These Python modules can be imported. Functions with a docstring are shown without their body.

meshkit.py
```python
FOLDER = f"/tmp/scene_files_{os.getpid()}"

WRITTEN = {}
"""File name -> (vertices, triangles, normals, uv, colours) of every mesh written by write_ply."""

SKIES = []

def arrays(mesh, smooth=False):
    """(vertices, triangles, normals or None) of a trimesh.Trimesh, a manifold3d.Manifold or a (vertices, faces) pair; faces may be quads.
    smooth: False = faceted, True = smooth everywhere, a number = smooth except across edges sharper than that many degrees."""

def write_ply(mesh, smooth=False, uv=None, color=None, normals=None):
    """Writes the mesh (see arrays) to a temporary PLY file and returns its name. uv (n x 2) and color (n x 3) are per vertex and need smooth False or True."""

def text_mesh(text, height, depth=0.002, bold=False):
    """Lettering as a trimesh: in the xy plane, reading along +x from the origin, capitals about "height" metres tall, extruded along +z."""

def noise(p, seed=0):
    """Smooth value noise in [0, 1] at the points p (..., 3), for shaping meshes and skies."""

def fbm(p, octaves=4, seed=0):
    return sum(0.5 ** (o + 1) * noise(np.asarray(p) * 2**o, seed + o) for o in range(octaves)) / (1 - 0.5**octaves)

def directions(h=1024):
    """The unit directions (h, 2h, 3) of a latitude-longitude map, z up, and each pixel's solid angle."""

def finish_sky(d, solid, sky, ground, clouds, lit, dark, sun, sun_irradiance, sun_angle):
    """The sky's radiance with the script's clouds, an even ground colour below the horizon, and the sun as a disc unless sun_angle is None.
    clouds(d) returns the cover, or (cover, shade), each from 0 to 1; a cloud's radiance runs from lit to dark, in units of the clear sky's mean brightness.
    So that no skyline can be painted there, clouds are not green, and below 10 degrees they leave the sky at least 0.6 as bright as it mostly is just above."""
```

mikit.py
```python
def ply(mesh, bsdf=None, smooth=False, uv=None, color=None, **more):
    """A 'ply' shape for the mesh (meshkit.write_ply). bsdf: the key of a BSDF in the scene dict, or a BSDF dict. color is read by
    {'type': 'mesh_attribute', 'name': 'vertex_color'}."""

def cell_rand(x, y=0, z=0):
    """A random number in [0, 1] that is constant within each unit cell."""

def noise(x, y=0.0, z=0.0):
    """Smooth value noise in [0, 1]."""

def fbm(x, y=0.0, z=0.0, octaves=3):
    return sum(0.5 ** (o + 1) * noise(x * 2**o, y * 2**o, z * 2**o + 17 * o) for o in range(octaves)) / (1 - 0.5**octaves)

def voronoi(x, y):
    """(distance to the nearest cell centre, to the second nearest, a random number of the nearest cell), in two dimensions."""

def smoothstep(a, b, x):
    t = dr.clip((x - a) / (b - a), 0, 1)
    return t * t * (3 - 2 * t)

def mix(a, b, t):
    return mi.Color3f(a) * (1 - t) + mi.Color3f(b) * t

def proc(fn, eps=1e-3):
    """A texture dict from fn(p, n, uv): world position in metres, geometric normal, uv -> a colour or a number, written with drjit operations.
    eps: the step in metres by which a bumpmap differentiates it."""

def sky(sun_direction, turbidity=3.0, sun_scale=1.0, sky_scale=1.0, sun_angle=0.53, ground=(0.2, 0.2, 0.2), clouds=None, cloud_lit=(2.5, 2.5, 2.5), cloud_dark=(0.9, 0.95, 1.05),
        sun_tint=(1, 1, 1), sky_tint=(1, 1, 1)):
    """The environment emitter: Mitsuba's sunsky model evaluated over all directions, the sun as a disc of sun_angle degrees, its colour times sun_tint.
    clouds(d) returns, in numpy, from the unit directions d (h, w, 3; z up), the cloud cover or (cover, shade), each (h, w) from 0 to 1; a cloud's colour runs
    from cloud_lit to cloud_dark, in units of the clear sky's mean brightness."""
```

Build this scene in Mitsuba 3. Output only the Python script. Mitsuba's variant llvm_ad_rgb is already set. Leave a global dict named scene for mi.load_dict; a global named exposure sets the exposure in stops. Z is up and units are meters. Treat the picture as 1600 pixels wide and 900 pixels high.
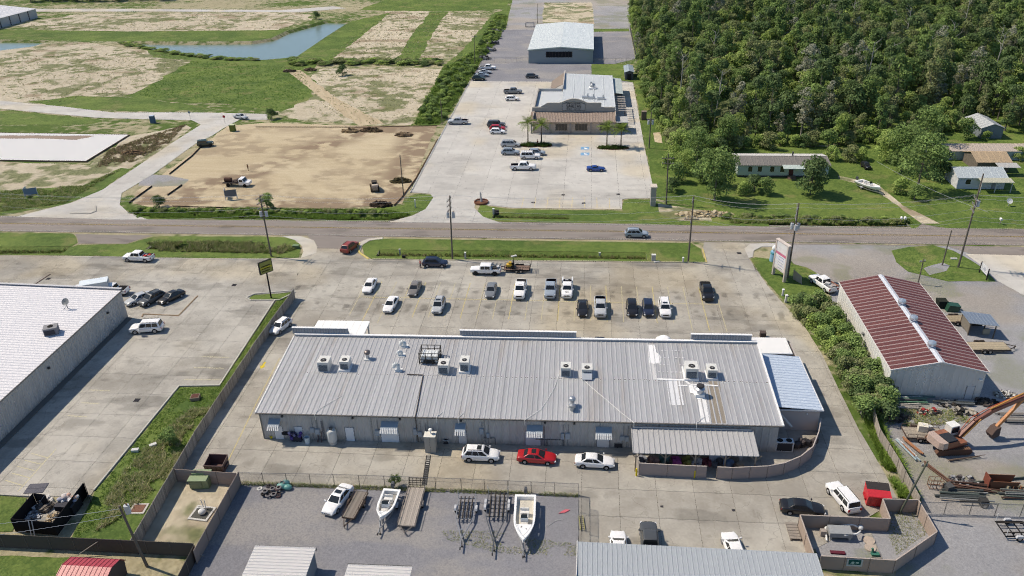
import math, random
import numpy as np, trimesh, shapely, drjit as dr, mitsuba as mi
import manifold3d as m3
from shapely.geometry import Polygon, LineString, Point, box as sbox
from shapely.ops import unary_union
import mikit, meshkit
from mikit import noise, fbm, voronoi, cell_rand, smoothstep, mix
T = mi.ScalarTransform4f
scene, labels = {}, {}
scene['camera'] = {'type': 'perspective', 'fov': 65.2385, 'fov_axis': 'x', 'near_clip': 1.0, 'far_clip': 6000.0,
 'to_world': T().look_at(origin=[0, 0, 66.0], target=[-8.7492, 87.9732, 19.2649], up=[-0.01941, 0.46756, 0.88375])}
scene['daylight'] = mikit.sky((-.76, .20, 1.0), turbidity=3.0, ground=(.16, .16, .12), sun_tint=(.94, 1.0, 1.10))
exposure = 1.7
rnd = random.Random(7)
rng = np.random.default_rng(11)
def vc(): return {'type': 'mesh_attribute', 'name': 'vertex_color'}
def rgb(*c): return {'type': 'rgb', 'value': list(c)}
def two(b): return {'type': 'twosided', 'bsdf': b}
def pr(**k): return two({'type': 'principled', **k})
scene['matte'] = two({'type': 'diffuse', 'reflectance': vc()})
scene['satin'] = pr(base_color=vc(), roughness=.45, specular=.5)
scene['carpaint'] = pr(base_color=vc(), roughness=.28, specular=.5, clearcoat=.9, clearcoat_gloss=.93)
scene['metal'] = pr(base_color=vc(), roughness=.42, metallic=.75)
scene['window_glass'] = pr(base_color=rgb(.018, .022, .026), roughness=.06, specular=.6)
scene['leaf'] = {'type': 'principledthin', 'base_color': vc(), 'roughness': .55, 'diff_trans': .55, 'eta': 1.3}
def ramp(t, *cs):
 n = len(cs) - 1
 out = mi.Color3f(cs[0])
 for i in range(n):
  out = dr.lerp(out, mi.Color3f(cs[i + 1]), dr.clip(t * n - i, 0, 1))
 return out
def concrete_fn(sx, sy, x0, y0, ca, cb, dirt, bays=False):
 def fn(p, n, uv):
  x, y = p.x, p.y
  a = fbm(x * .09 + 3, y * .13, 1.0, 4)
  b = fbm(x * .7, y * .7, 4.0, 3)
  c = noise(x * 5, y * 5, 2.0)
  cell = cell_rand(dr.floor((x - x0) / sx), dr.floor((y - y0) / sy), 3)
  t = .55 * a + .3 * b + .1 * c + .12 * (cell - .5)
  col = mix(ca, cb, smoothstep(.22, .78, t))
  st = smoothstep(.56, .74, fbm(x * .16, y * .4 + 9, 7.0, 4)) * dirt
  warm = smoothstep(.5, .75, fbm(x * .07 + 40, y * .07, 2.0, 3))
  col = col * (1 - .42 * st)
  col = col * mix((1, 1, 1), (1.04, .98, .86), warm)
  spot = smoothstep(.86, .93, noise(x * .9, y * .9, 9.0)) * .2 * dirt
  if bays:   # oil drips in the middle of the parking bays
   f = (x - (-3.91,113.80)[0]) / 2.68; f = dr.abs(f - dr.floor(f) - .5); r = dr.minimum(dr.abs(y - (-6.62,122.57)[1]), dr.abs(y - (-6.30,116.25)[1]))
   spot = dr.maximum(spot, smoothstep(.30, .08, f + .25 * (b - .5)) * smoothstep(2.0, .6, r) * smoothstep(.42, .62, fbm(x * .5, y * .8, 31.0, 3)) * .38)
  cr = dr.abs(fbm(x * .22, y * .22, 51.0, 4) - .5)
  return col * (1 - spot) * (1 - .2 * smoothstep(.006, .001, cr))
 return fn
scene['concrete_main'] = pr(base_color=mikit.proc(concrete_fn(4.4, 4.55, -48.0, 60.0, (.28, .26, .225), (.44, .42, .37), .6, True)), roughness=.8, specular=.25)
scene['concrete_left'] = pr(base_color=mikit.proc(concrete_fn(4.9, 4.9, -130.0, 60.0, (.27, .255, .225), (.45, .43, .385), .7)), roughness=.8, specular=.25)
scene['concrete_light'] = pr(base_color=mikit.proc(concrete_fn(6.2, 6.4, -48.0, 150.0, (.42, .405, .375), (.52, .505, .47), .3)), roughness=.8, specular=.25)
def asphalt_fn(p, n, uv):
 x, y = p.x, p.y
 a = fbm(x * .05, y * .8, 2.0, 3)
 g = noise(x * 9, y * 9, 1.0)
 lane = dr.abs(dr.abs(y - 149.35) - 1.9)
 wear = smoothstep(.45, 0., dr.abs(lane - .8)) * .3
 col = mix((.19, .165, .148), (.265, .235, .212), .6 * a + .3 * g + wear)
 return col * (1 - .25 * smoothstep(.62, .75, fbm(x * .12, y * .5, 8.0, 3)))
scene['asphalt'] = pr(base_color=mikit.proc(asphalt_fn), roughness=.8, specular=.3)
def gravel_fn(p, n, uv):
 x, y = p.x, p.y
 g = noise(x * 7, y * 7, 1.0)
 g2 = noise(x * 17, y * 17, 2.0)
 a = fbm(x * .12, y * .12, 3.0, 4)
 b = smoothstep(.52, .7, fbm(x * .09 + 20, y * .2, 5.0, 4))
 col = mix((.125, .125, .14), (.28, .28, .30), .35 * g + .3 * g2 + .45 * a - .05)
 return mix(col, (.36, .33, .28), b * (.15 + .4 * g))
scene['gravel'] = pr(base_color=mikit.proc(gravel_fn), roughness=.9, specular=.2)
def yard_fn(p, n, uv):
 x, y = p.x, p.y
 g = noise(x * 6, y * 6, 1.0)
 g2 = noise(x * 15, y * 15, 2.0)
 a = fbm(x * .1, y * .1, 13.0, 4)
 b = smoothstep(.42, .62, fbm(x * .06 + 31, y * .09, 5.0, 4))
 w = smoothstep(.55, .68, fbm(x * .13 + 7, y * .16, 25.0, 4))
 col = mix((.17, .17, .18), (.38, .38, .39), .3 * g + .3 * g2 + .45 * a - .05)
 col = mix(col, mix((.26, .21, .14), (.42, .35, .25), .5 * g + .5 * a), b * .38)
 return mix(col, (.15, .17, .07), w * (.1 + .5 * g))
scene['yard_ground'] = pr(base_color=mikit.proc(yard_fn), roughness=.9, specular=.2)
def lawn_fn(p, n, uv):
 x, y = p.x, p.y
 a = fbm(x * .11, y * .16, 3.0, 4)
 f = fbm(x * 1.6, y * 1.6, 1.0, 3)
 h = noise(x * 6, y * 6, 4.0)
 col = mix((.060, .105, .022), (.145, .195, .046), smoothstep(.25, .75, .45 * a + .35 * f + .2 * h))
 dry = smoothstep(.60, .76, fbm(x * .22 + 11, y * .3, 6.0, 4))
 return mix(col, (.22, .20, .085), dry * (.2 + .4 * h))
scene['lawn'] = {'type': 'bumpmap', 'arbitrary': mikit.proc(lambda p, n, uv: fbm(p.x * 3.1, p.y * 3.1, 0.0, 3), eps=.03), 'bsdf': pr(base_color=mikit.proc(lawn_fn), roughness=.8, specular=.15), 'scale': .12}
def rough_fn(p, n, uv):
 x, y = p.x, p.y
 a = fbm(x * .03, y * .05, 3.0, 4)
 f = fbm(x * .55, y * .7, 1.0, 4)
 h = noise(x * 3, y * 3, 4.0)
 green = mix((.045, .085, .018), (.12, .165, .04), .5 * f + .5 * h)
 tan = mix((.28, .23, .145), (.48, .42, .30), .5 * f + .5 * h)
 t = smoothstep(.40, .60, .55 * a + .45 * f)
 return mix(green, tan, t * .8)
scene['rough_grass'] = {'type': 'bumpmap', 'arbitrary': mikit.proc(lambda p, n, uv: fbm(p.x * 1.3, p.y * 1.3, 0.0, 3), eps=.05), 'bsdf': pr(base_color=mikit.proc(rough_fn), roughness=.85, specular=.1), 'scale': .16}
def straw_fn(p, n, uv):
 x, y = p.x, p.y
 a = fbm(x * .045, y * .06, 3.0, 4)
 f = fbm(x * .5 + y * .2, y * .8, 1.0, 4)
 h = noise(x * 2.2, y * 2.2, 4.0)
 col = mix((.31, .26, .18), (.56, .505, .39), .45 * f + .3 * h + .3 * a)
 gr = smoothstep(.47, .62, .5 * fbm(x * .05 + 9, y * .09, 8.0, 4) + .5 * fbm(x * .33, y * .33, 5.0, 3))
 soil = smoothstep(.62, .78, fbm(x * .08, y * .12 + 4, 15.0, 3))
 col = mix(col, (.23, .175, .115), soil * .7)
 return mix(col, mix((.06, .09, .025), (.15, .165, .06), h), gr * .8)
scene['straw_field'] = {'type': 'bumpmap', 'arbitrary': mikit.proc(lambda p, n, uv: fbm(p.x * 1.1, p.y * 1.1, 3.0, 3), eps=.05), 'bsdf': pr(base_color=mikit.proc(straw_fn), roughness=.9, specular=.1), 'scale': .14}
def dirt_fn(p, n, uv):
 x, y = p.x, p.y
 a = fbm(x * .04, y * .07, 3.0, 4)
 d = dr.sqrt(dr.square(x + 95) + dr.square(y - 150)) + 9 * fbm(x * .05, y * .05, 1.0, 2)
 tr = fbm(d * .8, (x - y) * .10, 2.0, 3)
 tr2 = fbm(x * .12 + 5, y * 1.2, 6.0, 3)
 h = noise(x * 4, y * 4, 4.0)
 col = ramp(dr.clip(.40 * a + .25 * tr + .25 * tr2 + .2 * h, 0, 1), (.28, .215, .135), (.42, .345, .225), (.49, .415, .285), (.54, .47, .34))
 mott = smoothstep(.50, .68, fbm(x * .07 + 3, y * .11, 21.0, 4))
 dk = smoothstep(9., 1., dr.abs(y - 161.5)) * .75 + mott * .45 + smoothstep(9., 1., dr.abs(x + 96 - (y - 162) * .62)) * .6 + smoothstep(11., 2., dr.abs(x - ((-42.47,162.47)[0] + (y - (-42.47,162.47)[1]) * ((-44.13,215.95)[0] - (-42.47,162.47)[0]) / ((-44.13,215.95)[1] - (-42.47,162.47)[1])))) * .8 + smoothstep(6., 0., dr.abs(y - 219.)) * .35
 dk = dk * smoothstep(.25, .6, fbm(x * .3, y * .4, 9.0, 3))
 return mix(col, (.20, .145, .10), dr.clip(dk * 1.1, 0, .85))
scene['graded_soil'] = {'type': 'bumpmap', 'arbitrary': mikit.proc(lambda p, n, uv: fbm(p.x * .9, p.y * 1.5, 3.0, 3), eps=.05), 'bsdf': pr(base_color=mikit.proc(dirt_fn), roughness=.9, specular=.1), 'scale': .10}
scene['packed_sand'] = pr(base_color=mikit.proc(lambda p, n, uv: mix((.36, .29, .19), (.50, .42, .29), fbm((p.x + p.y * .5) * .8, (p.y - p.x) * .08, 2.0, 3))), roughness=.9, specular=.1)
scene['water'] = {'type': 'bumpmap', 'arbitrary': mikit.proc(lambda p, n, uv: fbm(p.x * .8, p.y * 1.6, 3.0, 3), eps=.05), 'bsdf': pr(base_color=rgb(.135, .185, .175), roughness=.12, specular=.5), 'scale': .05}
def main_roof_fn(p, n, uv):
 x, y = p.x, p.y
 st = fbm(x * 1.4, y * .05, 2.0, 4)
 a = fbm(x * .10, y * .14, 5.0, 3)
 pan = cell_rand(dr.floor(x / .65), dr.floor(fbm(x * .02, y * .01, 1.0, 2) * 2), 1)
 col = mix((.315, .318, .33), (.445, .45, .462), .35 * st + .3 * a + .42 * pan)
 rust = smoothstep(.58, .78, fbm(x * .9 + 7, y * .07, 12.0, 4))
 return mix(col, (.24, .185, .135), rust * .28)
scene['weathered_roof'] = pr(base_color=mikit.proc(main_roof_fn), roughness=.55, metallic=.15)
def rust_roof_fn(p, n, uv):
 x, y = p.x, p.y
 a = fbm(x * .25, y * 1.3, 2.0, 4)
 return mix((.075, .020, .022), (.15, .055, .05), a)
scene['rusty_roof'] = pr(base_color=mikit.proc(rust_roof_fn), roughness=.6)
def wood_fn(p, n, uv):
 s = p.x * .83 + p.y * .56
 board = cell_rand(dr.floor(s / .14), dr.floor(p.z / 9.0), 1)
 a = fbm(s * 4, p.z * .5, p.y * .3, 3)
 edge = smoothstep(.06, .0, dr.abs(s / .14 - dr.floor(s / .14) - .5) - .44)
 col = mix((.19, .165, .14), (.40, .36, .31), .5 * board + .5 * a)
 return col * (.65 + .35 * edge)
scene['fence_wood'] = pr(base_color=mikit.proc(wood_fn), roughness=.85, specular=.15)
def clad_fn(p, n, uv):
 s = p.x + p.y
 st = fbm(s * 1.8, p.z * .15, 2.0, 3)
 low = smoothstep(1.2, .0, p.z + fbm(s * .6, 0, 4.0, 2) * .8 - .2)
 col = mix((.80, .80, .80), (1, 1, 1), st)
 return col * mix((1, 1, 1), (.72, .68, .6), low * .7)
def clad(name, c):
 scene[name] = pr(base_color=mikit.proc(lambda p, n, uv, c=c: clad_fn(p, n, uv) * mi.Color3f(c)), roughness=.6, specular=.3)
clad('cladding_grey', (.47, .46, .44))
clad('cladding_white', (.66, .65, .62))
def brick_fn(p, n, uv):
 s = p.x + p.y
 row = dr.floor(p.z / .075)
 c = cell_rand(dr.floor(s / .24 + .5 * (row - 2 * dr.floor(row / 2))), row, 1)
 return mix((.42, .34, .27), (.62, .53, .45), .7 * c + .3 * noise(s * 2, p.z * 2, 1.0))
scene['tan_brick'] = pr(base_color=mikit.proc(brick_fn), roughness=.85, specular=.2)
ALIAS = {}
for n_ in ('lawn', 'straw_field'): ALIAS[n_] = n_ + '_cover'; scene[ALIAS[n_]] = scene.pop(n_)
class MB:
 """Collects boxes, bars, tubes and prisms of one mesh."""
 def __init__(s): s.v, s.f, s.c, s.n = [], [], [], 0
 def add(s, v, f, c=None):
  v = np.asarray(v, float).reshape(-1, 3); f = np.asarray(f, int)
  if f.shape[1] == 4: f = np.vstack([f[:, [0, 1, 2]], f[:, [0, 2, 3]]])
  s.v.append(v); s.f.append(f + s.n); s.n += len(v)
  s.c.append(np.tile(np.array(c if c is not None else (-1, -1, -1), float), (len(v), 1)))
  return s
 def mesh(s, m, c=None): return s.add(m.vertices, m.faces, c)
 def man(s, m, c=None):
  q = m.to_mesh(); return s.add(q.vert_properties[:, :3], q.tri_verts, c)
 def box(s, x0, y0, z0, x1, y1, z1, c=None):
  v = [(x, y, z) for x in (x0, x1) for y in (y0, y1) for z in (z0, z1)]
  return s.add(v, [(0, 1, 3, 2), (4, 6, 7, 5), (0, 4, 5, 1), (2, 3, 7, 6), (0, 2, 6, 4), (1, 5, 7, 3)], c)
 def obox(s, cx, cy, z0, lx, ly, h, ang=0, c=None, tilt=0):
  v = np.array([(x, y, z) for x in (-lx / 2, lx / 2) for y in (-ly / 2, ly / 2) for z in (0, h)], float)
  if tilt:
   a = math.radians(tilt); x, z = v[:, 0].copy(), v[:, 2].copy()
   v[:, 0] = x * math.cos(a) - z * math.sin(a); v[:, 2] = x * math.sin(a) + z * math.cos(a)
  a = math.radians(ang); x, y = v[:, 0].copy(), v[:, 1].copy()
  v[:, 0] = cx + x * math.cos(a) - y * math.sin(a); v[:, 1] = cy + x * math.sin(a) + y * math.cos(a); v[:, 2] += z0
  return s.add(v, [(0, 1, 3, 2), (4, 6, 7, 5), (0, 4, 5, 1), (2, 3, 7, 6), (0, 2, 6, 4), (1, 5, 7, 3)], c)
 def tube(s, p, q, r0, r1=None, n=8, c=None, cap=True):
  r1 = r0 if r1 is None else r1
  p, q = np.array(p, float), np.array(q, float); d = q - p; d /= np.linalg.norm(d) + 1e-12
  a = np.cross(d, (0, 0, 1) if abs(d[2]) < .9 else (1, 0, 0)); a /= np.linalg.norm(a); b = np.cross(d, a)
  t = np.arange(n) * 2 * np.pi / n; ring = np.cos(t)[:, None] * a + np.sin(t)[:, None] * b
  v = np.vstack([p + ring * r0, q + ring * r1]); i = np.arange(n); j = (i + 1) % n
  s.add(v, np.stack([i, j, j + n, i + n], 1), c)
  if cap and n >= 3:
   s.add(p + ring * r0, [(0, k + 1, k) for k in range(1, n - 1)], c); s.add(q + ring * r1, [(0, k, k + 1) for k in range(1, n - 1)], c)
  return s
 def path(s, pts, r, n=6, c=None):
  for p, q in zip(pts[:-1], pts[1:]): s.tube(p, q, r, None, n, c)
  return s
 def beam(s, p, q, w, h, c=None):
  p, q = np.array(p, float), np.array(q, float); d = q - p; L = np.linalg.norm(d); d /= L
  a = np.cross((0, 0, 1) if abs(d[2]) < .97 else (0, 1, 0), d); a /= np.linalg.norm(a); b = np.cross(d, a)
  v = [e + i * a * w / 2 + j * b * h / 2 for e in (p, q) for i in (-1, 1) for j in (-1, 1)]
  return s.add(v, [(0, 1, 3, 2), (4, 6, 7, 5), (0, 4, 5, 1), (2, 3, 7, 6), (0, 2, 6, 4), (1, 5, 7, 3)], c)
 def poly(s, pts, z0, z1, c=None):
  g = pts if hasattr(pts, 'geom_type') else Polygon(pts)
  for q in getattr(g, 'geoms', [g]):
   if q.is_empty or q.geom_type != 'Polygon' or q.area < 1e-4: continue
   m = trimesh.creation.extrude_polygon(q, z1 - z0, engine='earcut'); m.apply_translation((0, 0, z0)); s.mesh(m, c)
  return s
 def sheet(s, g, z, c=None):
  for q in getattr(g, 'geoms', [g]):
   if q.is_empty or q.geom_type != 'Polygon' or q.area < 1e-4: continue
   v, f = trimesh.creation.triangulate_polygon(q, engine='earcut')
   v = np.column_stack([v, np.full(len(v), z)]); f = np.array(f)
   nz = np.cross(v[f[:, 1]] - v[f[:, 0]], v[f[:, 2]] - v[f[:, 0]])[:, 2]
   f[nz < 0] = f[nz < 0][:, ::-1]
   s.add(v, f, c)
  return s
 def prism(s, pts, d, c=None):
  """A planar polygon (3-D points) thickened along the vector d."""
  p = np.array(pts, float); n = len(p); d = np.array(d, float); v = np.vstack([p, p + d]); i = np.arange(n); j = (i + 1) % n
  s.add(v, np.stack([i, j, j + n, i + n], 1), c)
  s.add(p, [(0, k + 1, k) for k in range(1, n - 1)], c); s.add(p + d, [(0, k, k + 1) for k in range(1, n - 1)], c)
  return s
 def ball(s, c0, r, c=None, sub=1, sc=(1, 1, 1)):
  m = trimesh.creation.icosphere(subdivisions=sub, radius=1.0); return s.add(np.array(m.vertices) * r * np.array(sc) + np.array(c0), m.faces, c)
 def lathe(s, prof, at=(0, 0, 0), n=16, c=None):
  prof = np.array(prof, float); t = np.arange(n) * 2 * np.pi / n
  v = np.array([[(r * math.cos(a) + at[0], r * math.sin(a) + at[1], z + at[2]) for a in t] for r, z in prof]).reshape(-1, 3)
  f = [(i * n + k, i * n + (k + 1) % n, (i + 1) * n + (k + 1) % n, (i + 1) * n + k) for i in range(len(prof) - 1) for k in range(n)]
  return s.add(v, f, c)
 def get(s): return np.vstack(s.v), np.vstack(s.f), np.vstack(s.c)
used = {}
def fresh(name):
 k = used.get(name, 0); used[name] = k + 1
 return name if k == 0 else f'{name}_{k:03d}'
def thing(name, label=None, cat=None, group=None, kind=None):
 key = fresh(name); e = {}
 if label: e['label'] = label
 if cat: e['category'] = cat
 if group: e['group'] = group
 if kind: e['kind'] = kind
 if e: labels[key] = e
 return key
def shape(mb, mat, color=None, smooth=False, M=None):
 v, f, c = mb.get(); mat = ALIAS.get(mat, mat)
 if M is not None: v = v @ np.array(M)[:3, :3].T + np.array(M)[:3, 3]
 m = trimesh.Trimesh(v, f, process=False)
 if mat in ('matte', 'satin', 'carpaint', 'metal', 'leaf'):
  cc = np.where(c < 0, np.array(color if color is not None else (.5, .5, .5), float), c)
  if smooth not in (False, True):
   m2 = trimesh.graph.smooth_shade(trimesh.Trimesh(v, f, process=True), angle=np.radians(smooth), facet_minarea=None)
   return mikit.ply(m2, mat, smooth=True, color=np.tile(cc[0], (len(m2.vertices), 1)))
  return mikit.ply(m, mat, smooth=smooth, color=cc)
 return mikit.ply(trimesh.Trimesh(v, f, process=bool(smooth)), mat, smooth=smooth)
def part(parent, name, mb, mat, color=None, smooth=False, M=None, label=None, kind=None, **kw):
 key = fresh(f'{parent}__{name}') if parent else fresh(name)
 scene[key] = shape(mb, mat, color, smooth, M); scene[key].update(kw)
 if label or kind:
  labels[key] = {**({'label': label} if label else {}), **({'kind': kind} if kind else {})}
 return key
def solo(name, mb, mat, color=None, label=None, cat=None, group=None, kind=None, smooth=False, M=None):
 key = thing(name, label, cat, group, kind); scene[key] = shape(mb, mat, color, smooth, M); return key
def xf(x, y, z=0, ang=0, s=1.0):
 a = math.radians(ang); c, n = math.cos(a) * s, math.sin(a) * s
 return np.array([[c, -n, 0, x], [n, c, 0, y], [0, 0, s, z], [0, 0, 0, 1.0]])
def wob(pts, amp=.5, step=2.0, seed=1):
 """The polygon with an uneven outline."""
 g = Polygon(pts) if not hasattr(pts, 'geom_type') else pts
 if not g.is_valid: g = g.buffer(0)
 def ring(r):
  c = np.array(shapely.segmentize(r, step).coords)[:-1]
  p = np.column_stack([c * .31 / amp ** .3, np.full(len(c), seed * 7.3)])
  dx, dy = meshkit.fbm(p, 3, seed) - .5, meshkit.fbm(p + 57, 3, seed + 5) - .5
  return c + amp * 2 * np.column_stack([dx, dy])
 q = getattr(g, 'geoms', [g])
 return unary_union([Polygon(ring(k.exterior), [ring(h) for h in k.interiors]).buffer(0) for k in q])
def scatter(g, n, seed=0):
 r = np.random.default_rng(seed); x0, y0, x1, y1 = g.bounds; out = np.zeros((0, 2)); shapely.prepare(g)
 while len(out) < n:
  p = np.column_stack([r.uniform(x0, x1, n * 2), r.uniform(y0, y1, n * 2)])
  out = np.vstack([out, p[shapely.contains_xy(g, p[:, 0], p[:, 1])]])
  if len(out) == 0: return out
 return out[:n]
def tufts(pts, h, w, cols, seed=0, blades=4, z=0.02, clump=None):
 """Leaf blades standing on the points."""
 r = np.random.default_rng(seed); n = len(pts); pts = np.repeat(pts, blades, 0); k = len(pts)
 hh = np.repeat(r.uniform(.5, 1.0, n), blades) * r.uniform(.7, 1.1, k) * h
 a = r.uniform(0, 2 * np.pi, k); lean = r.uniform(.4, 1.5, k) * hh
 base = np.column_stack([pts + r.normal(0, w * .7, (k, 2)), np.full(k, z)])
 side = np.column_stack([-np.sin(a), np.cos(a), np.zeros(k)]) * (w * r.uniform(.5, 1.1, k))[:, None] / 2
 tip = base + np.column_stack([np.cos(a) * lean, np.sin(a) * lean, hh])
 v = np.stack([base - side, base + side, tip], 1).reshape(-1, 3)
 c = np.array(cols)[r.integers(0, len(cols), n)]; c = np.repeat(c * r.uniform(.75, 1.25, (n, 1)), blades, 0)
 m = MB(); m.v.append(v); m.f.append(np.arange(3 * k).reshape(-1, 3)); m.c.append(np.repeat(c, 3, 0)); m.n = 3 * k
 return m
# ================================================================ SETTING
pond_out = [(-283.27,358.90),(-247.31,356.73),(-246.63,341.54),(-265.24,333.95)] 
pond_a = Polygon([(-208.00,352.26),(-173.88,349.52),(-145.97,349.89),(-138.87,357.61),(-138.18,374.56),(-128.45,401.40),(-118.02,399.91),(-118.42,362.75),(-118.04,319.38),(-128.87,314.89),(-145.43,316.52),(-171.85,329.73),(-193.34,342.48)])
pond_b = Polygon([(-300.88,361.13),(-246.19,355.94),(-246.05,344.33),(-257.11,335.04),(-274.31,326.31)])
ditches = [([(-124.55,135.56),(-116.63,135.99),(-102.87,136.79)], 2.2), ([(-86.89,139.63),(-74.09,139.47),(-62.25,139.59)], 3.0), ([(-39.72,137.59),(-25.93,137.80),(-13.55,137.97),(11.96,138.06)], 1.8),
           ([(-99.61,156.01),(-70.75,155.05),(-37.00,155.35)], 2.2), ([(-19.30,156.93),(-2.96,156.72)], 1.6), ([(37.56,154.57),(65.21,154.46)], 1.8)]
ditch_polys = [LineString(l).buffer(w / 2 + .6, cap_style='flat') for l, w in ditches]
holes = unary_union([p.buffer(2.0) for p in (pond_a, pond_b)] + ditch_polys)
ground = MB().sheet(sbox(-4500, -1500, 4500, 5200).difference(holes), 0)
solo('ground', ground, 'rough_grass', kind='structure')
for g, nm in ((pond_a, 'pond'), (pond_b, 'pond')):
 bank = MB(); o = np.array(shapely.segmentize(g.buffer(2.01), 3).exterior.coords)[:-1]
 inner = g.buffer(-.4).exterior
 i_ = np.array([inner.interpolate(inner.project(Point(p))).coords[0] for p in o]); k = len(o)
 v = np.vstack([np.column_stack([o, np.zeros(k)]), np.column_stack([i_, np.full(k, -1.5)])]); i = np.arange(k); j = (i + 1) % k
 bank.add(v, np.stack([i, j, j + k, i + k], 1))
 key = solo('pond_bank', bank, 'rough_grass', kind='structure')
 solo('pond_water', MB().sheet(g.buffer(1.2), -1.1), 'water', kind='structure')
for (l, w), g in zip(ditches, ditch_polys):
 m = MB(); ls = LineString(l); n = max(2, int(ls.length / 2)); P = np.array([ls.interpolate(t, normalized=True).coords[0] for t in np.linspace(0, 1, n)])
 d = np.gradient(P, axis=0); d /= np.linalg.norm(d, axis=1, keepdims=True); nn = np.column_stack([-d[:, 1], d[:, 0]])
 prof = [(-w / 2 - .62, 0), (-w * .22, -.55), (w * .22, -.6), (w / 2 + .62, 0)]
 v = np.vstack([np.column_stack([P + nn * a, np.full(n, z)]) for a, z in prof])
 f = [(r * n + q, r * n + q + 1, (r + 1) * n + q + 1, (r + 1) * n + q) for r in range(3) for q in range(n - 1)]
 m.add(v, f); solo('ditch', m, 'lawn', kind='structure')
 pts = scatter(ls.buffer(w * .35), int(ls.length * 14), 3)
 solo('ditch_weeds', tufts(pts, .55, .16, [(.09, .14, .03), (.15, .17, .05), (.22, .20, .10)], 5, 4, -.5), 'leaf', label='dark weeds growing along the bottom of a roadside ditch', cat='weeds', kind='stuff')
def region(name, pts, mat, z, amp=.0, step=2.5, seed=1, cut=None):
 g = wob(pts, amp, step, seed) if amp else (Polygon(pts).buffer(0) if not hasattr(pts, 'geom_type') else pts)
 g = g.difference(holes if cut is None else holes.union(cut))
 solo(name, MB().sheet(g, z), mat, kind='structure'); return g
region('straw_field', [(-275.46,339.74),(-252.39,350.28),(-223.03,352.10),(-210.40,343.08),(-191.10,334.27),(-160.68,320.57),(-143.77,309.42),(-151.98,265.96),(-155.27,259.00),(-163.09,241.29),(-179.69,246.76),(-213.53,255.95)], 'straw_field', .02, 3.0, 4, 2)
region('straw_field', [(-290.35,397.44),(-276.52,431.70),(-211.36,431.69),(-151.45,431.92),(-136.82,407.40),(-145.64,376.52),(-201.69,375.89),(-244.45,377.86)], 'straw_field', .02, 3.0, 4, 3)
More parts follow.
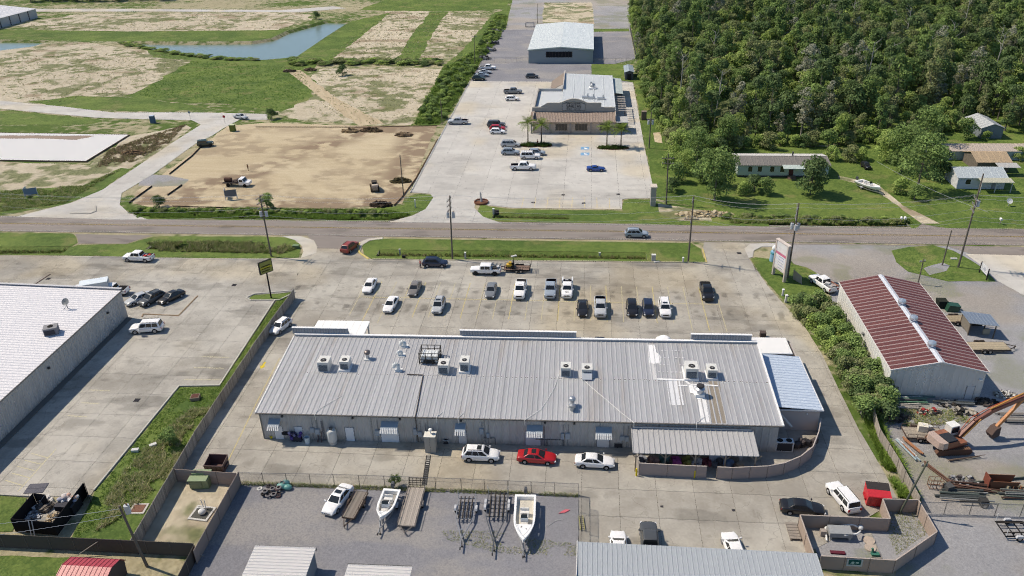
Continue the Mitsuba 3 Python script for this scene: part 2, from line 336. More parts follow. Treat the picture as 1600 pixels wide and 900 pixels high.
region('straw_field', [(-102.74,310.72),(-105.84,428.90),(-75.77,430.98),(-74.50,354.98),(-74.30,308.87)], 'straw_field', .02, 2.5, 4, 4)
region('straw_field', [(-66.37,313.25),(-72.75,422.70),(-50.06,417.33),(-47.72,340.04),(-49.57,310.52)], 'straw_field', .02, 2.5, 4, 5)
region('straw_field', [(-82.43,227.16),(-98.01,237.57),(-99.62,296.30),(-75.54,297.93),(-52.51,296.40),(-51.11,256.66),(-50.37,223.39)], 'straw_field', .02, 1.6, 3, 6)
region('green_field', [(-153.22,257.29),(-156.80,312.07),(-131.53,314.96),(-107.78,298.60),(-95.38,276.30),(-90.21,256.90),(-93.66,236.85),(-121.52,248.97),(-140.15,251.44)], 'lawn', .025, 2.0, 3, 7)
region('green_field', [(-53.30,295.37),(-49.88,340.12),(-47.45,417.17),(-39.84,441.06),(-36.55,376.11),(-41.24,303.64),(-41.19,234.09),(-42.49,223.43),(-49.81,223.39),(-51.53,256.66)], 'lawn', .026, 1.6, 3, 8)
region('green_field', [(-189.39,223.28),(-201.59,239.78),(-180.75,238.27),(-149.93,229.64),(-145.29,226.89),(-148.44,223.50)], 'lawn', .025, 1.0, 3, 9)
region('green_field', [(-115.23,469.50),(-42.63,473.24),(-42.46,432.83),(-71.72,426.64),(-120.82,434.03)], 'lawn', .03, 2.0, 4, 10)
region('green_field', [(-73.53,311.13),(-77.36,355.10),(-81.19,427.27),(-71.72,426.64),(-68.67,362.10),(-65.10,313.22)], 'lawn', .028, 2.0, 4, 11)
lot_soil = region('dirt_field', [(-105.13,222.43),(-93.71,225.78),(-65.71,222.66),(-42.68,223.43),(-41.38,198.01),(-40.11,174.52),(-40.34,163.28),(-54.99,159.50),(-75.74,160.41),(-94.33,158.76),(-102.42,161.60),(-105.26,168.77),(-104.30,183.00),(-104.36,197.08),(-105.00,213.00)], 'graded_soil', .035, .8, 2, 12)
region('dirt_track', [(-113.32,296.57),(-106.38,294.32),(-83.25,256.86),(-58.74,225.29),(-65.71,222.66),(-87.10,255.24)], 'packed_sand', .032, .8, 2, 13)
region('dirt_field', [(-165.42,190.85),(-127.51,187.42),(-129.97,211.55),(-118.16,223.01),(-115.01,220.42),(-114.81,204.66),(-115.31,185.67),(-115.67,169.77),(-122.83,168.33),(-148.31,167.71)], 'straw_field', .03, 1.2, 2.5, 14)
region('green_field', [(-138.29,154.14),(-148.31,167.71),(-133.43,169.77),(-120.58,172.66),(-117.86,185.63),(-114.81,184.71),(-114.17,169.39),(-117.69,161.18),(-126.63,154.85)], 'lawn', .034, .9, 2.5, 15)
gravel_apron = region('gravel_apron', [(-109.57,178.25),(-107.12,180.60),(-102.95,180.22),(-96.10,177.19),(-95.88,173.23),(-101.79,172.23),(-106.82,172.98)], 'yard_ground', .05, .4, 1.5, 16)
region('green_field', [(-313.68,391.45),(-289.90,386.78),(-218.89,378.33),(-143.07,378.03),(-136.93,374.50),(-138.87,357.61),(-146.25,350.62),(-208.73,353.60),(-246.21,357.44),(-291.56,361.52)], 'lawn', .024, 1.5, 3, 41)
region('green_field', [(-191.01,339.65),(-165.79,325.71),(-144.42,314.11),(-127.45,312.50),(-116.83,318.14),(-103.57,305.07),(-102.11,296.35),(-125.87,300.06),(-147.75,309.52),(-176.07,318.55)], 'lawn', .024, 1.5, 3, 42)
region('green_field', [(-117.23,319.36),(-117.37,361.19),(-116.47,398.92),(-101.47,424.57),(-100.48,356.04),(-99.91,307.23),(-110.70,307.49)], 'lawn', .024, 1.5, 3, 43)
region('green_field', [(-185.77,249.18),(-172.70,257.41),(-150.07,255.59),(-118.18,241.26),(-132.92,236.82),(-162.64,240.53)], 'lawn', .024, 2.0, 3, 44)
region('forest_floor', [(20.05,264.38),(21.78,237.64),(24.48,206.88),(30.28,200.08),(36.28,202.76),(61.95,206.26),(71.22,210.70),(80.43,209.16),(94.31,216.53),(102.68,225.47),(150.34,222.16),(330.82,533.76),(27.74,570.54),(19.52,381.35),(18.99,313.27)], 'lawn', .079, 1.0, 3, 45)
road = MB().sheet(sbox(-900, 145.3, 900, 153.5), .045)
solo('highway', road, 'asphalt', kind='structure')
YEL, WHT = (.50, .36, .10), (.62, .60, .55)
for yy, c in ((149.28, YEL), (149.55, YEL), (145.75, WHT), (153.05, WHT)):
 part('highway', 'painted_line', MB().box(-900, yy - .06, .046, 900, yy + .06, .056), 'matte', c)
region('asphalt_apron', [(-105.51,144.39),(-88.56,144.30),(-89.95,142.97),(-92.39,140.06),(-102.31,139.71)], 'asphalt', .03, .3, 1.5, 17)
region('asphalt_apron', [(-56.26,145.38),(-40.16,144.97),(-42.43,142.41),(-44.54,139.02),(-52.38,139.34)], 'asphalt', .041)
region('asphalt_apron', [(6.57,151.95),(9.70,155.05),(13.68,155.51),(17.35,152.29)], 'asphalt', .03, .3, 1.5, 18)
region('asphalt_apron', [(16.11,145.03),(82.84,144.71),(92.98,142.27),(92.12,140.60),(72.10,140.96),(68.88,144.51),(35.58,144.21),(30.76,144.34)], 'asphalt', .041)
region('asphalt_apron', [(64.56,152.52),(68.69,155.54),(72.45,155.66),(74.32,152.52)], 'asphalt', .03, .3, 1.5, 19)
side_street = Polygon([(-228.43,256.89),(-196.27,251.26),(-168.85,243.60),(-148.72,236.81),(-124.15,236.83),(-109.77,236.12),(-97.50,235.06),(-95.21,228.80),(-103.89,229.11),(-105.29,220.49),(-105.56,213.00),(-107.20,205.33),(-107.02,181.07),(-108.25,167.86),(-104.86,160.76),(-100.54,156.35),(-94.16,152.57),(-99.69,152.05),(-124.68,153.08),(-116.85,161.60),(-114.09,169.81),(-114.13,185.70),(-114.17,205.24),(-113.73,223.69),(-118.63,228.37),(-129.07,229.02),(-150.73,231.04),(-189.39,241.31),(-220.53,246.87)])
solo('side_street', MB().poly(side_street, -.05, .08), 'concrete_light', kind='structure')
isl = LineString([(-113.27,155.39),(-108.82,155.19),(-108.23,156.50),(-109.85,159.47)]).buffer(.22)
part('side_street', 'kerb', MB().poly(isl, .08, .22), 'matte', (.42, .40, .36))
solo('far_road', MB().poly([(-419.97,458.93),(-255.82,447.58),(-163.69,436.93),(-138.80,448.20),(-129.66,441.00),(-150.76,429.81),(-250.98,438.51),(-409.59,446.77)], -.05, .07), 'concrete_light', kind='structure')
fs = Polygon([(-199.75,215.30),(-170.71,214.27),(-130.04,212.77),(-129.54,189.40),(-153.94,190.00),(-179.48,190.09)])
key = thing('building_foundation', 'large pale fresh concrete foundation slab with timber formwork in the left field', 'foundation')
part(key, 'slab', MB().poly(fs.buffer(-.2), -.05, .34), 'matte', (.62, .62, .62))
part(key, 'formwork', MB().poly(fs.difference(fs.buffer(-.18)), -.05, .40), 'matte', (.16, .13, .10))
part(key, 'plastic_sheet', MB().sheet(wob([(-180.82,211.69),(-139.53,211.46),(-143.16,207.83),(-155.34,208.89),(-178.13,208.05)], .8, 1.5, 5), .36), 'matte', (.30, .24, .20))
def lot(name, pts, mat, x0, y0, sx, sy, maxn=300, cut=None, z=.03):
 g = Polygon(pts) if not hasattr(pts, 'geom_type') else pts
 g = g.buffer(0)
 if cut is not None: g = g.difference(cut)
 key = thing(name, kind='structure')
 scene[key] = shape(MB().sheet(g, z), 'matte', (.10, .095, .085))
 bx = g.bounds; k = 0
 for i in range(int((bx[0] - x0) // sx), int((bx[2] - x0) // sx) + 1):
  for j in range(int((bx[1] - y0) // sy), int((bx[3] - y0) // sy) + 1):
   c = sbox(x0 + i * sx + .02, y0 + j * sy + .02, x0 + (i + 1) * sx - .02, y0 + (j + 1) * sy - .02).intersection(g)
   if c.area < .3: continue
   part(key, 'slab', MB().poly(c, z, z + .04), mat); k += 1
 return key, g
bottom_edge = "905,775"
main_pts = [(-41.20,71.78),(0.11,72.26),(0.21,64.70),(23.88,64.56),(26.86,66.39),(36.79,73.84),(36.81,77.79),(36.27,85.70),(36.17,86.75),(36.03,95.32),(36.01,104.72),(35.40,112.16),(32.22,126.56),(30.86,137.79),(32.39,141.20),(35.64,144.51),(23.49,144.80),(22.84,141.43),(22.83,135.58),(-40.78,134.70),(-43.15,137.61),(-44.54,139.02),(-52.33,139.19),(-51.87,137.29),(-54.14,134.80),(-51.01,121.18),(-49.83,118.86),(-50.14,101.71),(-49.80,79.11),(-49.30,72.10),(-42.28,73.45)]
main_lot, main_g = lot('parking_lot', main_pts, 'concrete_main', -48.0, 60.0, 4.4, 4.55)
left_pts = [(-129.91,133.57),(-91.30,134.11),(-83.30,133.83),(-62.81,134.16),(-54.01,134.80),(-50.96,121.18),(-52.79,118.73),(-58.16,118.26),(-54.05,111.10),(-51.95,114.45),(-52.41,92.09),(-58.20,91.63),(-58.40,81.04),(-58.60,69.60),(-58.53,68.49),(-66.05,68.14),(-78.82,68.04)]
left_pts = [(-129.91,133.57),(-91.30,134.11),(-83.30,133.83),(-62.81,134.16),(-54.14,134.80),(-51.01,121.18),(-53.36,120.36),(-57.90,119.69),(-58.07,118.04),(-53.32,117.66),(-52.31,92.10),(-58.20,91.63),(-58.40,81.04),(-58.60,69.60),(-58.53,68.49),(-66.05,68.14),(-78.82,68.04)]
left_lot, left_g = lot('parking_lot', left_pts, 'concrete_left', -130.0, 60.0, 4.9, 4.9, cut=sbox(-140, 40, -78.5, 109))
far_pts = [(-40.06,276.51),(-39.80,169.97),(-35.06,169.28),(-33.91,166.93),(-34.41,160.09),(-36.52,156.42),(-40.97,152.64),(-16.83,152.71),(-21.27,156.17),(-23.83,161.12),(-23.84,166.80),(-21.06,162.68),(-15.57,161.35),(8.19,161.18),(8.39,166.87),(9.54,167.67),(14.75,167.80),(15.68,175.40),(15.46,206.78),(15.72,273.96)]
far_lot, far_g = lot('parking_lot', far_pts, 'concrete_light', -48.0, 150.0, 6.2, 6.4)
lots_union = unary_union([main_g, left_g, far_g, side_street])
def stripe(key, p, q, w=.11, c=(.50, .43, .18), z=.072):
 part(key, 'painted_line', MB().poly(LineString([p, q]).buffer(w / 2, cap_style='flat'), z, z + .008), 'matte', c)
ytop, ymid, ybot = (-6.78,125.68)[1], (-6.47,119.69)[1], (-6.13,113.08)[1]
xs0 = (-3.91,113.80)[0]
for k in range(-13, 11):
 x = xs0 + 2.68 * k
 pale = (.46, .41, .26) if k % 3 else (.52, .43, .18)
 if x < 23: stripe(main_lot, (x, ymid + .1), (x, ytop), c=pale)
 stripe(main_lot, (x, ybot - (2.2 if k in (-12, -11, 8, 9, 10) else 0)), (x, ymid - .1), c=pale)
stripe(main_lot, (xs0 - 2.68 * 13, ymid), (xs0 + 2.68 * 10, ymid), .1, (.52, .44, .20))
stripe(main_lot, (-44.28,75.50), (-45.29,88.54), .12, (.48, .41, .20))
stripe(main_lot, (-45.29,88.54), (-45.99,99.76), .12, (.48, .41, .20))
ar = (-47.80,97.54)
part(main_lot, 'painted_arrow', MB().poly([(ar[0] - .15, ar[1] + 1.0), (ar[0] + .15, ar[1] + 1.0), (ar[0] + .15, ar[1]), (ar[0] + .5, ar[1]), (ar[0], ar[1] - .9), (ar[0] - .5, ar[1]), (ar[0] - .15, ar[1])], .072, .08), 'matte', (.62, .50, .06), label='yellow painted arrow on the driveway')
for p, q in (((-58.32,99.51),(-53.93,99.55)), ((-58.28,96.49),(-53.50,96.56)), ((-58.36,93.42),(-52.54,93.56)), ((-71.00,89.99),(-67.87,89.99)), ((-70.44,86.89),(-67.76,86.88)), ((-70.64,83.89),(-67.76,83.76)),
             ((-70.74,75.84),(-68.00,75.11)), ((-70.71,74.45),(-68.07,73.86)), ((-71.00,73.32),(-68.23,72.63)), ((-70.80,72.00),(-68.06,71.33)), ((-70.84,70.70),(-68.07,69.94)), ((-67.98,76.90),(-67.90,68.81))):
 stripe(left_lot, p, q, .10, (.55, .50, .32))
for x in (815, 834, 854, 873, 894, 914, 932, 951):
 pass
x8 = (-13.48,161.41)[0]
for k in range(8):
 stripe(far_lot, (x8 + k * 2.72, (-4.45,161.30)[1] + .3), (x8 + k * 2.72, (-4.64,167.69)[1]), .12, (.60, .48, .26))
for (x, y) in ((-0.01,202.80), (0.02,198.10)):
 part(far_lot, 'painted_symbol', MB().box(x - 1.1, y - 1.1, .072, x + 1.1, y + 1.1, .08), 'matte', (.20, .36, .55), label='pale blue accessible parking square')
 part(far_lot, 'painted_symbol', MB().tube((x + .2, y - .2, .08), (x + .2, y - .2, .087), .45, n=14).box(x - .25, y - .1, .08, x - .05, y + .8, .087), 'matte', (.75, .75, .75))
td = MB(); a, b = np.array((-18.99,78.45)), np.array((-18.53,72.91))
td.poly(LineString([a, b]).buffer(.32, cap_style='flat'), .068, .078)
dk = part(main_lot, 'trench_drain', td, 'matte', (.045, .045, .045), label='dark trench drain grate crossing the rear drive')
for t in np.linspace(.03, .97, 14):
 p = a + (b - a) * t; part(dk, 'grate_bar', MB().box(p[0] - .2, p[1] - .07, .078, p[0] + .2, p[1] + .07, .09), 'matte', (.45, .44, .40) if t < .35 else (.12, .12, .12))
for k, (x, y) in ((left_lot, (-62.71,87.92)), (left_lot, (-62.69,123.14)), (main_lot, (29.45,139.96)), (far_lot, (-4.68,169.25)), (far_lot, (7.64,169.96)), (far_lot, (-11.17,164.45)), (far_lot, (-0.05,164.38)), (left_lot, (-98.87,124.21)), (main_lot, (9.64,71.03)), (main_lot, (17.75,70.90))):
 h = .17 if y < 75 else .4
 part(k, 'drain_grate', MB().box(x - h, y - h, .071, x + h, y + h, .082), 'matte', (.04, .04, .045))
def kerb(key, pts, w=.16, h=.14, c=(.45, .43, .38), z=.02, name='kerb', label=None):
 part(key, name, MB().poly(LineString(pts).buffer(w / 2, cap_style='flat', join_style='mitre'), z, .07 + h), 'matte', c, label=label)
kerb(main_lot, [(-40.01,134.64),(-25.46,134.85),(-13.29,135.04),(10.62,135.39),(22.82,135.53)], c=(.50, .46, .34))
kerb(main_lot, [(22.82,135.53),(22.83,137.49),(22.84,141.43)], c=(.56, .46, .18), label='worn yellow kerb at the grass end')
kerb(main_lot, [(-44.43,142.03),(-44.19,139.63),(-43.20,137.32),(-40.77,134.67)], .3, c=(.60, .50, .18), label='yellow kerb around the verge end')
kerb(left_lot, [(-66.02,68.09),(-74.75,68.17)], c=(.42, .40, .36))
kerb(left_lot, [(-53.22,118.01),(-52.31,92.10),(-58.20,91.63),(-58.40,81.04),(-58.60,69.60)], .2, c=(.46, .45, .41))
kerb(left_lot, [(-73.89,111.06),(-74.16,112.02),(-67.81,111.76),(-67.60,118.80)], .2, .10, c=(.30, .22, .15))
kerb(left_lot, [(-50.53,120.96),(-52.48,117.86),(-57.44,117.60),(-58.59,118.48),(-57.64,119.94),(-51.15,121.41)], .2, c=(.46, .45, .41))
kerb(left_lot, [(-100.07,121.60),(-99.63,126.02)], .2, .08, c=(.13, .10, .09))
for nm, pts in (('entrance_apron', [(-61.42,144.73),(-57.43,144.86),(-54.15,142.93),(-52.43,139.93),(-51.78,137.01),(-54.08,134.63),(-54.50,137.49),(-55.62,140.12),(-57.82,142.80)]), ('entrance_apron', [(-44.72,138.72),(-44.68,142.02),(-43.24,144.08),(-40.40,144.86),(-40.21,144.03),(-42.66,143.32),(-43.55,141.15),(-43.38,138.48)]),
    ('entrance_apron', [(30.74,142.00),(32.18,144.10),(35.06,144.64),(37.47,144.58),(37.17,143.10),(34.15,142.99),(32.39,141.20),(31.66,138.37),(30.86,137.79)])):
 solo(nm, MB().poly(pts, -.02, .11), 'concrete_light', kind='structure')
lawns = [[(-133.92,144.31),(-105.98,144.70),(-102.80,140.32),(-103.01,138.15),(-102.17,139.25),(-91.88,139.61),(-89.58,142.50),(-88.32,143.82),(-80.27,144.25),(-61.37,144.57),(-59.16,144.01),(-56.53,141.31),(-55.07,138.06),(-54.55,134.89),(-62.87,134.30),(-83.37,133.97),(-91.38,134.25),(-126.02,133.86)],
         [(-42.87,138.49),(-43.60,140.85),(-42.58,143.02),(-40.41,144.33),(-14.10,144.30),(20.98,144.30),(22.51,141.71),(22.51,135.84),(-13.32,135.31),(-40.33,134.91),(-42.30,136.77)],
         [(31.05,137.52),(32.13,138.38),(35.80,137.42),(40.54,134.40),(43.65,128.97),(42.58,126.04),(37.40,119.93),(33.90,121.54),(32.42,127.05)],
         [(57.92,142.12),(61.68,143.97),(66.39,144.71),(69.29,142.53),(71.36,136.37),(71.46,130.09),(63.34,129.76),(58.08,133.28),(57.13,137.15)],
         [(-22.14,155.45),(-23.04,159.32),(-22.60,163.76),(-20.55,161.95),(-15.51,160.62),(8.30,160.40),(8.51,166.49),(9.81,167.29),(15.26,167.05),(17.73,164.86),(33.47,160.94),(67.25,160.52),(90.15,160.85),(114.67,160.57),(110.51,153.38),(72.10,153.08),(67.94,155.19),(65.91,152.88),(25.77,152.89),(9.63,153.37),(-14.90,153.61),(-19.64,153.81)],
         [(-100.01,152.64),(-98.72,157.14),(-92.85,158.80),(-69.37,159.10),(-49.19,159.30),(-39.73,161.79),(-39.47,167.57),(-34.69,168.89),(-33.84,166.54),(-34.55,160.08),(-36.93,156.41),(-41.23,153.14)],
         [(15.45,167.82),(15.97,206.78),(15.98,274.86),(20.76,302.21),(27.08,234.22),(38.95,204.37),(63.15,204.68),(103.65,227.95),(153.82,228.16),(113.31,158.22),(73.57,157.00),(70.63,159.26),(55.48,159.83),(28.13,160.79)],
         [(1.74,301.58),(15.81,301.26),(16.45,275.75),(12.82,276.71),(8.58,281.41),(1.73,284.37)],
         [(2.09,374.21),(18.61,373.40),(18.35,367.24),(2.08,366.48)],
         [(-52.83,117.57),(-50.72,120.47),(-49.95,118.85),(-50.19,101.75),(-50.09,89.98),(-52.20,91.62)],
         [(-52.18,91.78),(-50.09,89.98),(-49.83,79.24),(-49.38,72.21),(-48.82,61.03),(-56.79,61.58),(-58.17,69.29),(-58.09,80.78),(-57.96,91.31)],
         [(-74.59,67.96),(-65.99,67.92),(-64.35,62.57),(-70.05,61.82)], [(-67.75,58.70),(-55.51,59.21),(-54.23,54.98),(-64.50,54.31)],
         [(-58.23,118.14),(-57.55,119.70),(-52.90,120.38),(-50.88,120.94),(-52.47,118.16)]]
lawn_polys = []
for i, l in enumerate(lawns):
 g = wob(l, .28 if i not in (6, 0, 5) else .4, 1.5, 20 + i).difference(holes).difference(lots_union.buffer(.02))
 lawn_polys.append(g)
 solo('lawn', MB().sheet(g, .05 + .002 * i), 'lawn', kind='structure')
region('gravel_yard', [(-41.52,71.76),(0.19,72.32),(0.28,64.80),(0.39,55.37),(-41.81,52.56),(-41.42,57.53),(-42.06,73.94)], 'gravel', .02)
region('gravel_lot', [(-40.06,276.51),(-39.76,373.09),(2.09,374.21),(18.83,371.83),(18.39,311.03),(10.23,302.45),(1.98,302.64),(1.73,282.46),(15.53,274.41)], 'gravel', .03)
region('gravel_lot', [(-36.84,372.95),(-42.32,478.14),(23.13,472.55),(19.39,371.80)], 'yard_ground', .028, .5, 3, 31)
region('dirt_field', [(-23.55,453.00),(2.21,451.02),(2.99,385.51),(-20.93,390.17)], 'straw_field', .033, 1.5, 3, 32)
region('work_yard', [(37.29,143.69),(35.64,144.51),(68.99,144.80),(72.10,140.96),(92.12,140.60),(103.67,141.57),(55.89,59.07),(30.71,57.39),(33.63,64.12),(39.30,68.68),(39.29,73.68),(37.29,89.82),(42.18,125.32),(43.56,127.75),(38.60,135.91)], 'yard_ground', .025)
region('concrete_drive', [(70.83,141.19),(92.12,140.60),(103.35,141.02),(92.28,121.91),(76.16,121.20),(73.93,125.06),(72.00,130.12),(71.70,136.64)], 'concrete_light', .045)
region('planter_soil', [(36.17,86.75),(38.98,91.33),(39.51,73.90),(38.49,71.97),(36.82,73.74)], 'rough_grass', .032)
region('fenced_ground', [(-50.63,73.79),(-42.33,73.57),(-41.94,60.54),(-49.15,61.96)], 'straw_field', .03)
region('fenced_ground', [(25.16,70.54),(34.95,70.55),(35.18,73.74),(39.15,73.88),(39.34,68.78),(33.42,64.28),(25.68,64.31)], 'yard_ground', .031)
region('worn_path', [(59.05,183.13),(63.15,179.80),(66.54,176.99),(67.37,164.75),(71.70,155.31),(67.94,155.19),(64.94,171.79),(63.02,176.91),(58.48,180.97)], 'straw_field', .078, .4, 1.5, 33)
region('soil_patch', [(60.99,134.67),(63.02,136.31),(65.23,137.19),(66.09,135.91),(64.63,133.79),(63.00,133.22),(61.10,131.89),(60.89,133.13)], 'yard_ground', .076, .5, .6, 34)
region('soil_patch', [(16.07,164.81),(18.97,163.41),(26.52,160.74),(26.37,155.56),(19.57,155.35),(15.91,159.02)], 'straw_field', .077, .4, 1.2, 35)
region('soil_patch', [(18.46,216.47),(20.59,217.08),(20.19,207.38),(18.26,208.46)], 'graded_soil', .074, .4, 1.2, 36)
# ================================================================ BUILDINGS
def ribbed_wall(key, p, q, z0, z1a, z1b, mat, rib=.9, out=1, t=.12, M=None, rib_d=.06, label=None):
 """One upright clad wall from p to q, its top from z1a to z1b, with vertical ribs on the outside."""
 p, q = np.array(p, float), np.array(q, float); d = q - p; L = np.linalg.norm(d); d /= L; n = np.array([d[1], -d[0]]) * out
 e3 = lambda a, z: (a[0], a[1], z)
 m = MB().prism([e3(p, z0), e3(q, z0), e3(q, z1b), e3(p, z1a)], (*(-n * t), 0))
 w = part(key, 'wall', m, mat, M=M, label=label)
 r = MB()
 for k in range(1, int(L / rib)):
  a = p + d * k * rib; zt = z1a + (z1b - z1a) * k * rib / L
  b, c, t_ = a - d * .14, a + d * .14, a + n * rib_d
  r.add([e3(b, z0), e3(c, z0), e3(c, zt), e3(b, zt), e3(t_, z0), e3(t_, zt)], [(0, 4, 5), (0, 5, 3), (4, 1, 2), (4, 2, 5), (3, 5, 2), (0, 1, 4)])
 part(w, 'rib', r, mat, M=M, kind='stuff')
 return w
def roof_plane(key, a, b, c, d, mat, rib, color=None, rib_color=None, rib_mat=None, th=.06, rw=.07, rh=.05, M=None, name='roof', label=None, ribs=True):
 """A metal roof slope: a-b is the lower edge, d-c the upper one; ribs run up the slope."""
 a, b, c, d = (np.array(x, float) for x in (a, b, c, d))
 key2 = part(key, name, MB().prism([a, b, c, d], (0, 0, -th)), mat, color, M=M, label=label)
 if ribs:
  n = max(2, int(np.linalg.norm(b - a) / rib)); m = MB(); up = np.cross(b - a, d - a); up /= np.linalg.norm(up); up = up if up[2] > 0 else -up
  e = (b - a) / np.linalg.norm(b - a)
  for k in range(n + 1):
   t = (k + .02) / (n + .04); p, q = a + (b - a) * t, d + (c - d) * t
   w = e * rw / 2; w2 = w * .45
   v = [p - w, p + w, p + w2 + up * rh, p - w2 + up * rh, q - w, q + w, q + w2 + up * rh, q - w2 + up * rh]
   m.add(v, [(1, 5, 6, 2), (2, 6, 7, 3), (3, 7, 4, 0), (0, 1, 2, 3), (5, 4, 7, 6)])
  part(key2, 'rib', m, rib_mat or mat, rib_color or color, M=M, kind='stuff')
 return key2
GREYW = (.40, .39, .37)
MM = xf(-41.3, 80.6, 0, .85)
LU, DV, ZR, ZF = 65.8, 16.4, 4.45, 5.8
def rz(v): return ZR + (ZF - ZR) * v / DV
shop = thing('shop_building', 'long low grey metal shop building with a weathered ribbed roof full of air conditioners', 'building')
ribbed_wall(shop, (0, 0), (LU, 0), 0, ZR - .08, ZR - .08, 'cladding_grey', M=MM)
ribbed_wall(shop, (0, DV), (0, .13), 0, ZF - .1, ZR - .08, 'cladding_grey', M=MM)
ribbed_wall(shop, (LU, .13), (LU, DV), 0, ZR - .08, ZF - .1, 'cladding_grey', M=MM)
ribbed_wall(shop, (LU - .13, DV), (.13, DV), 0, ZF - .1, ZF - .1, 'cladding_grey', M=MM)
mroof = roof_plane(shop, (-.25, -.32, rz(-.32)), (LU + .25, -.32, rz(-.32)), (LU + .25, DV, ZF), (-.25, DV, ZF), 'weathered_roof', .65, rw=.2, rh=.05, M=MM)
seam = MB().beam((-.2, 8.0, rz(8.0) + .004), (LU + .2, 8.0, rz(8.0) + .004), .05, .012)
part(mroof, 'lap_joint', seam, 'matte', (.30, .29, .27), M=MM)
part(shop, 'gutter', MB().box(-.3, -.46, rz(-.32) - .14, LU + .3, -.33, rz(-.32) - .005), 'matte', (.17, .16, .15), M=MM)
part(shop, 'rake_trim', MB().prism([(-.42, -.34, rz(-.34) - .12), (-.42, DV, ZF - .12), (-.42, DV, ZF + .09), (-.42, -.34, rz(-.34) + .09)], (.16, 0, 0)), 'matte', (.72, .72, .70), M=MM)
part(shop, 'rake_trim', MB().prism([(LU + .26, -.34, rz(-.34) - .12), (LU + .26, DV, ZF - .12), (LU + .26, DV, ZF + .09), (LU + .26, -.34, rz(-.34) + .09)], (.25, 0, 0)), 'matte', (.78, .78, .77), M=MM)
part(shop, 'parapet', MB().box(-.2, DV + .01, ZF - .1, LU + .3, DV + .35, ZF + .28), 'matte', (.40, .40, .40), M=MM)
part(shop, 'parapet_cap', MB().box(-.25, DV - .05, ZF + .285, LU + .35, DV + .36, ZF + .36), 'matte', (.80, .80, .80), M=MM)
for u0, u1 in (((-41.92,96.65)[0] + 41.3, (-33.71,97.04)[0] + 41.3), ((-17.19,97.30)[0] + 41.3, (-0.47,97.75)[0] + 41.3), ((15.68,97.49)[0] + 41.3, (24.06,97.56)[0] + 41.3)):
 mp = part(shop, 'mansard_front', MB().prism([(u0, DV + .36, ZF + .3), (u0, DV + .40, ZF + 1.15), (u0, DV + .7, ZF + 1.15), (u0, DV + 1.6, ZF - 1.2)], (u1 - u0, 0, 0)), 'matte', (.33, .34, .36), M=MM)
 part(mp, 'cap', MB().box(u0 - .05, DV + .34, ZF + 1.155, u1 + .05, DV + .72, ZF + 1.22), 'matte', (.80, .80, .80), M=MM)
 r = MB()
 for k in range(int((u1 - u0) / .4)): r.box(u0 + .2 + k * .4, DV + .30, ZF + .4, u0 + .25 + k * .4, DV + .36, ZF + 1.1)
 part(mp, 'rib', r, 'matte', (.26, .27, .29), M=MM, kind='stuff')
key = part(shop, 'front_canopy', MB().box(0.3, 18.2, 3.1, 8.6, 25.3, 3.3), 'matte', (.84, .84, .83), M=MM, label='white flat canopy over the shop entrance')
for u, v in ((.6, 18.5), (8.3, 18.5), (.6, 25.0), (8.3, 25.0)): part(key, 'post', MB().box(u - .1, v - .1, .05, u + .1, v + .1, 3.1), 'matte', (.75, .75, .74), M=MM)
for k in range(1, 7): part(key, 'seam', MB().box(.3 + k * 1.18, 18.25, 3.3, .33 + k * 1.18, 25.25, 3.325), 'matte', (.66, .66, .66), M=MM)
u = (11.98,98.84)[0] + 41.3
part(shop, 'door_hood', MB().lathe([(1.2, 0), (1.1, .35), (.7, .7), (.01, .85)], (u, 17.6, 5.2), 18), 'matte', (.84, .84, .83), M=MM, label='white domed hood above the shop front')
def on_roof(px_pts): return px_pts
def patch(pts, c, lift=.006, label=None, amp=0., seed=1):
 """A coat of paint on the roof; points (u, v)."""
 g = wob(pts, amp, .4, seed) if amp else Polygon(pts).buffer(0)
 m = MB().sheet(g, 0)
 v = m.v[0] if len(m.v) == 1 else np.vstack(m.v)
 f = np.vstack(m.f); v = v.copy(); v[:, 2] = [rz(y) + lift for y in v[:, 1]]
 q = MB().add(v, f); return part(mroof, 'coating', q, 'matte', c, M=MM, label=label)
def uv(x, y): # world to the building's frame
 a = math.radians(.85); dx, dy = x + 41.3, y - 80.6
 return (dx * math.cos(a) + dy * math.sin(a), -dx * math.sin(a) + dy * math.cos(a))
WHT_ = (.80, .80, .80)
def PU(pts): return [uv(x, y) for x, y in pts]
patch(PU([(9.35,97.16),(10.34,97.21),(10.39,95.37),(10.87,94.73),(10.91,92.97),(9.94,92.76),(9.27,93.04)]), WHT_, .05, 'fresh white roof coating beside the ridge', .15, 3)
patch(PU([(9.21,93.18),(9.91,93.21),(10.07,89.52),(9.47,89.34)]), (.55, .55, .55), .006)
patch(PU([(11.34,89.42),(13.09,89.37),(13.19,84.52),(11.41,84.43)]), (.66, .67, .69), .008, 'pale replacement roof panel')
patch(PU([(15.05,85.93),(16.05,86.13),(16.01,81.42),(14.99,81.37)]), (.72, .72, .72), .008, 'white coated roof strip below the mushroom fan')
patch(PU([(14.17,88.54),(15.16,88.44),(15.88,87.61),(15.84,85.91),(15.01,85.72),(14.56,86.83),(14.09,86.94)]), WHT_, .05, None, .12, 5)
for k, (pts, w) in enumerate((([(10.16,89.52),(13.76,89.48)], .3), ([(13.71,92.38),(13.76,89.48),(14.34,88.62),(17.96,88.52)], .22), ([(12.82,88.32),(13.98,88.38)], .2))):
 m = MB(); l = [(*uv(x, y), rz(uv(x, y)[1]) + .03) for x, y in pts]
 for p, q in zip(l[:-1], l[1:]): m.beam(p, q, w, .09)
 part(mroof, 'sealant', m, 'matte', WHT_, M=MM)
dots = MB(); r_ = random.Random(5)
for py in (552, 559, 567, 575, 584):
 for px in range(1026, 1070, 4):
  pass
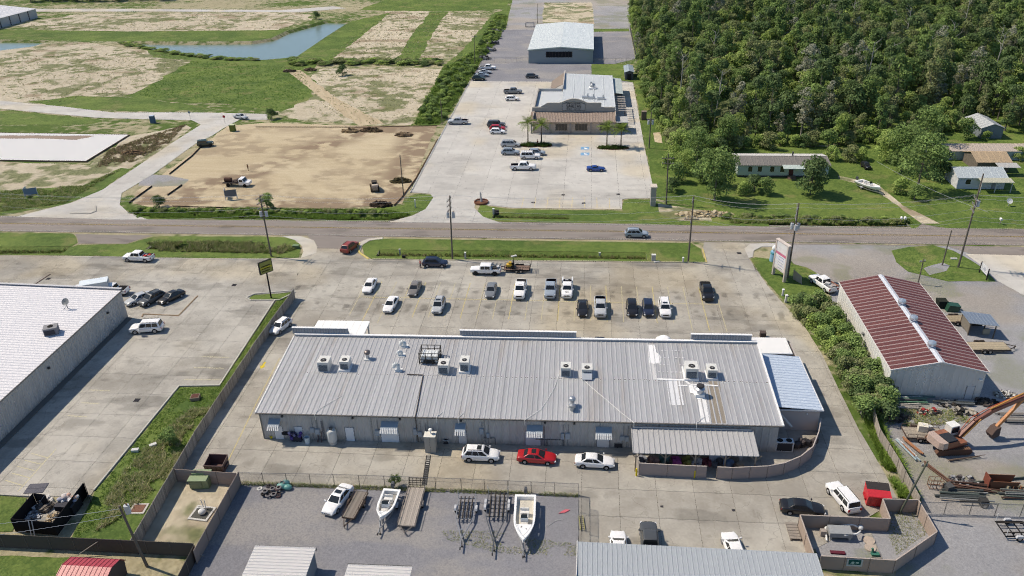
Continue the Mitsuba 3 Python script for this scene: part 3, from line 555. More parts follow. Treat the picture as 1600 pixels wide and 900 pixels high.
base = [PU([p])[0] for p in [(11.24,95.88),(14.06,95.85),(13.93,89.57),(10.24,89.52)]]
for i in range(7):
 for j in range(5):
  s_, t_ = i / 6, j / 4
  a = np.array(base[0]) * (1 - s_) + np.array(base[1]) * s_; b = np.array(base[3]) * (1 - s_) + np.array(base[2]) * s_; p = a * (1 - t_) + b * t_
  if r_.random() < .85: dots.obox(p[0], p[1], rz(p[1]) + .045, r_.uniform(.1, .3), .12, .02)
part(mroof, 'coating', dots, 'matte', WHT_, M=MM, label='rows of white sealant dabs over the roof screws', kind='stuff')
patch(PU([(16.61,89.40),(18.28,89.49),(18.00,81.34),(16.28,81.24)]), (.27, .24, .20), .005)
def ux(px, py=680): pass
def door(u, w, h, c, z0=.05, label=None):
 d = part(shop, 'door', MB().box(u - w / 2, -.075, z0, u + w / 2, -.035, z0 + h), 'matte', c, M=MM, label=label)
 part(d, 'frame', MB().box(u - w / 2 - .07, -.06, z0, u - w / 2 - .005, -.033, z0 + h + .07).box(u + w / 2 + .005, -.06, z0, u + w / 2 + .07, -.033, z0 + h + .07).box(u - w / 2, -.06, z0 + h + .005, u + w / 2, -.033, z0 + h + .07), 'matte', (.22, .23, .25), M=MM)
 part(d, 'handle', MB().box(u + w / 2 - .14, -.12, z0 + 1.0, u + w / 2 - .06, -.078, z0 + 1.08), 'metal', (.5, .5, .5), M=MM)
for px, w, h, c in ((439, 1.1, 2.1, (.72, .72, .72)), (472, 1.0, 2.1, (.55, .60, .66)), (554, 1.1, 2.15, (.74, .76, .78)), (618, 2.3, 2.2, (.74, .76, .78)), (733, 1.0, 2.1, (.68, .68, .68)), (843, 1.9, 2.3, (.66, .67, .69)), (951, 1.5, 2.2, (.66, .66, .66))):
 door((px - 413) / 799.0 * LU, w, h, c)
def awning(px, w):
 u = (px - 408) / 806.0 * LU
 a = part(shop, 'awning', MB().prism([(u - w / 2, -.05, 3.35), (u + w / 2, -.05, 3.35), (u + w / 2, -1.05, 2.75), (u - w / 2, -1.05, 2.75)], (0, 0, .05)), 'matte', (.30, .35, .40), M=MM, label='slatted awning over a rear door')
 n = int(w / .22)
 for k in range(n):
  x = u - w / 2 + (k + .5) * w / n
  part(a, 'slat', MB().prism([(x - .05, -.9, 2.90), (x + .06, -.9, 2.90), (x + .06, -1.42, 2.42), (x - .05, -1.42, 2.42)], (0, 0, .04)), 'matte', (.82, .82, .80), M=MM)
 for s in (-1, 1): part(a, 'bracket', MB().tube((u + s * w / 2, -.05, 2.4), (u + s * w / 2, -1.2, 2.6), .03, n=5).tube((u + s * w / 2, -.05, 3.3), (u + s * w / 2, -1.4, 2.44), .03, n=5), 'matte', (.75, .75, .75), M=MM)
for px, w in ((432, 1.5), (617, 2.2), (729, 1.3), (845, 2.0), (951, 2.0)): awning(px, w)
pipe = MB()
l = [uv(*(-23.47,88.86)), uv(*(-21.26,88.82)), uv(*(-20.78,81.32))]
pp = [(a, b, rz(b) + .12) for a, b in l]
pp.append((pp[-1][0], -.55, rz(-.4) + .1)); pp.append((pp[-1][0], -.30, ZR - .5)); pp.append((pp[-1][0], -.14, .3))
part(shop, 'gas_pipe', pipe.path(pp, .06, 6), 'matte', (.10, .085, .075), M=MM, label='dark gas pipe running over the roof edge and down the wall')
for k, pts in enumerate(([(-2.85,90.05),(-3.42,87.03),(-4.23,84.55),(-4.96,82.72),(-5.95,81.59),(-6.85,80.62)], [(-0.00,89.43),(1.53,87.29),(3.25,85.10),(4.98,82.86),(6.72,80.71)], [(-33.74,80.61),(-33.41,81.45),(-31.27,84.10)], [(-18.06,80.66),(-17.40,81.64)], [(-15.28,80.68),(-14.69,81.65)], [(14.35,81.14),(15.52,82.37)])):
 p3 = [(*uv(x, y), rz(max(uv(x, y)[1], -.3)) + .08) for x, y in pts]
 e = p3[-1] if p3[-1][1] < p3[0][1] else p3[0]
 ext = [(e[0], -.55, rz(-.4) + .06), (e[0] + .02, -.55, ZR - .75)]
 p3 = p3 + ext if e is p3[-1] else ext[::-1] + p3
 part(shop, 'drain_pipe', MB().path(p3, .035, 6), 'matte', (.78, .77, .74), M=MM)
def bx(u0, v0, z0, u1, v1, z1, c, name, label=None): return part(shop, name, MB().box(u0, v0, z0, u1, v1, z1), 'matte', c, M=MM, label=label)
r_ = random.Random(9)
for px in (492, 500, 597, 665, 658, 772, 762, 896, 888, 980, 987):
 u = (px - 410) / 803.0 * LU; w = r_.uniform(.35, .7); z = r_.uniform(1.1, 1.9)
 bx(u - w / 2, -.25, z, u + w / 2, -.035, z + r_.uniform(.6, 1.0), (.36, .40, .44), 'meter_box')
 part(shop, 'conduit', MB().tube((u, -.09, .1), (u, -.09, z), .035, n=5).tube((u + .1, -.09, z + .6), (u + .1, -.09, 3.6), .03, n=5), 'matte', (.25, .26, .27), M=MM)
for px in (508, 510, 674, 860, 1010): 
 u = (px - 410) / 803.0 * LU
 part(shop, 'conduit', MB().tube((u, -.1, .05), (u, -.1, 3.2), .06, n=6), 'matte', (.22, .22, .23), M=MM)
for px in (447, 635, 560, 861, 906, 731): 
 u = (px - 410) / 803.0 * LU
 l_ = bx(u - .12, -.3, 3.75, u + .12, -.035, 3.95, (.10, .10, .10), 'wall_lamp')
m = MB()
for a, b in (((864, 690), (864, 693)), ((846, 690), (890, 690)), ((765, 689), (783, 689))):
 ua, ub = (a[0] - 410) / 803 * LU, (b[0] - 410) / 803 * LU
 m.tube((ua, -.12, 1.2), (ub + .01, -.12, 1.2), .05, n=6).tube((ub, -.12, 1.2), (ub, -.12, .1), .05, n=6)
part(shop, 'wall_pipe', m, 'matte', (.12, .12, .12), M=MM)
for k in range(1, 9): bx(k * LU / 9 - .06, -.045, .0, k * LU / 9 + .06, -.034, ZR - .1, (.30, .30, .29), 'panel_joint')
bx(-.04, -.09, 0, .1, -.034, ZR - .1, (.24, .23, .20), 'corner_trim')
part(shop, 'rear_pad', MB().box(20.5, -1.15, .06, 58, -.04, .16), 'concrete_main', M=MM)
key = part(shop, 'lean_to', MB().box(47.9, -.5, 3.70, 62.4, -.36, 3.84), 'matte', (.5, .5, .5), M=MM, label='ribbed metal lean-to roof over the rear store yard')
roof_plane(key, (47.75, -4.55, 3.05), (62.6, -4.55, 3.05), (62.6, -.38, 3.62), (47.75, -.38, 3.62), 'matte', .62, (.42, .42, .425), (.36, .36, .365), rh=.08, rw=.16, M=MM)
for k in range(5):
 u = 48.1 + k * 3.55
 part(key, 'post', MB().box(u - .08, -4.45, .05, u + .08, -4.29, 3.0), 'matte', (.36, .29, .22), M=MM)
 part(key, 'brace', MB().beam((u - .7, -4.37, 2.95), (u, -4.37, 2.2), .07, .07).beam((u + .7, -4.37, 2.95), (u, -4.37, 2.2), .07, .07), 'matte', (.33, .26, .19), M=MM)
part(key, 'post', MB().box(60.9, -2.3, .05, 61.3, -1.9, 3.3), 'matte', (.60, .57, .53), M=MM, label='thick pale column at the end of the lean-to')
part(key, 'sheet', MB().box(57.2, -2.6, .1, 59.2, -2.5, 2.0), 'matte', (.42, .46, .52), M=MM, label='pale sheet leaning under the lean-to')
ann = thing('annex', 'small annex with a blue ribbed roof on the end of the shop building', 'building')
AW = (.42, .385, .37)
m = MB(); part(ann, 'wall', m.box(67.0, 4.6, 0, 72.1, 4.75, 3.3), 'matte', AW, M=MM)
part(ann, 'wall', MB().box(71.95, 4.76, 0, 72.1, 21.2, 3.3), 'matte', AW, M=MM)
part(ann, 'wall', MB().box(67.0, 21.05, 0, 71.9, 21.2, 3.6), 'matte', AW, M=MM)
roof_plane(ann, (72.3, 4.45, 3.42), (72.3, 17.0, 3.42), (66.33, 17.0, 3.85), (66.33, 4.45, 3.85), 'matte', .6, (.47, .55, .66), rh=.06, rw=.18, M=MM)
for s, (v0, v1) in enumerate(((17.05, 18.4), (18.44, 19.8), (19.84, 21.4))): part(ann, 'white_roof', MB().box(66.3, v0, 3.8 - .02 * s, 71.4, v1, 3.92 - .02 * s), 'matte', (.74, .74, .73), M=MM)
part(ann, 'fascia', MB().box(66.9, 4.33, 3.28, 72.45, 4.45, 3.46).box(72.31, 4.46, 3.28, 72.45, 17.0, 3.46), 'matte', (.62, .63, .65), M=MM)
part(ann, 'pipe', MB().tube((67.0, 4.2, 2.9), (68.4, 3.2, 1.6), .16, n=8), 'matte', (.55, .53, .50), M=MM)
part(ann, 'wall_lamp', MB().box(70.4, 4.4, 2.7, 70.55, 4.59, 2.85), 'matte', (.8, .8, .78), M=MM)
ws = thing('workshop', 'white metal workshop with a rusty red ribbed gable roof', 'building')
X0, X1, Y0, Y1, XR, E, R_ = 41.9, 54.2, 94.5, 119.7, 48.0, 4.55, 6.0
ribbed_wall(ws, (X0, Y1), (X0, Y0), 0, E, E, 'cladding_white')
ribbed_wall(ws, (X1, Y0), (X1, Y1), 0, E, E, 'cladding_white')
for yy, o in ((Y0, 1), (Y1, -1)):
 a, b = ((X0 + .13, yy), (X1 - .13, yy))
 w = part(ws, 'wall', MB().prism([(X0, yy, 0), (X1, yy, 0), (X1, yy, E), (XR, yy, R_ - .05), (X0, yy, E)], (0, .12 * o, 0)), 'cladding_white')
 rb = MB()
 for k in range(1, int((X1 - X0) / .9)):
  x = X0 + k * .9; zt = E + (R_ - .05 - E) * (1 - abs(x - XR) / (6.1 if x < XR else 6.2)) - .05
  rb.prism([(x - .14, yy, 0), (x + .14, yy, 0), (x, yy - .06 * o, 0)], (0, 0, zt))
 part(w, 'rib', rb, 'cladding_white', kind='stuff')
roof_plane(ws, (X0 - .2, Y0 - .25, E + .02), (X0 - .2, Y1 + .25, E + .02), (XR - .01, Y1 + .25, R_), (XR - .01, Y0 - .25, R_), 'rusty_roof', .95, None, (.46, .36, .34), 'matte', rw=.15, rh=.06)
roof_plane(ws, (X1 + .2, Y0 - .25, E + .02), (X1 + .2, Y1 + .25, E + .02), (XR + .01, Y1 + .25, R_), (XR + .01, Y0 - .25, R_), 'rusty_roof', .95, None, (.46, .36, .34), 'matte', rw=.15, rh=.06)
part(ws, 'ridge_cap', MB().prism([(XR - .42, Y0 - .27, R_ - .03), (XR, Y0 - .27, R_ + .11), (XR + .42, Y0 - .27, R_ - .03)], (0, Y1 - Y0 + .54, 0)), 'matte', (.55, .58, .64))
part(ws, 'eave_trim', MB().box(X0 - .26, Y0 - .27, E - .12, X0 - .2, Y1 + .27, E + .06).box(X1 + .2, Y0 - .27, E - .12, X1 + .26, Y1 + .27, E + .06), 'matte', (.68, .66, .64))
part(ws, 'rake_trim', MB().beam((X0 - .25, Y0 - .3, E - .02), (XR, Y0 - .3, R_ - .02), .08, .16).beam((XR, Y0 - .3, R_ - .02), (X1 + .25, Y0 - .3, E - .02), .08, .16), 'matte', (.70, .70, .70))
for px, py in ((1412,474), (1431,499), (1458,539)):
 x, y = (48.29,110.08) if px == 1412 else ((48.34,105.10) if px == 1431 else (48.30,98.09))
 v = part(ws, 'roof_ventilator', MB().lathe([(.28, 0), (.28, .3), (.55, .35), (.6, .6), (.5, .85), (.01, .95)], (XR, y, R_ - .02), 14), 'metal', (.62, .68, .74), smooth=40)
 part(v, 'base', MB().box(XR - .45, y - .45, R_ - .15, XR + .45, y + .45, R_ + .14), 'matte', (.5, .54, .6))
part(ws, 'door', MB().box(X1 - 1.95, Y0 - .07, .05, X1 - 1.0, Y0 - .04, 2.1), 'matte', (.60, .60, .60))
part(ws, 'door_frame', MB().box(X1 - 2.03, Y0 - .055, .0, X1 - 1.95, Y0 - .036, 2.2).box(X1 - 1.0, Y0 - .055, .0, X1 - .92, Y0 - .036, 2.2), 'matte', (.25, .25, .25))
part(ws, 'wall_lamp', MB().box(X1 - .75, Y0 - .3, 3.2, X1 - .35, Y0 - .04, 3.35), 'matte', (.8, .8, .78))
part(ws, 'meter_box', MB().box(X0 + 1.2, Y0 - .2, 1.2, X0 + 1.45, Y0 - .04, 1.7), 'matte', (.2, .2, .2))
part(ws, 'wall_lamp', MB().box(X0 - .3, 105.8, 3.0, X0 - .04, 106.3, 3.3), 'matte', (.2, .2, .2))
part(ws, 'base_band', MB().box(X0 + .2, Y0 - .09, .02, X0 + 6.5, Y0 - .04, .38), 'matte', (.16, .24, .24), label='greenish damp band at the foot of the wall')
wh = thing('warehouse', 'large flat grey metal warehouse with a pale ribbed roof at the left edge', 'building')
WX, WY, WE = -76.3, 111.0, 5.1
ribbed_wall(wh, (WX, 40), (WX, WY), 0, WE, WE, 'cladding_grey', rib=.9, rib_d=.07)
w_ = part(wh, 'wall', MB().box(-140, WY - .12, 0, WX - .13, WY, WE + .2), 'cladding_grey')
part(wh, 'footing', MB().box(WX + .01, 40, 0, WX + .9, WY - .4, .22), 'matte', (.16, .155, .145))
roof_plane(wh, (WX + .1, 40, WE + .05), (WX + .1, WY - .02, WE + .05), (-140, WY - .02, WE + 1.6), (-140, 40, WE + 1.6), 'matte', .65, (.70, .69, .71), (.60, .60, .62), rw=.2, rh=.045, ribs=True)
part(wh, 'gutter', MB().box(WX + .11, 40, WE - .1, WX + .22, WY + .1, WE + .07), 'matte', (.22, .21, .20))
part(wh, 'parapet', MB().prism([(-140, WY + .01, WE - .3), (WX + .1, WY + .01, WE - .3), (WX + .1, WY + .01, WE + .28), (-140, WY + .01, WE + 1.8)], (0, .3, 0)), 'matte', (.16, .17, .19))
part(wh, 'parapet_cap', MB().beam((-140, WY + .16, WE + 1.87), (WX + .15, WY + .16, WE + .35), .42, .10), 'matte', (.55, .55, .56))
for y in (106, 90, 72): part(wh, 'wall_lamp', MB().box(WX + .05, y - .15, 3.6, WX + .35, y + .15, 3.85), 'matte', (.08, .08, .08))
hall = thing('metal_hall', 'big pale grey gabled metal hall with a wide dark opening in its front', 'building')
X0, X1, Y0, Y1, XR, E, R_ = -21.7, 2.3, 304.0, 356.0, -9.7, 5.1, 6.1
part(hall, 'wall', MB().prism([(X0, Y0, 0), (X1, Y0, 0), (X1, Y0, E), (XR, Y0, R_ - .1), (X0, Y0, E)], (0, .15, 0)), 'matte', (.30, .34, .35))
part(hall, 'wall', MB().prism([(X0, Y1, 0), (X1, Y1, 0), (X1, Y1, E), (XR, Y1, R_ - .1), (X0, Y1, E)], (0, -.15, 0)), 'matte', (.30, .34, .35))
part(hall, 'wall', MB().box(X0, Y0 + .16, 0, X0 + .15, Y1 - .16, E), 'matte', (.30, .34, .35)); part(hall, 'wall', MB().box(X1 - .15, Y0 + .16, 0, X1, Y1 - .16, E), 'matte', (.30, .34, .35))
roof_plane(hall, (X0 - .3, Y0 - .3, E), (X0 - .3, Y1 + .3, E), (XR - .01, Y1 + .3, R_), (XR - .01, Y0 - .3, R_), 'matte', 2.4, (.55, .60, .62), rw=.3)
roof_plane(hall, (X1 + .3, Y0 - .3, E), (X1 + .3, Y1 + .3, E), (XR + .01, Y1 + .3, R_), (XR + .01, Y0 - .3, R_), 'matte', 2.4, (.58, .64, .67), rw=.3)
part(hall, 'fascia', MB().beam((X0 - .3, Y0 - .34, E - .15), (XR, Y0 - .34, R_ - .15), .08, .4).beam((XR, Y0 - .34, R_ - .15), (X1 + .3, Y0 - .34, E - .15), .08, .4), 'matte', (.52, .58, .52))
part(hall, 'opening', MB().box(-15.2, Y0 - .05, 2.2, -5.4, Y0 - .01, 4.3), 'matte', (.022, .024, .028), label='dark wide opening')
for k in range(9): part(hall, 'opening_bar', MB().box(-15.0 + k * 1.15, Y0 - .09, 2.2, -14.9 + k * 1.15, Y0 - .055, 4.3), 'matte', (.12, .09, .08))
rs = thing('restaurant', 'tan restaurant with an arched parapet sign and a brown tiled porch roof', 'building')
B = 'tan_brick'
part(rs, 'wall', MB().box(-14.5, 216, 0, 8.3, 216.25, 3.4), B); part(rs, 'wall', MB().box(-14.5, 216.26, 0, -14.25, 243.2, 4.9), 'matte', (.40, .35, .31))
part(rs, 'wall', MB().box(8.05, 216.26, 0, 8.3, 262, 4.9), 'matte', (.40, .35, .31)); part(rs, 'wall', MB().box(-14.2, 243, 0, -7, 243.2, 4.9), 'matte', (.40, .35, .31))
part(rs, 'wall', MB().box(-7.1, 243.21, 0, -6.9, 264, 5.4), 'matte', (.46, .40, .35)); part(rs, 'wall', MB().box(-6.8, 262, 0, 8, 262.2, 4.9), 'matte', (.40, .35, .31))
pts = [(-15, 4.6), (8, 4.6), (8, 5.75), (4.1, 5.75), (4.1, 7.0), (.4, 7.0)]
for t in np.linspace(0, 1, 15)[1:-1]: pts.append((.4 - 7.5 * t, 7.0 + 1.15 * math.sin(math.pi * t)))
pts += [(-7.1, 7.0), (-10.7, 7.0), (-10.7, 5.75), (-15, 5.75)]
pp = part(rs, 'parapet', MB().prism([(x, 221.4, z) for x, z in pts], (0, .3, 0)), 'matte', (.40, .385, .35))
cap = MB()
for (xa, za), (xb, zb) in zip(pts[1:], pts[2:] + pts[:0]):
 if abs(xa - xb) > .01 or abs(za - zb) > .3: cap.beam((xa, 221.55, za + .06), (xb, 221.55, zb + .06), .42, .14)
part(pp, 'cap', cap, 'matte', (.56, .52, .45))
sg = part(pp, 'sign_board', MB().box(-6.6, 221.33, 4.95, -.1, 221.39, 6.9), 'matte', (.42, .41, .39))
fr = MB(); o = [(-6.5, 5.05), (-.2, 5.05), (-.2, 6.75), (-1.4, 7.2), (-3.3, 7.35), (-5.3, 7.2), (-6.5, 6.75), (-6.5, 5.05)]
for (xa, za), (xb, zb) in zip(o[:-1], o[1:]): fr.beam((xa, 221.31, za), (xb, 221.31, zb), .06, .09)
part(sg, 'frame', fr, 'matte', (.09, .085, .08))
def lettering(parent, txt, h, x, y, z, width=None, c=(.02, .02, .02), M=None, bold=True, name='lettering', depth=.04):
 m = meshkit.text_mesh(txt, h, depth, bold); b = m.bounds
 sx = (width / (b[1][0] - b[0][0])) if width else 1.0
 v = np.array(m.vertices); v[:, 0] = (v[:, 0] - (b[0][0] + b[1][0]) / 2) * sx
 q = np.column_stack([v[:, 0], -v[:, 2], v[:, 1]])   # upright, facing -y
 if M is not None: q = q @ np.array(M)[:3, :3].T + np.array(M)[:3, 3]
 else: q = q + np.array([x, y, z])
 return part(parent, name, MB().add(q, m.faces), 'matte', c)
lettering(sg, 'SARITAS', .85, -3.35, 221.32, 5.75, 4.1)
lettering(sg, 'GRILL & CANTINA', .22, -3.35, 221.32, 6.78, 3.7)
for x0, x1 in ((-5.3, -3.9), (-3.3, -2.5), (-2.3, -1.4)): part(sg, 'sign_strip', MB().box(x0, 221.29, 5.25, x1, 221.325, 5.5), 'matte', (.05, .05, .055))
roof_plane(rs, (-15.2, 215.1, 3.4), (8.1, 215.1, 3.4), (8.1, 221.35, 4.55), (-15.2, 221.35, 4.55), 'matte', .42, (.27, .215, .18), (.36, .30, .26), rw=.18, rh=.08, name='porch_roof', label='brown ribbed tile porch roof')
for x in (-14.8, -9.7, -4.1, 1.5, 7.6): part(rs, 'pillar', MB().box(x - .2, 215.3, 0, x + .2, 215.7, 3.38), 'matte', (.34, .31, .29))
for x0, x1 in ((-8.2, -5.0), (-2.8, .5), (4.0, 6.6)):
 w = part(rs, 'window', MB().box(x0, 215.9, .95, x1, 215.96, 2.6), 'window_glass')
 part(w, 'frame', MB().box(x0 - .1, 215.88, .85, x1 + .1, 215.99, .95).box(x0 - .1, 215.88, 2.6, x1 + .1, 215.99, 2.7).box((x0 + x1) / 2 - .05, 215.87, .95, (x0 + x1) / 2 + .05, 215.9, 2.6), 'matte', (.20, .16, .13))
 part(w, 'pane_bar', MB().box(x0 + (x1 - x0) * .25, 215.88, .95, x0 + (x1 - x0) * .27, 215.9, 2.6).box(x0 + (x1 - x0) * .75, 215.88, .95, x0 + (x1 - x0) * .77, 215.9, 2.6), 'matte', (.25, .2, .16))
part(rs, 'bench', MB().box(-7.2, 215.2, .4, -5.4, 215.6, .5).box(-7.1, 215.25, .07, -7.0, 215.55, .4).box(-5.6, 215.25, .07, -5.5, 215.55, .4), 'matte', (.3, .28, .26))
part(rs, 'roof', MB().box(-14.2, 221.75, 4.7, -7.0, 242.9, 4.9), 'matte', (.52, .55, .57))
part(rs, 'parapet', MB().box(-14.55, 221.75, 4.9, -14.25, 243.2, 5.9), 'matte', (.38, .36, .33)); part(rs, 'parapet', MB().box(-14.2, 242.95, 4.9, -7.15, 243.2, 5.7), 'matte', (.45, .46, .46))
roof_plane(rs, (-6.85, 221.8, 4.9), (8.3, 221.8, 4.9), (8.3, 262, 5.2), (-6.85, 262, 5.9), 'matte', 2.6, (.50, .54, .57), rh=.04, rw=.3)
part(rs, 'parapet', MB().box(-7.12, 243.25, 5.0, -6.86, 264, 6.5), 'matte', (.5, .47, .44))
part(rs, 'gable_roof', MB().prism([(-11.2, 262, 3.4), (-7.15, 266, 5.4), (-7.15, 250, 5.4), (-11.2, 250, 3.4)], (0, 0, -.15)), 'matte', (.25, .21, .18))
part(rs, 'lean_to_roof', MB().prism([(8.35, 243.5, 4.3), (11.2, 243.5, 3.9), (11.2, 263, 3.9), (8.35, 263, 4.3)], (0, 0, -.12)), 'matte', (.42, .48, .48))
part(rs, 'lean_to_wall', MB().box(11.0, 243.5, 0, 11.15, 263, 3.75), 'matte', (.35, .33, .30)); part(rs, 'lean_to_wall', MB().box(8.35, 243.5, 0, 10.98, 243.65, 3.6), 'matte', (.2, .2, .2))
pg = part(rs, 'pergola', MB().box(8.4, 225, 3.4, 8.55, 241, 3.55).box(11.3, 225, 3.4, 11.45, 241, 3.55), 'matte', (.28, .25, .23))
for k in range(9): part(pg, 'beam', MB().box(8.4, 225.5 + k * 1.9, 3.56, 11.6, 225.9 + k * 1.9, 3.75), 'matte', (.50, .47, .44))
for x, y in ((11.35, 225.2), (11.35, 233), (11.35, 240.8)): part(pg, 'post', MB().box(x - .1, y - .1, 0, x + .1, y + .1, 3.4), 'matte', (.3, .27, .25))
pr2 = part(rs, 'side_porch', MB().box(8.4, 215.5, 3.1, 11.6, 221.5, 3.3), 'matte', (.42, .43, .43), label='flat grey side porch')
for x, y in ((8.6, 215.8), (11.4, 215.8), (11.4, 221.2)): part(pr2, 'post', MB().box(x - .1, y - .1, 0, x + .1, y + .1, 3.1), 'matte', (.35, .33, .32))
part(pr2, 'wall', MB().box(8.45, 221.3, 0, 11.3, 221.5, 3.1), 'matte', (.13, .12, .12))
key = thing('roof_exhaust_fan', 'exhaust fan on a white curb on the restaurant roof', 'exhaust fan')
x, y = (1.96,245.65)
part(key, 'curb', MB().box(x - 1.1, y - 1.4, 5.2, x + 1.1, y + .9, 5.5), 'matte', (.75, .75, .75)); part(key, 'hood', MB().lathe([(.6, 0), (.6, .5), (.85, .6), (.5, 1.1), (.01, 1.2)], (x, y, 5.5), 12), 'metal', (.4, .42, .44)); part(key, 'duct', MB().tube((x - .5, y + .3, 5.5), (x - .5, y + .3, 7.0), .35, n=10), 'metal', (.6, .6, .6))
for px in (911, 920, 945):
 x, y = (-0.11,234.33) if px == 911 else ((1.57,233.60) if px == 920 else (4.35,232.87))
 solo('roof_duct', MB().box(x - 1.1, y - .5, 5.0, x + 1.1, y + .6, 5.6).tube((x + .6, y, 5.6), (x + .6, y, 6.4), .2, n=8), 'metal', (.5, .52, .54), 'low metal duct box behind the arched parapet', 'duct', 'duct boxes behind the restaurant parapet')
def cottage(name, label, x0, x1, y0, y1, eave, ridge, wall, roof, axis='x', z0=0, rib=1.4, over=.35, M=None):
 k = thing(name, label, 'house')
 if axis == 'x':
  ym = (y0 + y1) / 2
  part(k, 'wall', MB().box(x0, y0, z0, x1, y0 + .12, eave), 'matte', wall, M=M); part(k, 'wall', MB().box(x0, y1 - .12, z0, x1, y1, eave), 'matte', wall, M=M)
  for xa, d in ((x0, .12), (x1, -.12)): part(k, 'wall', MB().prism([(xa, y0 + .13, z0), (xa, y1 - .13, z0), (xa, y1 - .13, eave), (xa, ym, ridge - .1), (xa, y0 + .13, eave)], (d, 0, 0)), 'matte', wall, M=M)
  ro = roof_plane(k, (x0 - over, y0 - over, eave - .05), (x1 + over, y0 - over, eave - .05), (x1 + over, ym - .01, ridge), (x0 - over, ym - .01, ridge), 'matte', rib, roof, rw=.2, M=M)
  roof_plane(k, (x0 - over, y1 + over, eave - .05), (x1 + over, y1 + over, eave - .05), (x1 + over, ym + .01, ridge), (x0 - over, ym + .01, ridge), 'matte', rib, roof, M=M)
 else:
  xm = (x0 + x1) / 2
  part(k, 'wall', MB().box(x0, y0, z0, x0 + .12, y1, eave), 'matte', wall, M=M); part(k, 'wall', MB().box(x1 - .12, y0, z0, x1, y1, eave), 'matte', wall, M=M)
  for ya, d in ((y0, .12), (y1, -.12)): part(k, 'wall', MB().prism([(x0 + .13, ya, z0), (x1 - .13, ya, z0), (x1 - .13, ya, eave), (xm, ya, ridge - .1), (x0 + .13, ya, eave)], (0, d, 0)), 'matte', wall, M=M)
  roof_plane(k, (x0 - over, y0 - over, eave - .05), (x0 - over, y1 + over, eave - .05), (xm - .01, y1 + over, ridge), (xm - .01, y0 - over, ridge), 'matte', rib, roof, M=M)
  roof_plane(k, (x1 + over, y0 - over, eave - .05), (x1 + over, y1 + over, eave - .05), (xm + .01, y1 + over, ridge), (xm + .01, y0 - over, ridge), 'matte', rib, roof, M=M)
 return k
def win(k, x0, x1, y, z0, z1, M=None):
 w = part(k, 'window', MB().box(x0, y - .04, z0, x1, y - .01, z1), 'window_glass', M=M)
 part(w, 'frame', MB().box(x0 - .07, y - .06, z0 - .07, x1 + .07, y - .005, z0 - .005).box(x0 - .07, y - .06, z1 + .005, x1 + .07, y - .005, z1 + .07), 'matte', (.75, .75, .75), M=M)
mh = cottage('mobile_home', 'long pale mobile home with a streaked grey roof behind the round tree', 35.6, 56.2, 181.8, 189.5, 3.1, 3.9, (.48, .55, .52), (.20, .19, .18), z0=.5, rib=1.2)
part(mh, 'roof_coat', MB().prism([(35.2, 185.75, 3.93), (56.6, 185.75, 3.93), (56.6, 189.8, 3.13), (35.2, 189.8, 3.13)], (0, 0, .03)), 'matte', (.55, .54, .52), label='pale far slope of the roof')
part(mh, 'skirting', MB().box(35.65, 181.9, 0, 56.15, 182.0, .5), 'matte', (.09, .085, .08))
for x in (38.0, 40.2, 43.0, 45.3, 50.5, 53): win(mh, x, x + .9, 181.8, 1.4, 2.7)
part(mh, 'door', MB().box(47.3, 181.73, .6, 48.3, 181.79, 2.7), 'matte', (.12, .05, .05)); part(mh, 'steps', MB().box(47.0, 180.4, 0, 48.8, 181.7, .3).box(47.0, 181.0, .3, 48.8, 181.7, .6), 'matte', (.2, .14, .11))
part(mh, 'chimney', MB().box(48.6, 186, 3.8, 48.9, 186.3, 4.9), 'matte', (.12, .12, .12))
part(mh, 'porch', MB().prism([(45.6, 181.7, 3.05), (50.4, 181.7, 3.05), (50.4, 179.9, 2.7), (45.6, 179.9, 2.7)], (0, 0, .1)), 'matte', (.45, .52, .49))
ww = cottage('white_cottage', 'white cottage with a pale metal roof and a covered porch beside the lawn', 82.3, 92.3, 175.2, 182.0, 2.75, 4.0, (.56, .57, .60), (.42, .47, .50), rib=1.4)
win(ww, 84.0, 85.0, 175.2, 1.2, 2.3); part(ww, 'door', MB().box(83.2, 175.1, .1, 84.0, 175.19, 2.1) if False else MB().box(89.6, 175.12, .1, 90.5, 175.19, 2.1), 'matte', (.3, .3, .32)); 
pch = part(ww, 'porch_roof', MB().prism([(86.2, 174.8, 2.72), (93.0, 174.8, 2.72), (93.0, 172.7, 2.4), (86.2, 172.7, 2.4)], (0, 0, .1)), 'matte', (.44, .44, .36))
for x in (86.4, 89.4, 92.7): part(pch, 'post', MB().box(x - .07, 172.9, 0, x + .07, 173.05, 2.4), 'matte', (.5, .5, .5))
br = cottage('tan_cottage', 'cottage with a tan hipped roof between the white cottage and the long rusty roof', 91.0, 98.2, 186.5, 194.0, 2.5, 3.7, (.16, .14, .12), (.40, .31, .21), rib=1.4)
part(br, 'lean_to', MB().prism([(94.5, 185.9, 2.4), (99.2, 185.9, 2.4), (99.2, 183.4, 2.1), (94.5, 183.4, 2.1)], (0, 0, .1)), 'matte', (.42, .42, .41))
lr = cottage('long_shed', 'long low shed with a rust streaked pale roof at the right edge', 84.6, 125, 195.0, 200.5, 2.4, 3.2, (.40, .46, .49), (.44, .38, .33), rib=1.0)
gs = cottage('grey_shed', 'grey roofed shed standing among the trees at the right', 102.4, 107.8, 212.2, 222.0, 2.9, 4.0, (.20, .23, .26), (.42, .44, .45), axis='y')
sh = cottage('garden_shed', 'small dark shed with a bluish roof beside the fence of the hall', 13.2, 15.9, 277.6, 287, 2.7, 3.2, (.09, .10, .12), (.34, .40, .44), axis='y')
part(sh, 'door', MB().box(13.9, 277.5, .05, 15.2, 277.58, 2.0), 'matte', (.03, .03, .035))
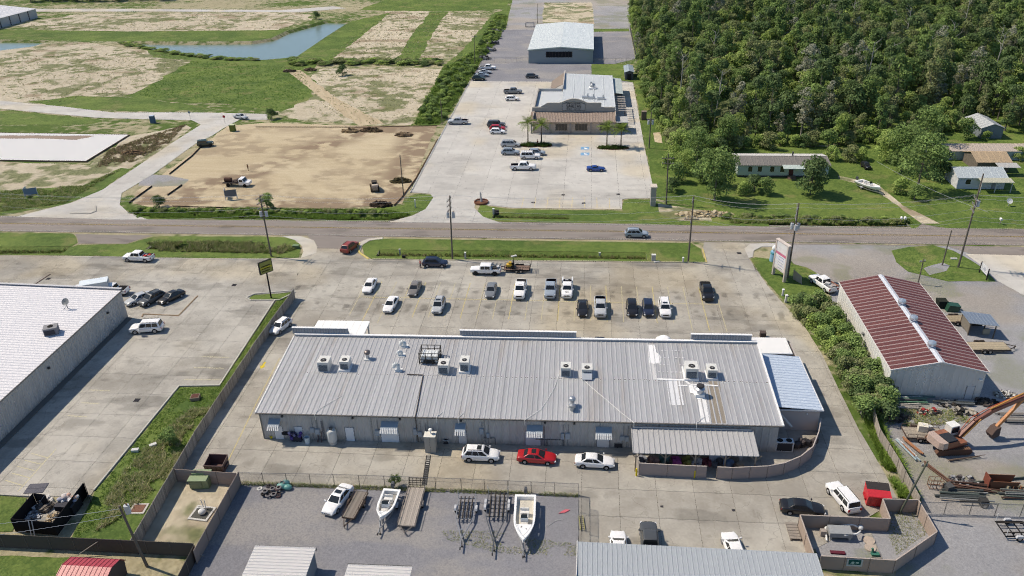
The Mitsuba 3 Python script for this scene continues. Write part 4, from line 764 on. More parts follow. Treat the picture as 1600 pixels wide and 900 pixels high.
fl = cottage('far_hall', 'pale metal hall at the far left corner of the fields', -350, -292, 366, 421, 4.6, 7.5, (.42, .44, .46), (.62, .63, .66), axis='y', rib=3)
for k in range(7): part(fl, 'pilaster', MB().box(-291.98, 368 + k * 7.6, 0, -291.8, 368.6 + k * 7.6, 4.5), 'matte', (.12, .12, .13))
def shed_roof(name, label, x0, x1, y0, y1, z0, z1, color, rib, rot=0, curved=False, fascia=True):
 k = thing(name, label, 'shed'); M = xf(x0, y1, 0, rot); w, d = x1 - x0, y1 - y0
 if True:
  if rib < .4: roof_plane(k, (-.1, -d, z0), (-.1, .2, z1), (w + .1, .2, z1), (w + .1, -d, z0), 'matte', rib, color, rw=.16, M=M)
  else: roof_plane(k, (-.1, -d, z0), (w + .1, -d, z0), (w + .1, .2, z1), (-.1, .2, z1), 'matte', rib, color, rw=.1, M=M)
 part(k, 'wall', MB().box(.05, -.15, 0, w - .05, 0, min(z0, z1) - .08), 'matte', (.30, .30, .30), M=M); part(k, 'wall', MB().box(.05, -d + .1, 0, .2, -.16, min(z0, z1) - .08), 'matte', (.30, .30, .30), M=M); part(k, 'wall', MB().box(w - .2, -d + .1, 0, w - .05, -.16, min(z0, z1) - .08), 'matte', (.22, .25, .28), M=M)
 return k
cs = shed_roof('carport', 'long carport roof of grey ribbed metal along the bottom edge', 0.1, 24.3, 57.6, 61.9, 2.9, 3.0, (.36, .39, .42), .5, -.2)
part(cs, 'edge_trim', MB().box(-.16, -4.4, 2.85, .1 - .16, .25, 3.08), 'matte', (.6, .6, .58), M=xf(.1, 61.9, 0, -.2)); part(cs, 'gutter', MB().box(-.1, -4.5, 2.74, 24.3, -4.38, 2.95), 'matte', (.62, .62, .58), M=xf(.1, 61.9, 0, -.2))
s1 = shed_roof('storage_shed', 'small storage shed with a pale corrugated roof at the bottom left of the gravel yard', -34.0, -27.6, 54.0, 59.4, 2.5, 2.7, (.58, .57, .56), .38, 1.0)
s2 = shed_roof('storage_shed', 'second pale corrugated shed roof cut by the bottom edge', -23.4, -16.9, 53.5, 57.6, 2.5, 2.65, (.58, .57, .56), .38, .5)
for s_, x, y in ((s1, -34, 59.4), (s2, -23.4, 57.6)): part(s_, 'fascia', MB().box(-.15, .2, 2.35, 6.55, .3, 2.74), 'matte', (.16, .16, .16), M=xf(x, y, 0, .8))
rb = thing('red_shed', 'small red gambrel roofed shed beside the long wooden fence', 'shed')
X0, X1, YB = -53.0, -47.9, 57.7
prof = [(YB, 1.7), (YB - .75, 2.6), (YB - 2.2, 3.0), (YB - 3.7, 2.6), (YB - 4.4, 1.7)]
for (ya, za), (yb, zb) in zip(prof[:-1], prof[1:]): roof_plane(rb, (X0 - .15, ya, za), (X1 + .15, ya, za), (X1 + .15, yb, zb), (X0 - .15, yb, zb), 'satin', .45, (.36, .045, .06), rh=.05, rw=.14)
part(rb, 'wall', MB().prism([(X1, y, z - .05) for y, z in prof] + [(X1, YB - 4.2, 0), (X1, YB - .2, 0)], (-.1, 0, 0)), 'matte', (.11, .09, .08)); part(rb, 'wall', MB().prism([(X0, y, z - .05) for y, z in prof] + [(X0, YB - 4.2, 0), (X0, YB - .2, 0)], (.1, 0, 0)), 'matte', (.11, .09, .08)); part(rb, 'wall', MB().box(X0 + .1, YB - .25, 0, X1 - .1, YB - .15, 1.7), 'matte', (.11, .09, .08))
# ================================================================ ROOF EQUIPMENT (stands on the shop roof)
def on(pt): u, v = uv(*pt); return u, v, rz(v)
GR = (.52, .52, .50)
def ac_unit(pt, w, d, h, label, hood=False, pad=True):
 u, v0, _ = on(pt); v = v0 + d / 2; z = rz(v0)
 k = thing('air_conditioner', label, 'air conditioner', 'package air conditioners on the shop roof')
 if pad: part(k, 'curb', MB().box(u - w / 2 - .15, v0 - .25, z - .1, u + w / 2 + .15, v0 + d + .1, rz(v0 + d) + .12), 'matte', (.75, .75, .75), M=MM); z += .13
 part(k, 'cabinet', MB().box(u - w / 2, v0, z, u + w / 2, v0 + d, z + h), 'satin', GR, M=MM)
 part(k, 'coil', MB().box(u - w * .40, v0 - .03, z + h * .08, u + w * .40, v0 - .003, z + h * .72), 'matte', (.10, .12, .14), M=MM)
 g = MB()
 for i in range(6): g.box(u - w * .4, v0 - .045, z + h * (.12 + .1 * i), u + w * .4, v0 - .031, z + h * (.14 + .1 * i))
 part(k, 'grille', g, 'matte', (.3, .31, .32), M=MM, kind='stuff')
 part(k, 'lid', MB().box(u - w / 2 - .03, v0 - .03, z + h + .002, u + w / 2 + .03, v0 + d + .03, z + h + .05), 'satin', (.60, .60, .57), M=MM)
 f = part(k, 'fan', MB().lathe([(w * .27, 0), (w * .27, .06), (w * .24, .06), (w * .24, .012), (.01, .012)], (u, v0 + d * .36, z + h + .05), 18), 'matte', (.03, .03, .035), M=MM)
 gg = MB()
 for a in range(4): gg.beam((u - w * .25 * math.cos(a * .785), v0 + d * .36 - w * .25 * math.sin(a * .785), z + h + .12), (u + w * .25 * math.cos(a * .785), v0 + d * .36 + w * .25 * math.sin(a * .785), z + h + .12), .02, .02)
 gg.tube((u, v0 + d * .36, z + h + .06), (u, v0 + d * .36, z + h + .13), .09, n=8)
 part(f, 'guard', gg, 'matte', (.3, .3, .3), M=MM)
 if hood: part(k, 'hood', MB().prism([(u - w / 2, v0 - .05, z + h * .55), (u + w / 2, v0 - .05, z + h * .55), (u + w / 2, v0 - .9, z + .1), (u - w / 2, v0 - .9, z + .1)], (0, 0, .06)), 'satin', (.42, .45, .48), M=MM)
 return k
ac_unit((-35.14,89.01), 1.5, 1.7, 1.45, 'leftmost of the air conditioners on the shop roof, set without a white curb', pad=False)
ac_unit((-32.26,89.32), 1.25, 1.6, 1.3, 'air conditioner on a white curb, second from the left on the shop roof')
ac_unit((-18.54,89.24), 1.4, 1.7, 1.4, 'air conditioner right beside the wire cage on the shop roof', pad=False)
ac_unit((-15.71,89.70), 1.2, 1.7, 1.5, 'air conditioner on a white curb between the wire cage and the long white pipes')
ac_unit((-1.97,89.48), 1.3, 1.5, 1.35, 'air conditioner where the curved white drain pipe starts', pad=False)
ac_unit((0.85,89.63), 1.35, 1.5, 1.1, 'low air conditioner with a sloping hood in front', hood=True, pad=False)
ac_unit((14.63,89.59), 1.6, 1.9, 1.6, 'largest air conditioner beside the white sealant dabs')
ac_unit((17.33,89.88), 1.25, 1.6, 1.25, 'rightmost air conditioner on the shop roof, next to the largest one')
u, v, z = on((-20.85,91.33)); k = thing('condenser_cage', 'open dark metal cage around a cooling unit on the shop roof', 'condenser')
part(k, 'unit', MB().box(u - 1.15, v + .1, z + .15, u + 1.15, v + 2.0, z + 1.05), 'satin', (.50, .53, .54), M=MM)
for i in range(5): part(k, 'blade', MB().box(u - 1.0 + i * .43, v + .3, z + 1.052, u - .7 + i * .43, v + 1.8, z + 1.10), 'matte', (.66, .69, .70), M=MM)
fr = MB()
for x in (u - 1.35, u - .45, u + .45, u + 1.35):
 for y in (v, v + 2.2): fr.box(x - .05, y - .05, z, x + .05, y + .05, z + 1.75)
for zz in (.2, .65, 1.15, 1.7):
 for y in (v, v + 2.2): fr.box(u - 1.35, y - .035, z + zz, u + 1.35, y + .035, z + zz + .07)
 for x in (u - 1.35, u + 1.35): fr.box(x - .035, v, z + zz, x + .035, v + 2.2, z + zz + .07)
part(k, 'cage', fr, 'matte', (.075, .07, .06), M=MM)
part(k, 'panel', MB().box(u - .8, v - .03, z + .3, u + .8, v - .004 - .006, z + .62), 'matte', (.03, .035, .04), M=MM)
def gooseneck(pt, r, h, label, d=-1):
 u, v, z = on(pt); k = thing('roof_vent', label, 'vent', None)
 part(k, 'flashing', MB().box(u - .5, v - .4, z + .0, u + .5, v + .5, z + .09), 'matte', (.68, .69, .68), M=MM)
 m = MB().tube((u, v, z), (u, v, z + h), r, n=14)
 pr_ = None
 for i in range(7):
  a = math.pi * i / 6; p = np.array((u + d * r * 1.2 * (1 - math.cos(a)), v, z + h + r * 1.2 * math.sin(a)))
  if pr_ is not None: m.tube(pr_, p, r, n=14)
  pr_ = p
 m.tube(pr_, pr_ - np.array((0, 0, .2)), r * 1.12, n=14)
 part(k, 'pipe', m, 'satin', (.66, .68, .67), smooth=40, M=MM)
gooseneck((-25.02,95.15), .24, .55, 'white gooseneck vent nearest the ridge', -1)
gooseneck((-25.07,93.10), .20, .50, 'white gooseneck vent, middle of the three in a row', -1)
gooseneck((-24.81,89.71), .25, .8, 'tall white gooseneck vent nearest the eave, with a second cowl', -1)
def turbine(pt, label, c=(.5, .52, .54), two_=False, top=(.20, .17, .16)):
 u, v, z = on(pt); k = thing('turbine_vent', label, 'vent')
 part(k, 'stack', MB().tube((u, v, z - .05), (u, v, z + .75), .26, n=12), 'metal', c, M=MM, smooth=40)
 part(k, 'flashing', MB().box(u - .45, v - .55, z, u + .45, v + .45, z + .08), 'matte', (.55, .57, .58), M=MM)
 part(k, 'turbine', MB().lathe([(.28, 0), (.42, .12), (.46, .3), (.38, .48), (.2, .56), (.01, .58)], (u, v, z + .75), 14), 'metal', top, M=MM)
 if two_:
  part(k, 'stack', MB().tube((u, v - .9, z - .05), (u, v - .9, z + .5), .3, n=12), 'metal', (.45, .48, .5), M=MM, smooth=40); part(k, 'cap', MB().lathe([(.3, 0), (.46, .05), (.42, .28), (.01, .4)], (u, v - .9, z + .5), 14), 'metal', (.4, .42, .44), M=MM)
turbine((-29.72,92.20), 'brown topped turbine vent standing alone on the left half of the roof')
turbine((-1.00,83.76), 'pair of grey turbine vents near the eave', two_=True, top=(.45, .47, .5))
u, v, z = on((15.35,86.51)); k = thing('mushroom_fan', 'mushroom exhaust fan on a white patch below the largest air conditioner', 'exhaust fan')
part(k, 'curb', MB().box(u - .6, v - .5, z - .05, u + .6, v + .6, z + .4), 'matte', (.76, .76, .75), M=MM); part(k, 'body', MB().lathe([(.4, 0), (.4, .45), (.6, .5), (.62, .7), (.3, .95), (.01, 1.0)], (u, v, z + .4), 16), 'metal', (.55, .57, .6), M=MM, smooth=40); part(k, 'motor', MB().lathe([(.5, 0), (.5, .12), (.4, .2), (.01, .22)], (u, v, z + 1.45), 14), 'matte', (.05, .05, .055), M=MM)
key = thing('freezer', 'tall beige cabinet freezer with a white cap vent behind the shop', 'freezer')
part(key, 'cabinet', MB().box(21.75, -2.0, .05, 23.15, -.9, 2.55), 'matte', (.40, .375, .33), M=MM); part(key, 'top', MB().box(21.7, -2.05, 2.552, 23.2, -.85, 2.62), 'matte', (.68, .66, .60), M=MM)
part(key, 'door_seam', MB().box(22.43, -2.02, .2, 22.46, -2.003, 2.4), 'matte', (.15, .14, .12), M=MM); part(key, 'vent', MB().tube((22.5, -1.3, 2.62), (22.5, -1.3, 3.1), .08, n=8).lathe([(.22, 0), (.26, .12), (.18, .24), (.01, .28)], (22.5, -1.3, 3.1), 12), 'matte', (.8, .8, .78), M=MM)
key = thing('gas_tank', 'upright pale grey gas tank standing in a stand behind the shop', 'tank')
u, v = uv(*(-31.88,79.61)); v += .5
part(key, 'body', MB().lathe([(.01, .35), (.5, .42), (.62, .6), (.62, 2.0), (.5, 2.25), (.2, 2.38), (.01, 2.4)], (u, v, 0), 20), 'satin', (.56, .57, .55), M=MM, smooth=35)
part(key, 'collar', MB().tube((u, v, 2.36), (u, v, 2.6), .24, n=12), 'matte', (.15, .15, .15), M=MM); part(key, 'foot_ring', MB().lathe([(.52, .05), (.56, .42), (.5, .42), (.48, .05)], (u, v, 0), 20), 'matte', (.5, .5, .48), M=MM)
u, v = uv(*(-37.68,80.59)); v += .4
key = thing('smoker_barbecue', 'black barrel smoker barbecue against the back wall', 'barbecue')
part(key, 'barrel', MB().tube((u - 1.1, v, 1.0), (u + .9, v, 1.0), .48, n=14), 'matte', (.03, .03, .035), M=MM); part(key, 'legs', MB().box(u - 1.0, v - .3, .05, u - .9, v + .3, .7).box(u + .7, v - .3, .05, u + .8, v + .3, .7), 'matte', (.04, .04, .04), M=MM)
u, v = uv(*(-35.23,79.94))
solo('bucket', MB().lathe([(.3, 0), (.36, 1.0), (.33, 1.0), (.28, .06), (.01, .05)], (u, v, .06), 16), 'matte', (.50, .58, .64), 'pale blue drum beside the black barbecue', 'drum', M=MM)
r_ = random.Random(4); m = MB()
for i in range(26): m.ball((u - 1.6 + r_.uniform(-.8, .8), v + .45 + r_.uniform(-.25, .25), .5 + r_.uniform(-.2, .9)), r_.uniform(.12, .25), ((.10, .07, .25) if i % 3 == 0 else (.05, .05, .09) if i % 3 == 1 else (.30, .28, .42)))
m.box(u - 2.2, v + .2, .06, u - .9, v + .7, .75, (.05, .05, .06))
solo('flower_cart', m, 'matte', label='dark cart of violet flowers between the barbecue and the pale drum', cat='cart', M=MM)
u, v = uv(*(-40.36,80.57)); solo('mop_bucket', MB().lathe([(.28, 0), (.4, .45), (.36, .45), (.25, .05), (.01, .04)], (u, v + .2, .06), 4).box(u - .1, v + .1, .4, u + .35, v + .35, .7), 'matte', (.62, .52, .03), 'yellow mop bucket at the corner of the back wall', 'bucket', M=MM)
u, v = uv(*(-33.71,80.29)); solo('hand_truck', MB().tube((u - .2, v, .1), (u - .25, v + .5, 1.6), .04).tube((u + .2, v, .1), (u + .25, v + .5, 1.6), .04).tube((u - .22, v + .2, .7), (u + .22, v + .2, .7), .03).tube((u - .25, v + .5, 1.6), (u + .25, v + .5, 1.6), .04).tube((u - .3, v, .22), (u - .2, v, .22), .2, n=10).tube((u + .2, v, .22), (u + .3, v, .22), .2, n=10), 'matte', (.16, .10, .10), 'dark hand truck leaning beside the gas tank', 'hand truck', M=MM)
def condenser(u, v, w, label, two_fans=False, h=.9, c=(.36, .38, .39)):
 k = thing('condenser_unit', label, 'condenser')
 part(k, 'cabinet', MB().box(u - w / 2, v - .45, .08, u + w / 2, v + .45, h), 'satin', c, M=MM)
 part(k, 'coil', MB().box(u - w * .42, v - .48, .2, u + w * .42, v - .452, h - .12), 'matte', (.05, .05, .055), M=MM)
 for x in ((u - w * .25, u + w * .25) if two_fans else (u,)): part(k, 'fan', MB().lathe([(.36, 0), (.36, .05), (.3, .05), (.3, .015), (.01, .015)], (x, v, h), 16), 'matte', (.03, .03, .03), M=MM)
u, v = uv(*(4.96,81.34)); condenser(u, v + .3, 1.1, 'dark condenser unit by the door left of the lean-to', c=(.16, .17, .17))
u, v = uv(*(-17.11,80.59)); condenser(u, v + .5, .8, 'small condenser unit beside the beige freezer', h=.75)
u, v = uv(*(25.62,81.28)); condenser(u, v + .9, 2.2, 'pale double fan condenser inside the curved fence', True, 1.5, (.50, .52, .53))
r_ = random.Random(12)
for i, (px, lab) in enumerate(((1245, 'first dark freezer crate by the annex wall'), (1262, 'second dark crate pile by the annex wall'))):
 u, v = (uv(*(27.40,82.63)) if i == 0 else uv(*(28.85,83.09))); m = MB()
 for j in range(9): m.obox(u + r_.uniform(-.8, .8), v + r_.uniform(-.3, .5), .06 + r_.uniform(0, .5), r_.uniform(.4, .9), r_.uniform(.3, .6), r_.uniform(.3, .7), r_.uniform(0, 90), r_.choice([(.03, .03, .035), (.05, .05, .05), (.08, .07, .07)]))
 solo('scrap_pile', m, 'matte', label=lab, cat='scrap', M=MM)
goods = [((.30, .32, .38), 'grey covered stack'), ((.45, .30, .28), 'reddish box stack'), ((.13, .22, .20), 'dark green bin'), ((.48, .12, .36), 'pink plastic crate'), ((.42, .40, .12), 'yellowish pile'), ((.50, .50, .52), 'pale basin'), ((.32, .10, .12), 'dark red cart'), ((.15, .16, .18), 'black rack'), ((.18, .26, .40), 'blue grey bag heap'), ((.35, .30, .24), 'brown box stack')]
for i, (c, nm) in enumerate(goods):
 u = 49.2 + i * 1.28; m = MB()
 for j in range(7): m.obox(u + r_.uniform(-.45, .45), -2.7 + r_.uniform(-.9, .5), .06 + r_.uniform(0, .45), r_.uniform(.25, .6), r_.uniform(.25, .6), r_.uniform(.3, .8), r_.uniform(0, 90), tuple(np.clip(np.array(c) * r_.uniform(.6, 1.2), 0, .9)))
 solo('stored_goods', m, 'matte', label=f'{nm} in the store yard under the lean-to, number {i + 1} from the left' if False else f'{nm} in the store yard under the lean-to roof', cat='goods', M=MM)
def wz(x): return WE + .05 + (WX + .1 - x) / (140 + WX) * 1.55
x, y = (-79.46,96.26)
k = thing('air_conditioner', 'square grey roof cooler alone on the pale warehouse roof', 'air conditioner')
part(k, 'cabinet', MB().obox(x, y + .7, wz(x), 1.9, 1.5, 1.1, 25), 'matte', (.20, .20, .22)); part(k, 'lid', MB().obox(x, y + .7, wz(x) + 1.1, 1.95, 1.55, .1, 25), 'matte', (.27, .27, .28)); part(k, 'fan', MB().lathe([(.4, 0), (.4, .06), (.01, .06)], (x, y + .7, wz(x) + 1.2), 14), 'matte', (.03, .03, .03)); part(k, 'coil', MB().obox(x + .2, y - .05, wz(x) + .2, 1.4, .08, .7, 25), 'matte', (.06, .06, .07))
x, y = (-81.48,104.38)
k = thing('satellite_dish', 'round satellite dish on the pale warehouse roof', 'satellite dish')
part(k, 'mast', MB().tube((x, y, wz(x)), (x, y, wz(x) + 1.1), .06, n=8).tube((x - .5, y - .4, wz(x)), (x, y, wz(x) + .6), .04, n=6), 'matte', (.3, .3, .3))
d = MB().lathe([(.01, 0), (.35, .04), (.5, .1), (.6, .15), (.58, .17), (.45, .12), (.01, .05)], (0, 0, 0), 20); a = math.radians(52); RM = np.eye(4); RM[:3, :3] = [[1, 0, 0], [0, math.cos(a), -math.sin(a)], [0, math.sin(a), math.cos(a)]]; RM[:3, 3] = (x, y, wz(x) + 1.2)
part(k, 'dish', d, 'satin', (.20, .21, .21), M=RM); part(k, 'feed_arm', MB().tube((0, 0, .1), (0, .1, .9), .03, n=6), 'matte', (.2, .2, .2), M=RM)
# ================================================================ FENCES
def fence(name, label, pts, h, mat, color=None, spacing=2.4, t=.06, post_c=(.2, .18, .16), closed=False, cap=None, z=.05, posts=True, cat='fence', batten=True):
 k = thing(name, label, cat); ls = LineString(pts); P = [np.array(p) for p in pts]
 for a, b in zip(P[:-1], P[1:]):
  L = np.linalg.norm(b - a); n = max(1, round(L / spacing)); d = (b - a) / L; nn = np.array([-d[1], d[0]])
  for i in range(n):
   p, q = a + d * (L * i / n + .03), a + d * (L * (i + 1) / n - .03); dz = rnd.uniform(-.04, .04) if mat == 'fence_wood' else 0
   part(k, 'panel', MB().prism([(*(p - nn * t / 2), z), (*(q - nn * t / 2), z), (*(q - nn * t / 2), h + dz), (*(p - nn * t / 2), h + dz)], (*(nn * t), 0)), mat, color)
   if posts: part(k, 'post', MB().box(p[0] - .05, p[1] - .05, z, p[0] + .05, p[1] + .05, h + .06) if not batten else MB().obox(*(a + d * L * i / n), z, .05, t + .08, h - z + .05, math.degrees(math.atan2(d[1], d[0]))), 'matte', post_c)
   if cap: part(k, 'cap', MB().beam((*p, h + .04), (*q, h + .04), t + .06, .05), 'matte', cap)
 return k
TAN, TANP = (.33, .265, .23), (.22, .18, .16)
fence('wooden_fence', 'long weathered wooden fence between the shop driveway and the planted strip', [(-49.31,72.13),(-49.79,79.09),(-50.14,101.71),(-49.80,118.62)], 2.0, 'fence_wood', spacing=3.0)
fence('wooden_fence', 'weathered wooden fence on the left side of the fenced green box plot', [(-49.26,72.01),(-48.52,60.13)], 2.0, 'fence_wood', spacing=3.0)
fence('wooden_fence', 'greyish pink fence on the north side of the fenced green box plot', [(-48.99,71.79),(-41.15,71.56)], 2.0, 'matte', TAN, spacing=3.0, post_c=TANP)
fence('wooden_fence', 'greyish pink fence between the green box plot and the gravel yard', [(-40.96,71.69),(-40.89,59.14)], 2.0, 'matte', (.28, .235, .21), spacing=2.8, post_c=TANP)
dk = fence('wooden_fence', 'long dark stained wooden fence running along the bottom left', [(-68.17,60.22),(-63.56,60.13),(-41.31,60.21)], 2.0, 'matte', (.095, .088, .08), spacing=2.9, post_c=(.15, .14, .13))
for a, b in (((-52.2, 60.1), (-54.5, 59.5)), ((-43.0, 60.4), (-40.4, 60.2))): part(dk, 'brace', MB().beam((*a, 1.7), (b[0], b[1] - .2, .3), .08, .08), 'matte', (.25, .23, .21))
fence('wooden_fence', 'short dark fence running from the corner down to the bottom edge', [(-41.25,60.04),(-41.03,55.49)], 1.9, 'matte', (.08, .075, .07), spacing=2.4)
fence('wooden_fence', 'weathered wooden fence at the foot of the hedge on the right', [(38.54,90.43),(37.79,84.27),(38.24,78.77),(38.38,72.18)], 2.0, 'fence_wood', spacing=2.6)
kf = fence('yard_fence', 'curved tan metal fence around the rear store yard', [(16.50,76.17),(18.30,76.16),(22.50,76.69),(24.58,77.39),(26.76,78.75),(28.65,80.67),(30.06,83.64),(31.07,86.47)], 1.85, 'matte', (.34, .285, .265), spacing=2.8, post_c=(.25, .21, .19), cap=(.45, .40, .37))
kf = fence('yard_fence', 'straight tan metal fence left of the gap to the store yard', [(7.27,76.32),(14.02,76.19),(15.31,76.21)], 1.85, 'matte', (.34, .285, .265), spacing=3.2, post_c=(.25, .21, .19), cap=(.45, .40, .37))
part(kf, 'side_panel', MB().prism([(*(7.27,76.32), .05), (*(7.41,77.39), .05) if False else (*(7.10,79.07), .05), (*(7.10,79.07), 1.85), (*(7.27,76.32), 1.85)], (.06, 0, 0)), 'matte', (.36, .33, .30))
for x, y in ((6.97,76.14), (13.94,76.21)): solo('bollard', MB().tube((x, y, 0), (x, y, 1.15), .11, n=14).ball((x, y, 1.15), .11, None, 1, (1, 1, .5)), 'matte', (.62, .50, .03), 'yellow bollard at the left end of the tan store yard fence' if x < 8 else 'yellow bollard in front of the tan fence near its gap', 'bollard')
fence('enclosure_fence', 'notched tan fence on the north and east of the septic plot', [(24.42,68.67),(34.03,68.68),(34.18,71.78),(38.09,71.87),(38.33,67.05)], 1.85, 'matte', (.36, .29, .245), spacing=2.9, post_c=TANP, cap=(.42, .36, .32))
fs_ = fence('enclosure_fence', 'tan fence on the south side of the septic plot carrying a green sign', [(38.33,67.05),(32.63,62.67),(25.18,62.79)], 1.85, 'matte', (.35, .285, .25), spacing=2.9, post_c=TANP, cap=(.42, .36, .32))
fence('enclosure_fence', 'tan fence on the west side of the septic plot', [(24.42,68.67),(24.54,63.10)], 1.85, 'matte', (.36, .29, .24), spacing=2.9, post_c=TANP, cap=(.42, .36, .32))
x, y = (28.66,62.78)
k = thing('fence_sign', 'small dark green sign board hung on the tan septic plot fence', 'sign')
part(k, 'frame', MB().box(x - .8, y - .12, .75, x + .8, y - .05, 1.75), 'matte', (.42, .46, .48)); part(k, 'board', MB().box(x - .62, y - .14, 1.0, x + .62, y - .125, 1.68), 'matte', (.02, .09, .085))
part(k, 'emblem', MB().tube((x - .2, y - .142, 1.3), (x - .2, y - .15, 1.3), .16, n=12).box(x + .1, y - .15, 1.2, x + .4, y - .142, 1.42).box(x - .45, y - .15, 1.1, x - .1, y - .142, 1.16), 'matte', (.35, .50, .48))
def chain_link(label, pts, h, spacing=3.0, c=(.28, .28, .28), mesh=.16, r=.007, group=None):
 k = thing('chain_link_fence', label, 'fence'); P = [np.array(p) for p in pts]; net = MB(); rail = MB()
 for a, b in zip(P[:-1], P[1:]):
  L = np.linalg.norm(b - a); d = (b - a) / L; n = max(1, round(L / spacing))
  for i in range(n + 1):
   p = a + d * L * i / n; part(k, 'post', MB().tube((*p, .0), (*p, h + .05), .035, n=6), 'metal', (.16, .16, .15))
  rail.tube((*a, h), (*b, h), .025, n=5)
  s = np.arange(-h, L, mesh)
  for s0 in s:
   for sg in (1, -1):
    x0, x1 = (s0, s0 + h) if sg > 0 else (s0 + h, s0)
    z0, z1 = .06, h
    t0, t1 = 0., 1.
    dx = x1 - x0
    for lim, sign in ((0, 1), (L, -1)):
     num = (lim - x0) / dx
     if sign * dx > 0: t0 = max(t0, num)
     else: t1 = min(t1, num)
    if t1 - t0 < .05: continue
    p = np.array([*(a + d * (x0 + dx * t0)), z0 + (z1 - z0) * t0]); q = np.array([*(a + d * (x0 + dx * t1)), z0 + (z1 - z0) * t1])
    net.tube(p, q, r, n=3, cap=False)
 part(k, 'rail', rail, 'metal', (.22, .22, .22)); part(k, 'wire_mesh', net, 'metal', c, kind='stuff')
 return k
chain_link('chain link fence between the rear drive and the gravel boat yard', [(-41.06,71.86),(-29.43,72.26),(-13.92,72.38),(0.01,72.33)], 1.8)
chain_link('short chain link fence turning south at the corner of the gravel yard', [(0.01,72.27),(0.12,64.09)], 1.8)
chain_link('chain link gate frame beside the ladder, right of the gravel yard', [(1.37,70.07),(1.37,64.06)], 1.3, 2.0)
chain_link('chain link fence across the bottom of the scrap yard', [(38.35,71.63),(43.93,71.87),(52.07,71.86)], 1.8, 2.9)
chain_link('chain link fence in front of the metal hall, left of it', [(-39.05,306.28),(-21.98,305.26)], 2.0, 4.0, mesh=.5, r=.012)
chain_link('chain link fence in front of the metal hall, right of it', [(2.65,302.94),(18.59,302.53)], 2.0, 4.0, mesh=.5, r=.012)
chain_link('chain link fence along the forest side of the hall yard', [(18.59,302.53),(18.85,374.15)], 2.0, 5.0, mesh=.6, r=.012)
def silt(label, pts, h=.3, c=(.20, .14, .09)):
 k = thing('silt_fence', label, 'fence'); P = [np.array(p) for p in pts]
 for a, b in zip(P[:-1], P[1:]):
  L = np.linalg.norm(b - a); d = (b - a) / L; nn = np.array([-d[1], d[0]])
  part(k, 'fabric', MB().prism([(*a, 0), (*b, 0), (*b, h), (*a, h)], (*(nn * .03), 0)), 'matte', c)
  for i in range(int(L / 3) + 1): p = a + d * min(i * 3, L - .05); part(k, 'stake', MB().box(p[0] - .03, p[1] - .03, 0, p[0] + .03, p[1] + .03, h + .2), 'matte', (.35, .27, .18))
silt('brown silt fence on the right side of the graded plot', [(-41.74,161.73),(-41.05,165.96),(-40.19,178.84),(-40.13,193.92),(-40.22,210.09)], .4, (.24, .14, .09))
silt('black silt fence along the foot of the graded plot', [(-91.92,159.96),(-69.37,159.10),(-49.19,159.30)], .25, (.11, .09, .075))
silt('black silt fence along the side street', [(-103.02,161.58),(-102.89,172.21)], .4, (.05, .045, .04)); silt('black silt fence north of the gravel apron', [(-102.68,180.69),(-103.16,194.46),(-104.85,207.08)], .4, (.05, .045, .04)); silt('short black silt fence by the rubble', [(-96.30,166.52),(-95.88,173.23)], .4, (.05, .045, .04))
silt('low brown fence along the far side of the graded plot', [(-95.89,221.19),(-65.29,221.06),(-42.57,222.79)], .25, (.20, .14, .09))
k = thing('parking_rail', 'low white wheel stop edge along the left side of the restaurant lot', 'rail')
a, b = np.array((-39.72,169.57)), np.array((-40.16,275.59)); n = 60
for i in range(n): p, q = a + (b - a) * (i + .1) / n, a + (b - a) * (i + .85) / n; part(k, 'block', MB().beam((*p, .16), (*q, .16), .22, .2), 'matte', (.55, .54, .52))
de = thing('dumpster_enclosure', 'black board enclosure with open gates around heaps of rubbish', 'enclosure')
BLK = (.022, .022, .024)
cs_ = [np.array(p) for p in [(-63.86,62.46),(-63.93,67.94),(-63.93,67.94)]]
A, Bq, C, D = (np.array(p) for p in [(-63.86,62.46),(-58.64,62.19),(-58.89,68.80),(-63.89,66.63)])
for nm, p, q in (('board_wall', A, Bq), ('board_wall', Bq, C), ('board_wall', A, D)):
 d = (q - p); L = np.linalg.norm(d); d /= L; nn = np.array([-d[1], d[0]]); n = max(2, int(L / 1.6))
 for i in range(n): part(de, nm, MB().prism([(*(p + d * L * i / n), .05), (*(p + d * (L * (i + 1) / n - .02)), .05), (*(p + d * (L * (i + 1) / n - .02)), 2.0), (*(p + d * L * i / n), 2.0)], (*(nn * .07), 0)), 'matte', BLK)
for p, q in (((-63.89,66.63), (-62.37,66.50)), ((-58.89,68.80), (-57.63,67.33))):
 part(de, 'gate', MB().prism([(*p, .15), (*q, .15), (*q, 2.0), (*p, 2.0)], (.06, .05, 0)), 'matte', (.035, .03, .03)); part(de, 'gate_brace', MB().beam((*p, .2), (*q, 1.95), .06, .06), 'matte', (.35, .33, .32))
part(de, 'pad', MB().poly([tuple(A), tuple(Bq), tuple(C), tuple(D)], .02, .09), 'concrete_left'); 
for t in (.42, .5): p = A + (Bq - A) * t; part(de, 'brace', MB().beam((*p, 2.0), (p[0] + .5, p[1] - 1.0, .1), .09, .09), 'matte', (.5, .48, .45))
cen = (A + Bq + C + D) / 4
db = thing('dumpster', 'black dumpster full of bagged rubbish inside the black enclosure', 'dumpster'); x, y = (-59.63,66.25)
part(db, 'body', MB().box(x - 1.1, y - .9, .1, x + 1.1, y - .82, 1.3).box(x - 1.1, y + .82, .1, x + 1.1, y + .9, 1.3).box(x - 1.1, y - .82, .1, x - 1.02, y + .82, 1.3).box(x + 1.02, y - .82, .1, x + 1.1, y + .82, 1.3).box(x - 1.02, y - .82, .1, x + 1.02, y + .82, .2), 'matte', (.03, .03, .035))
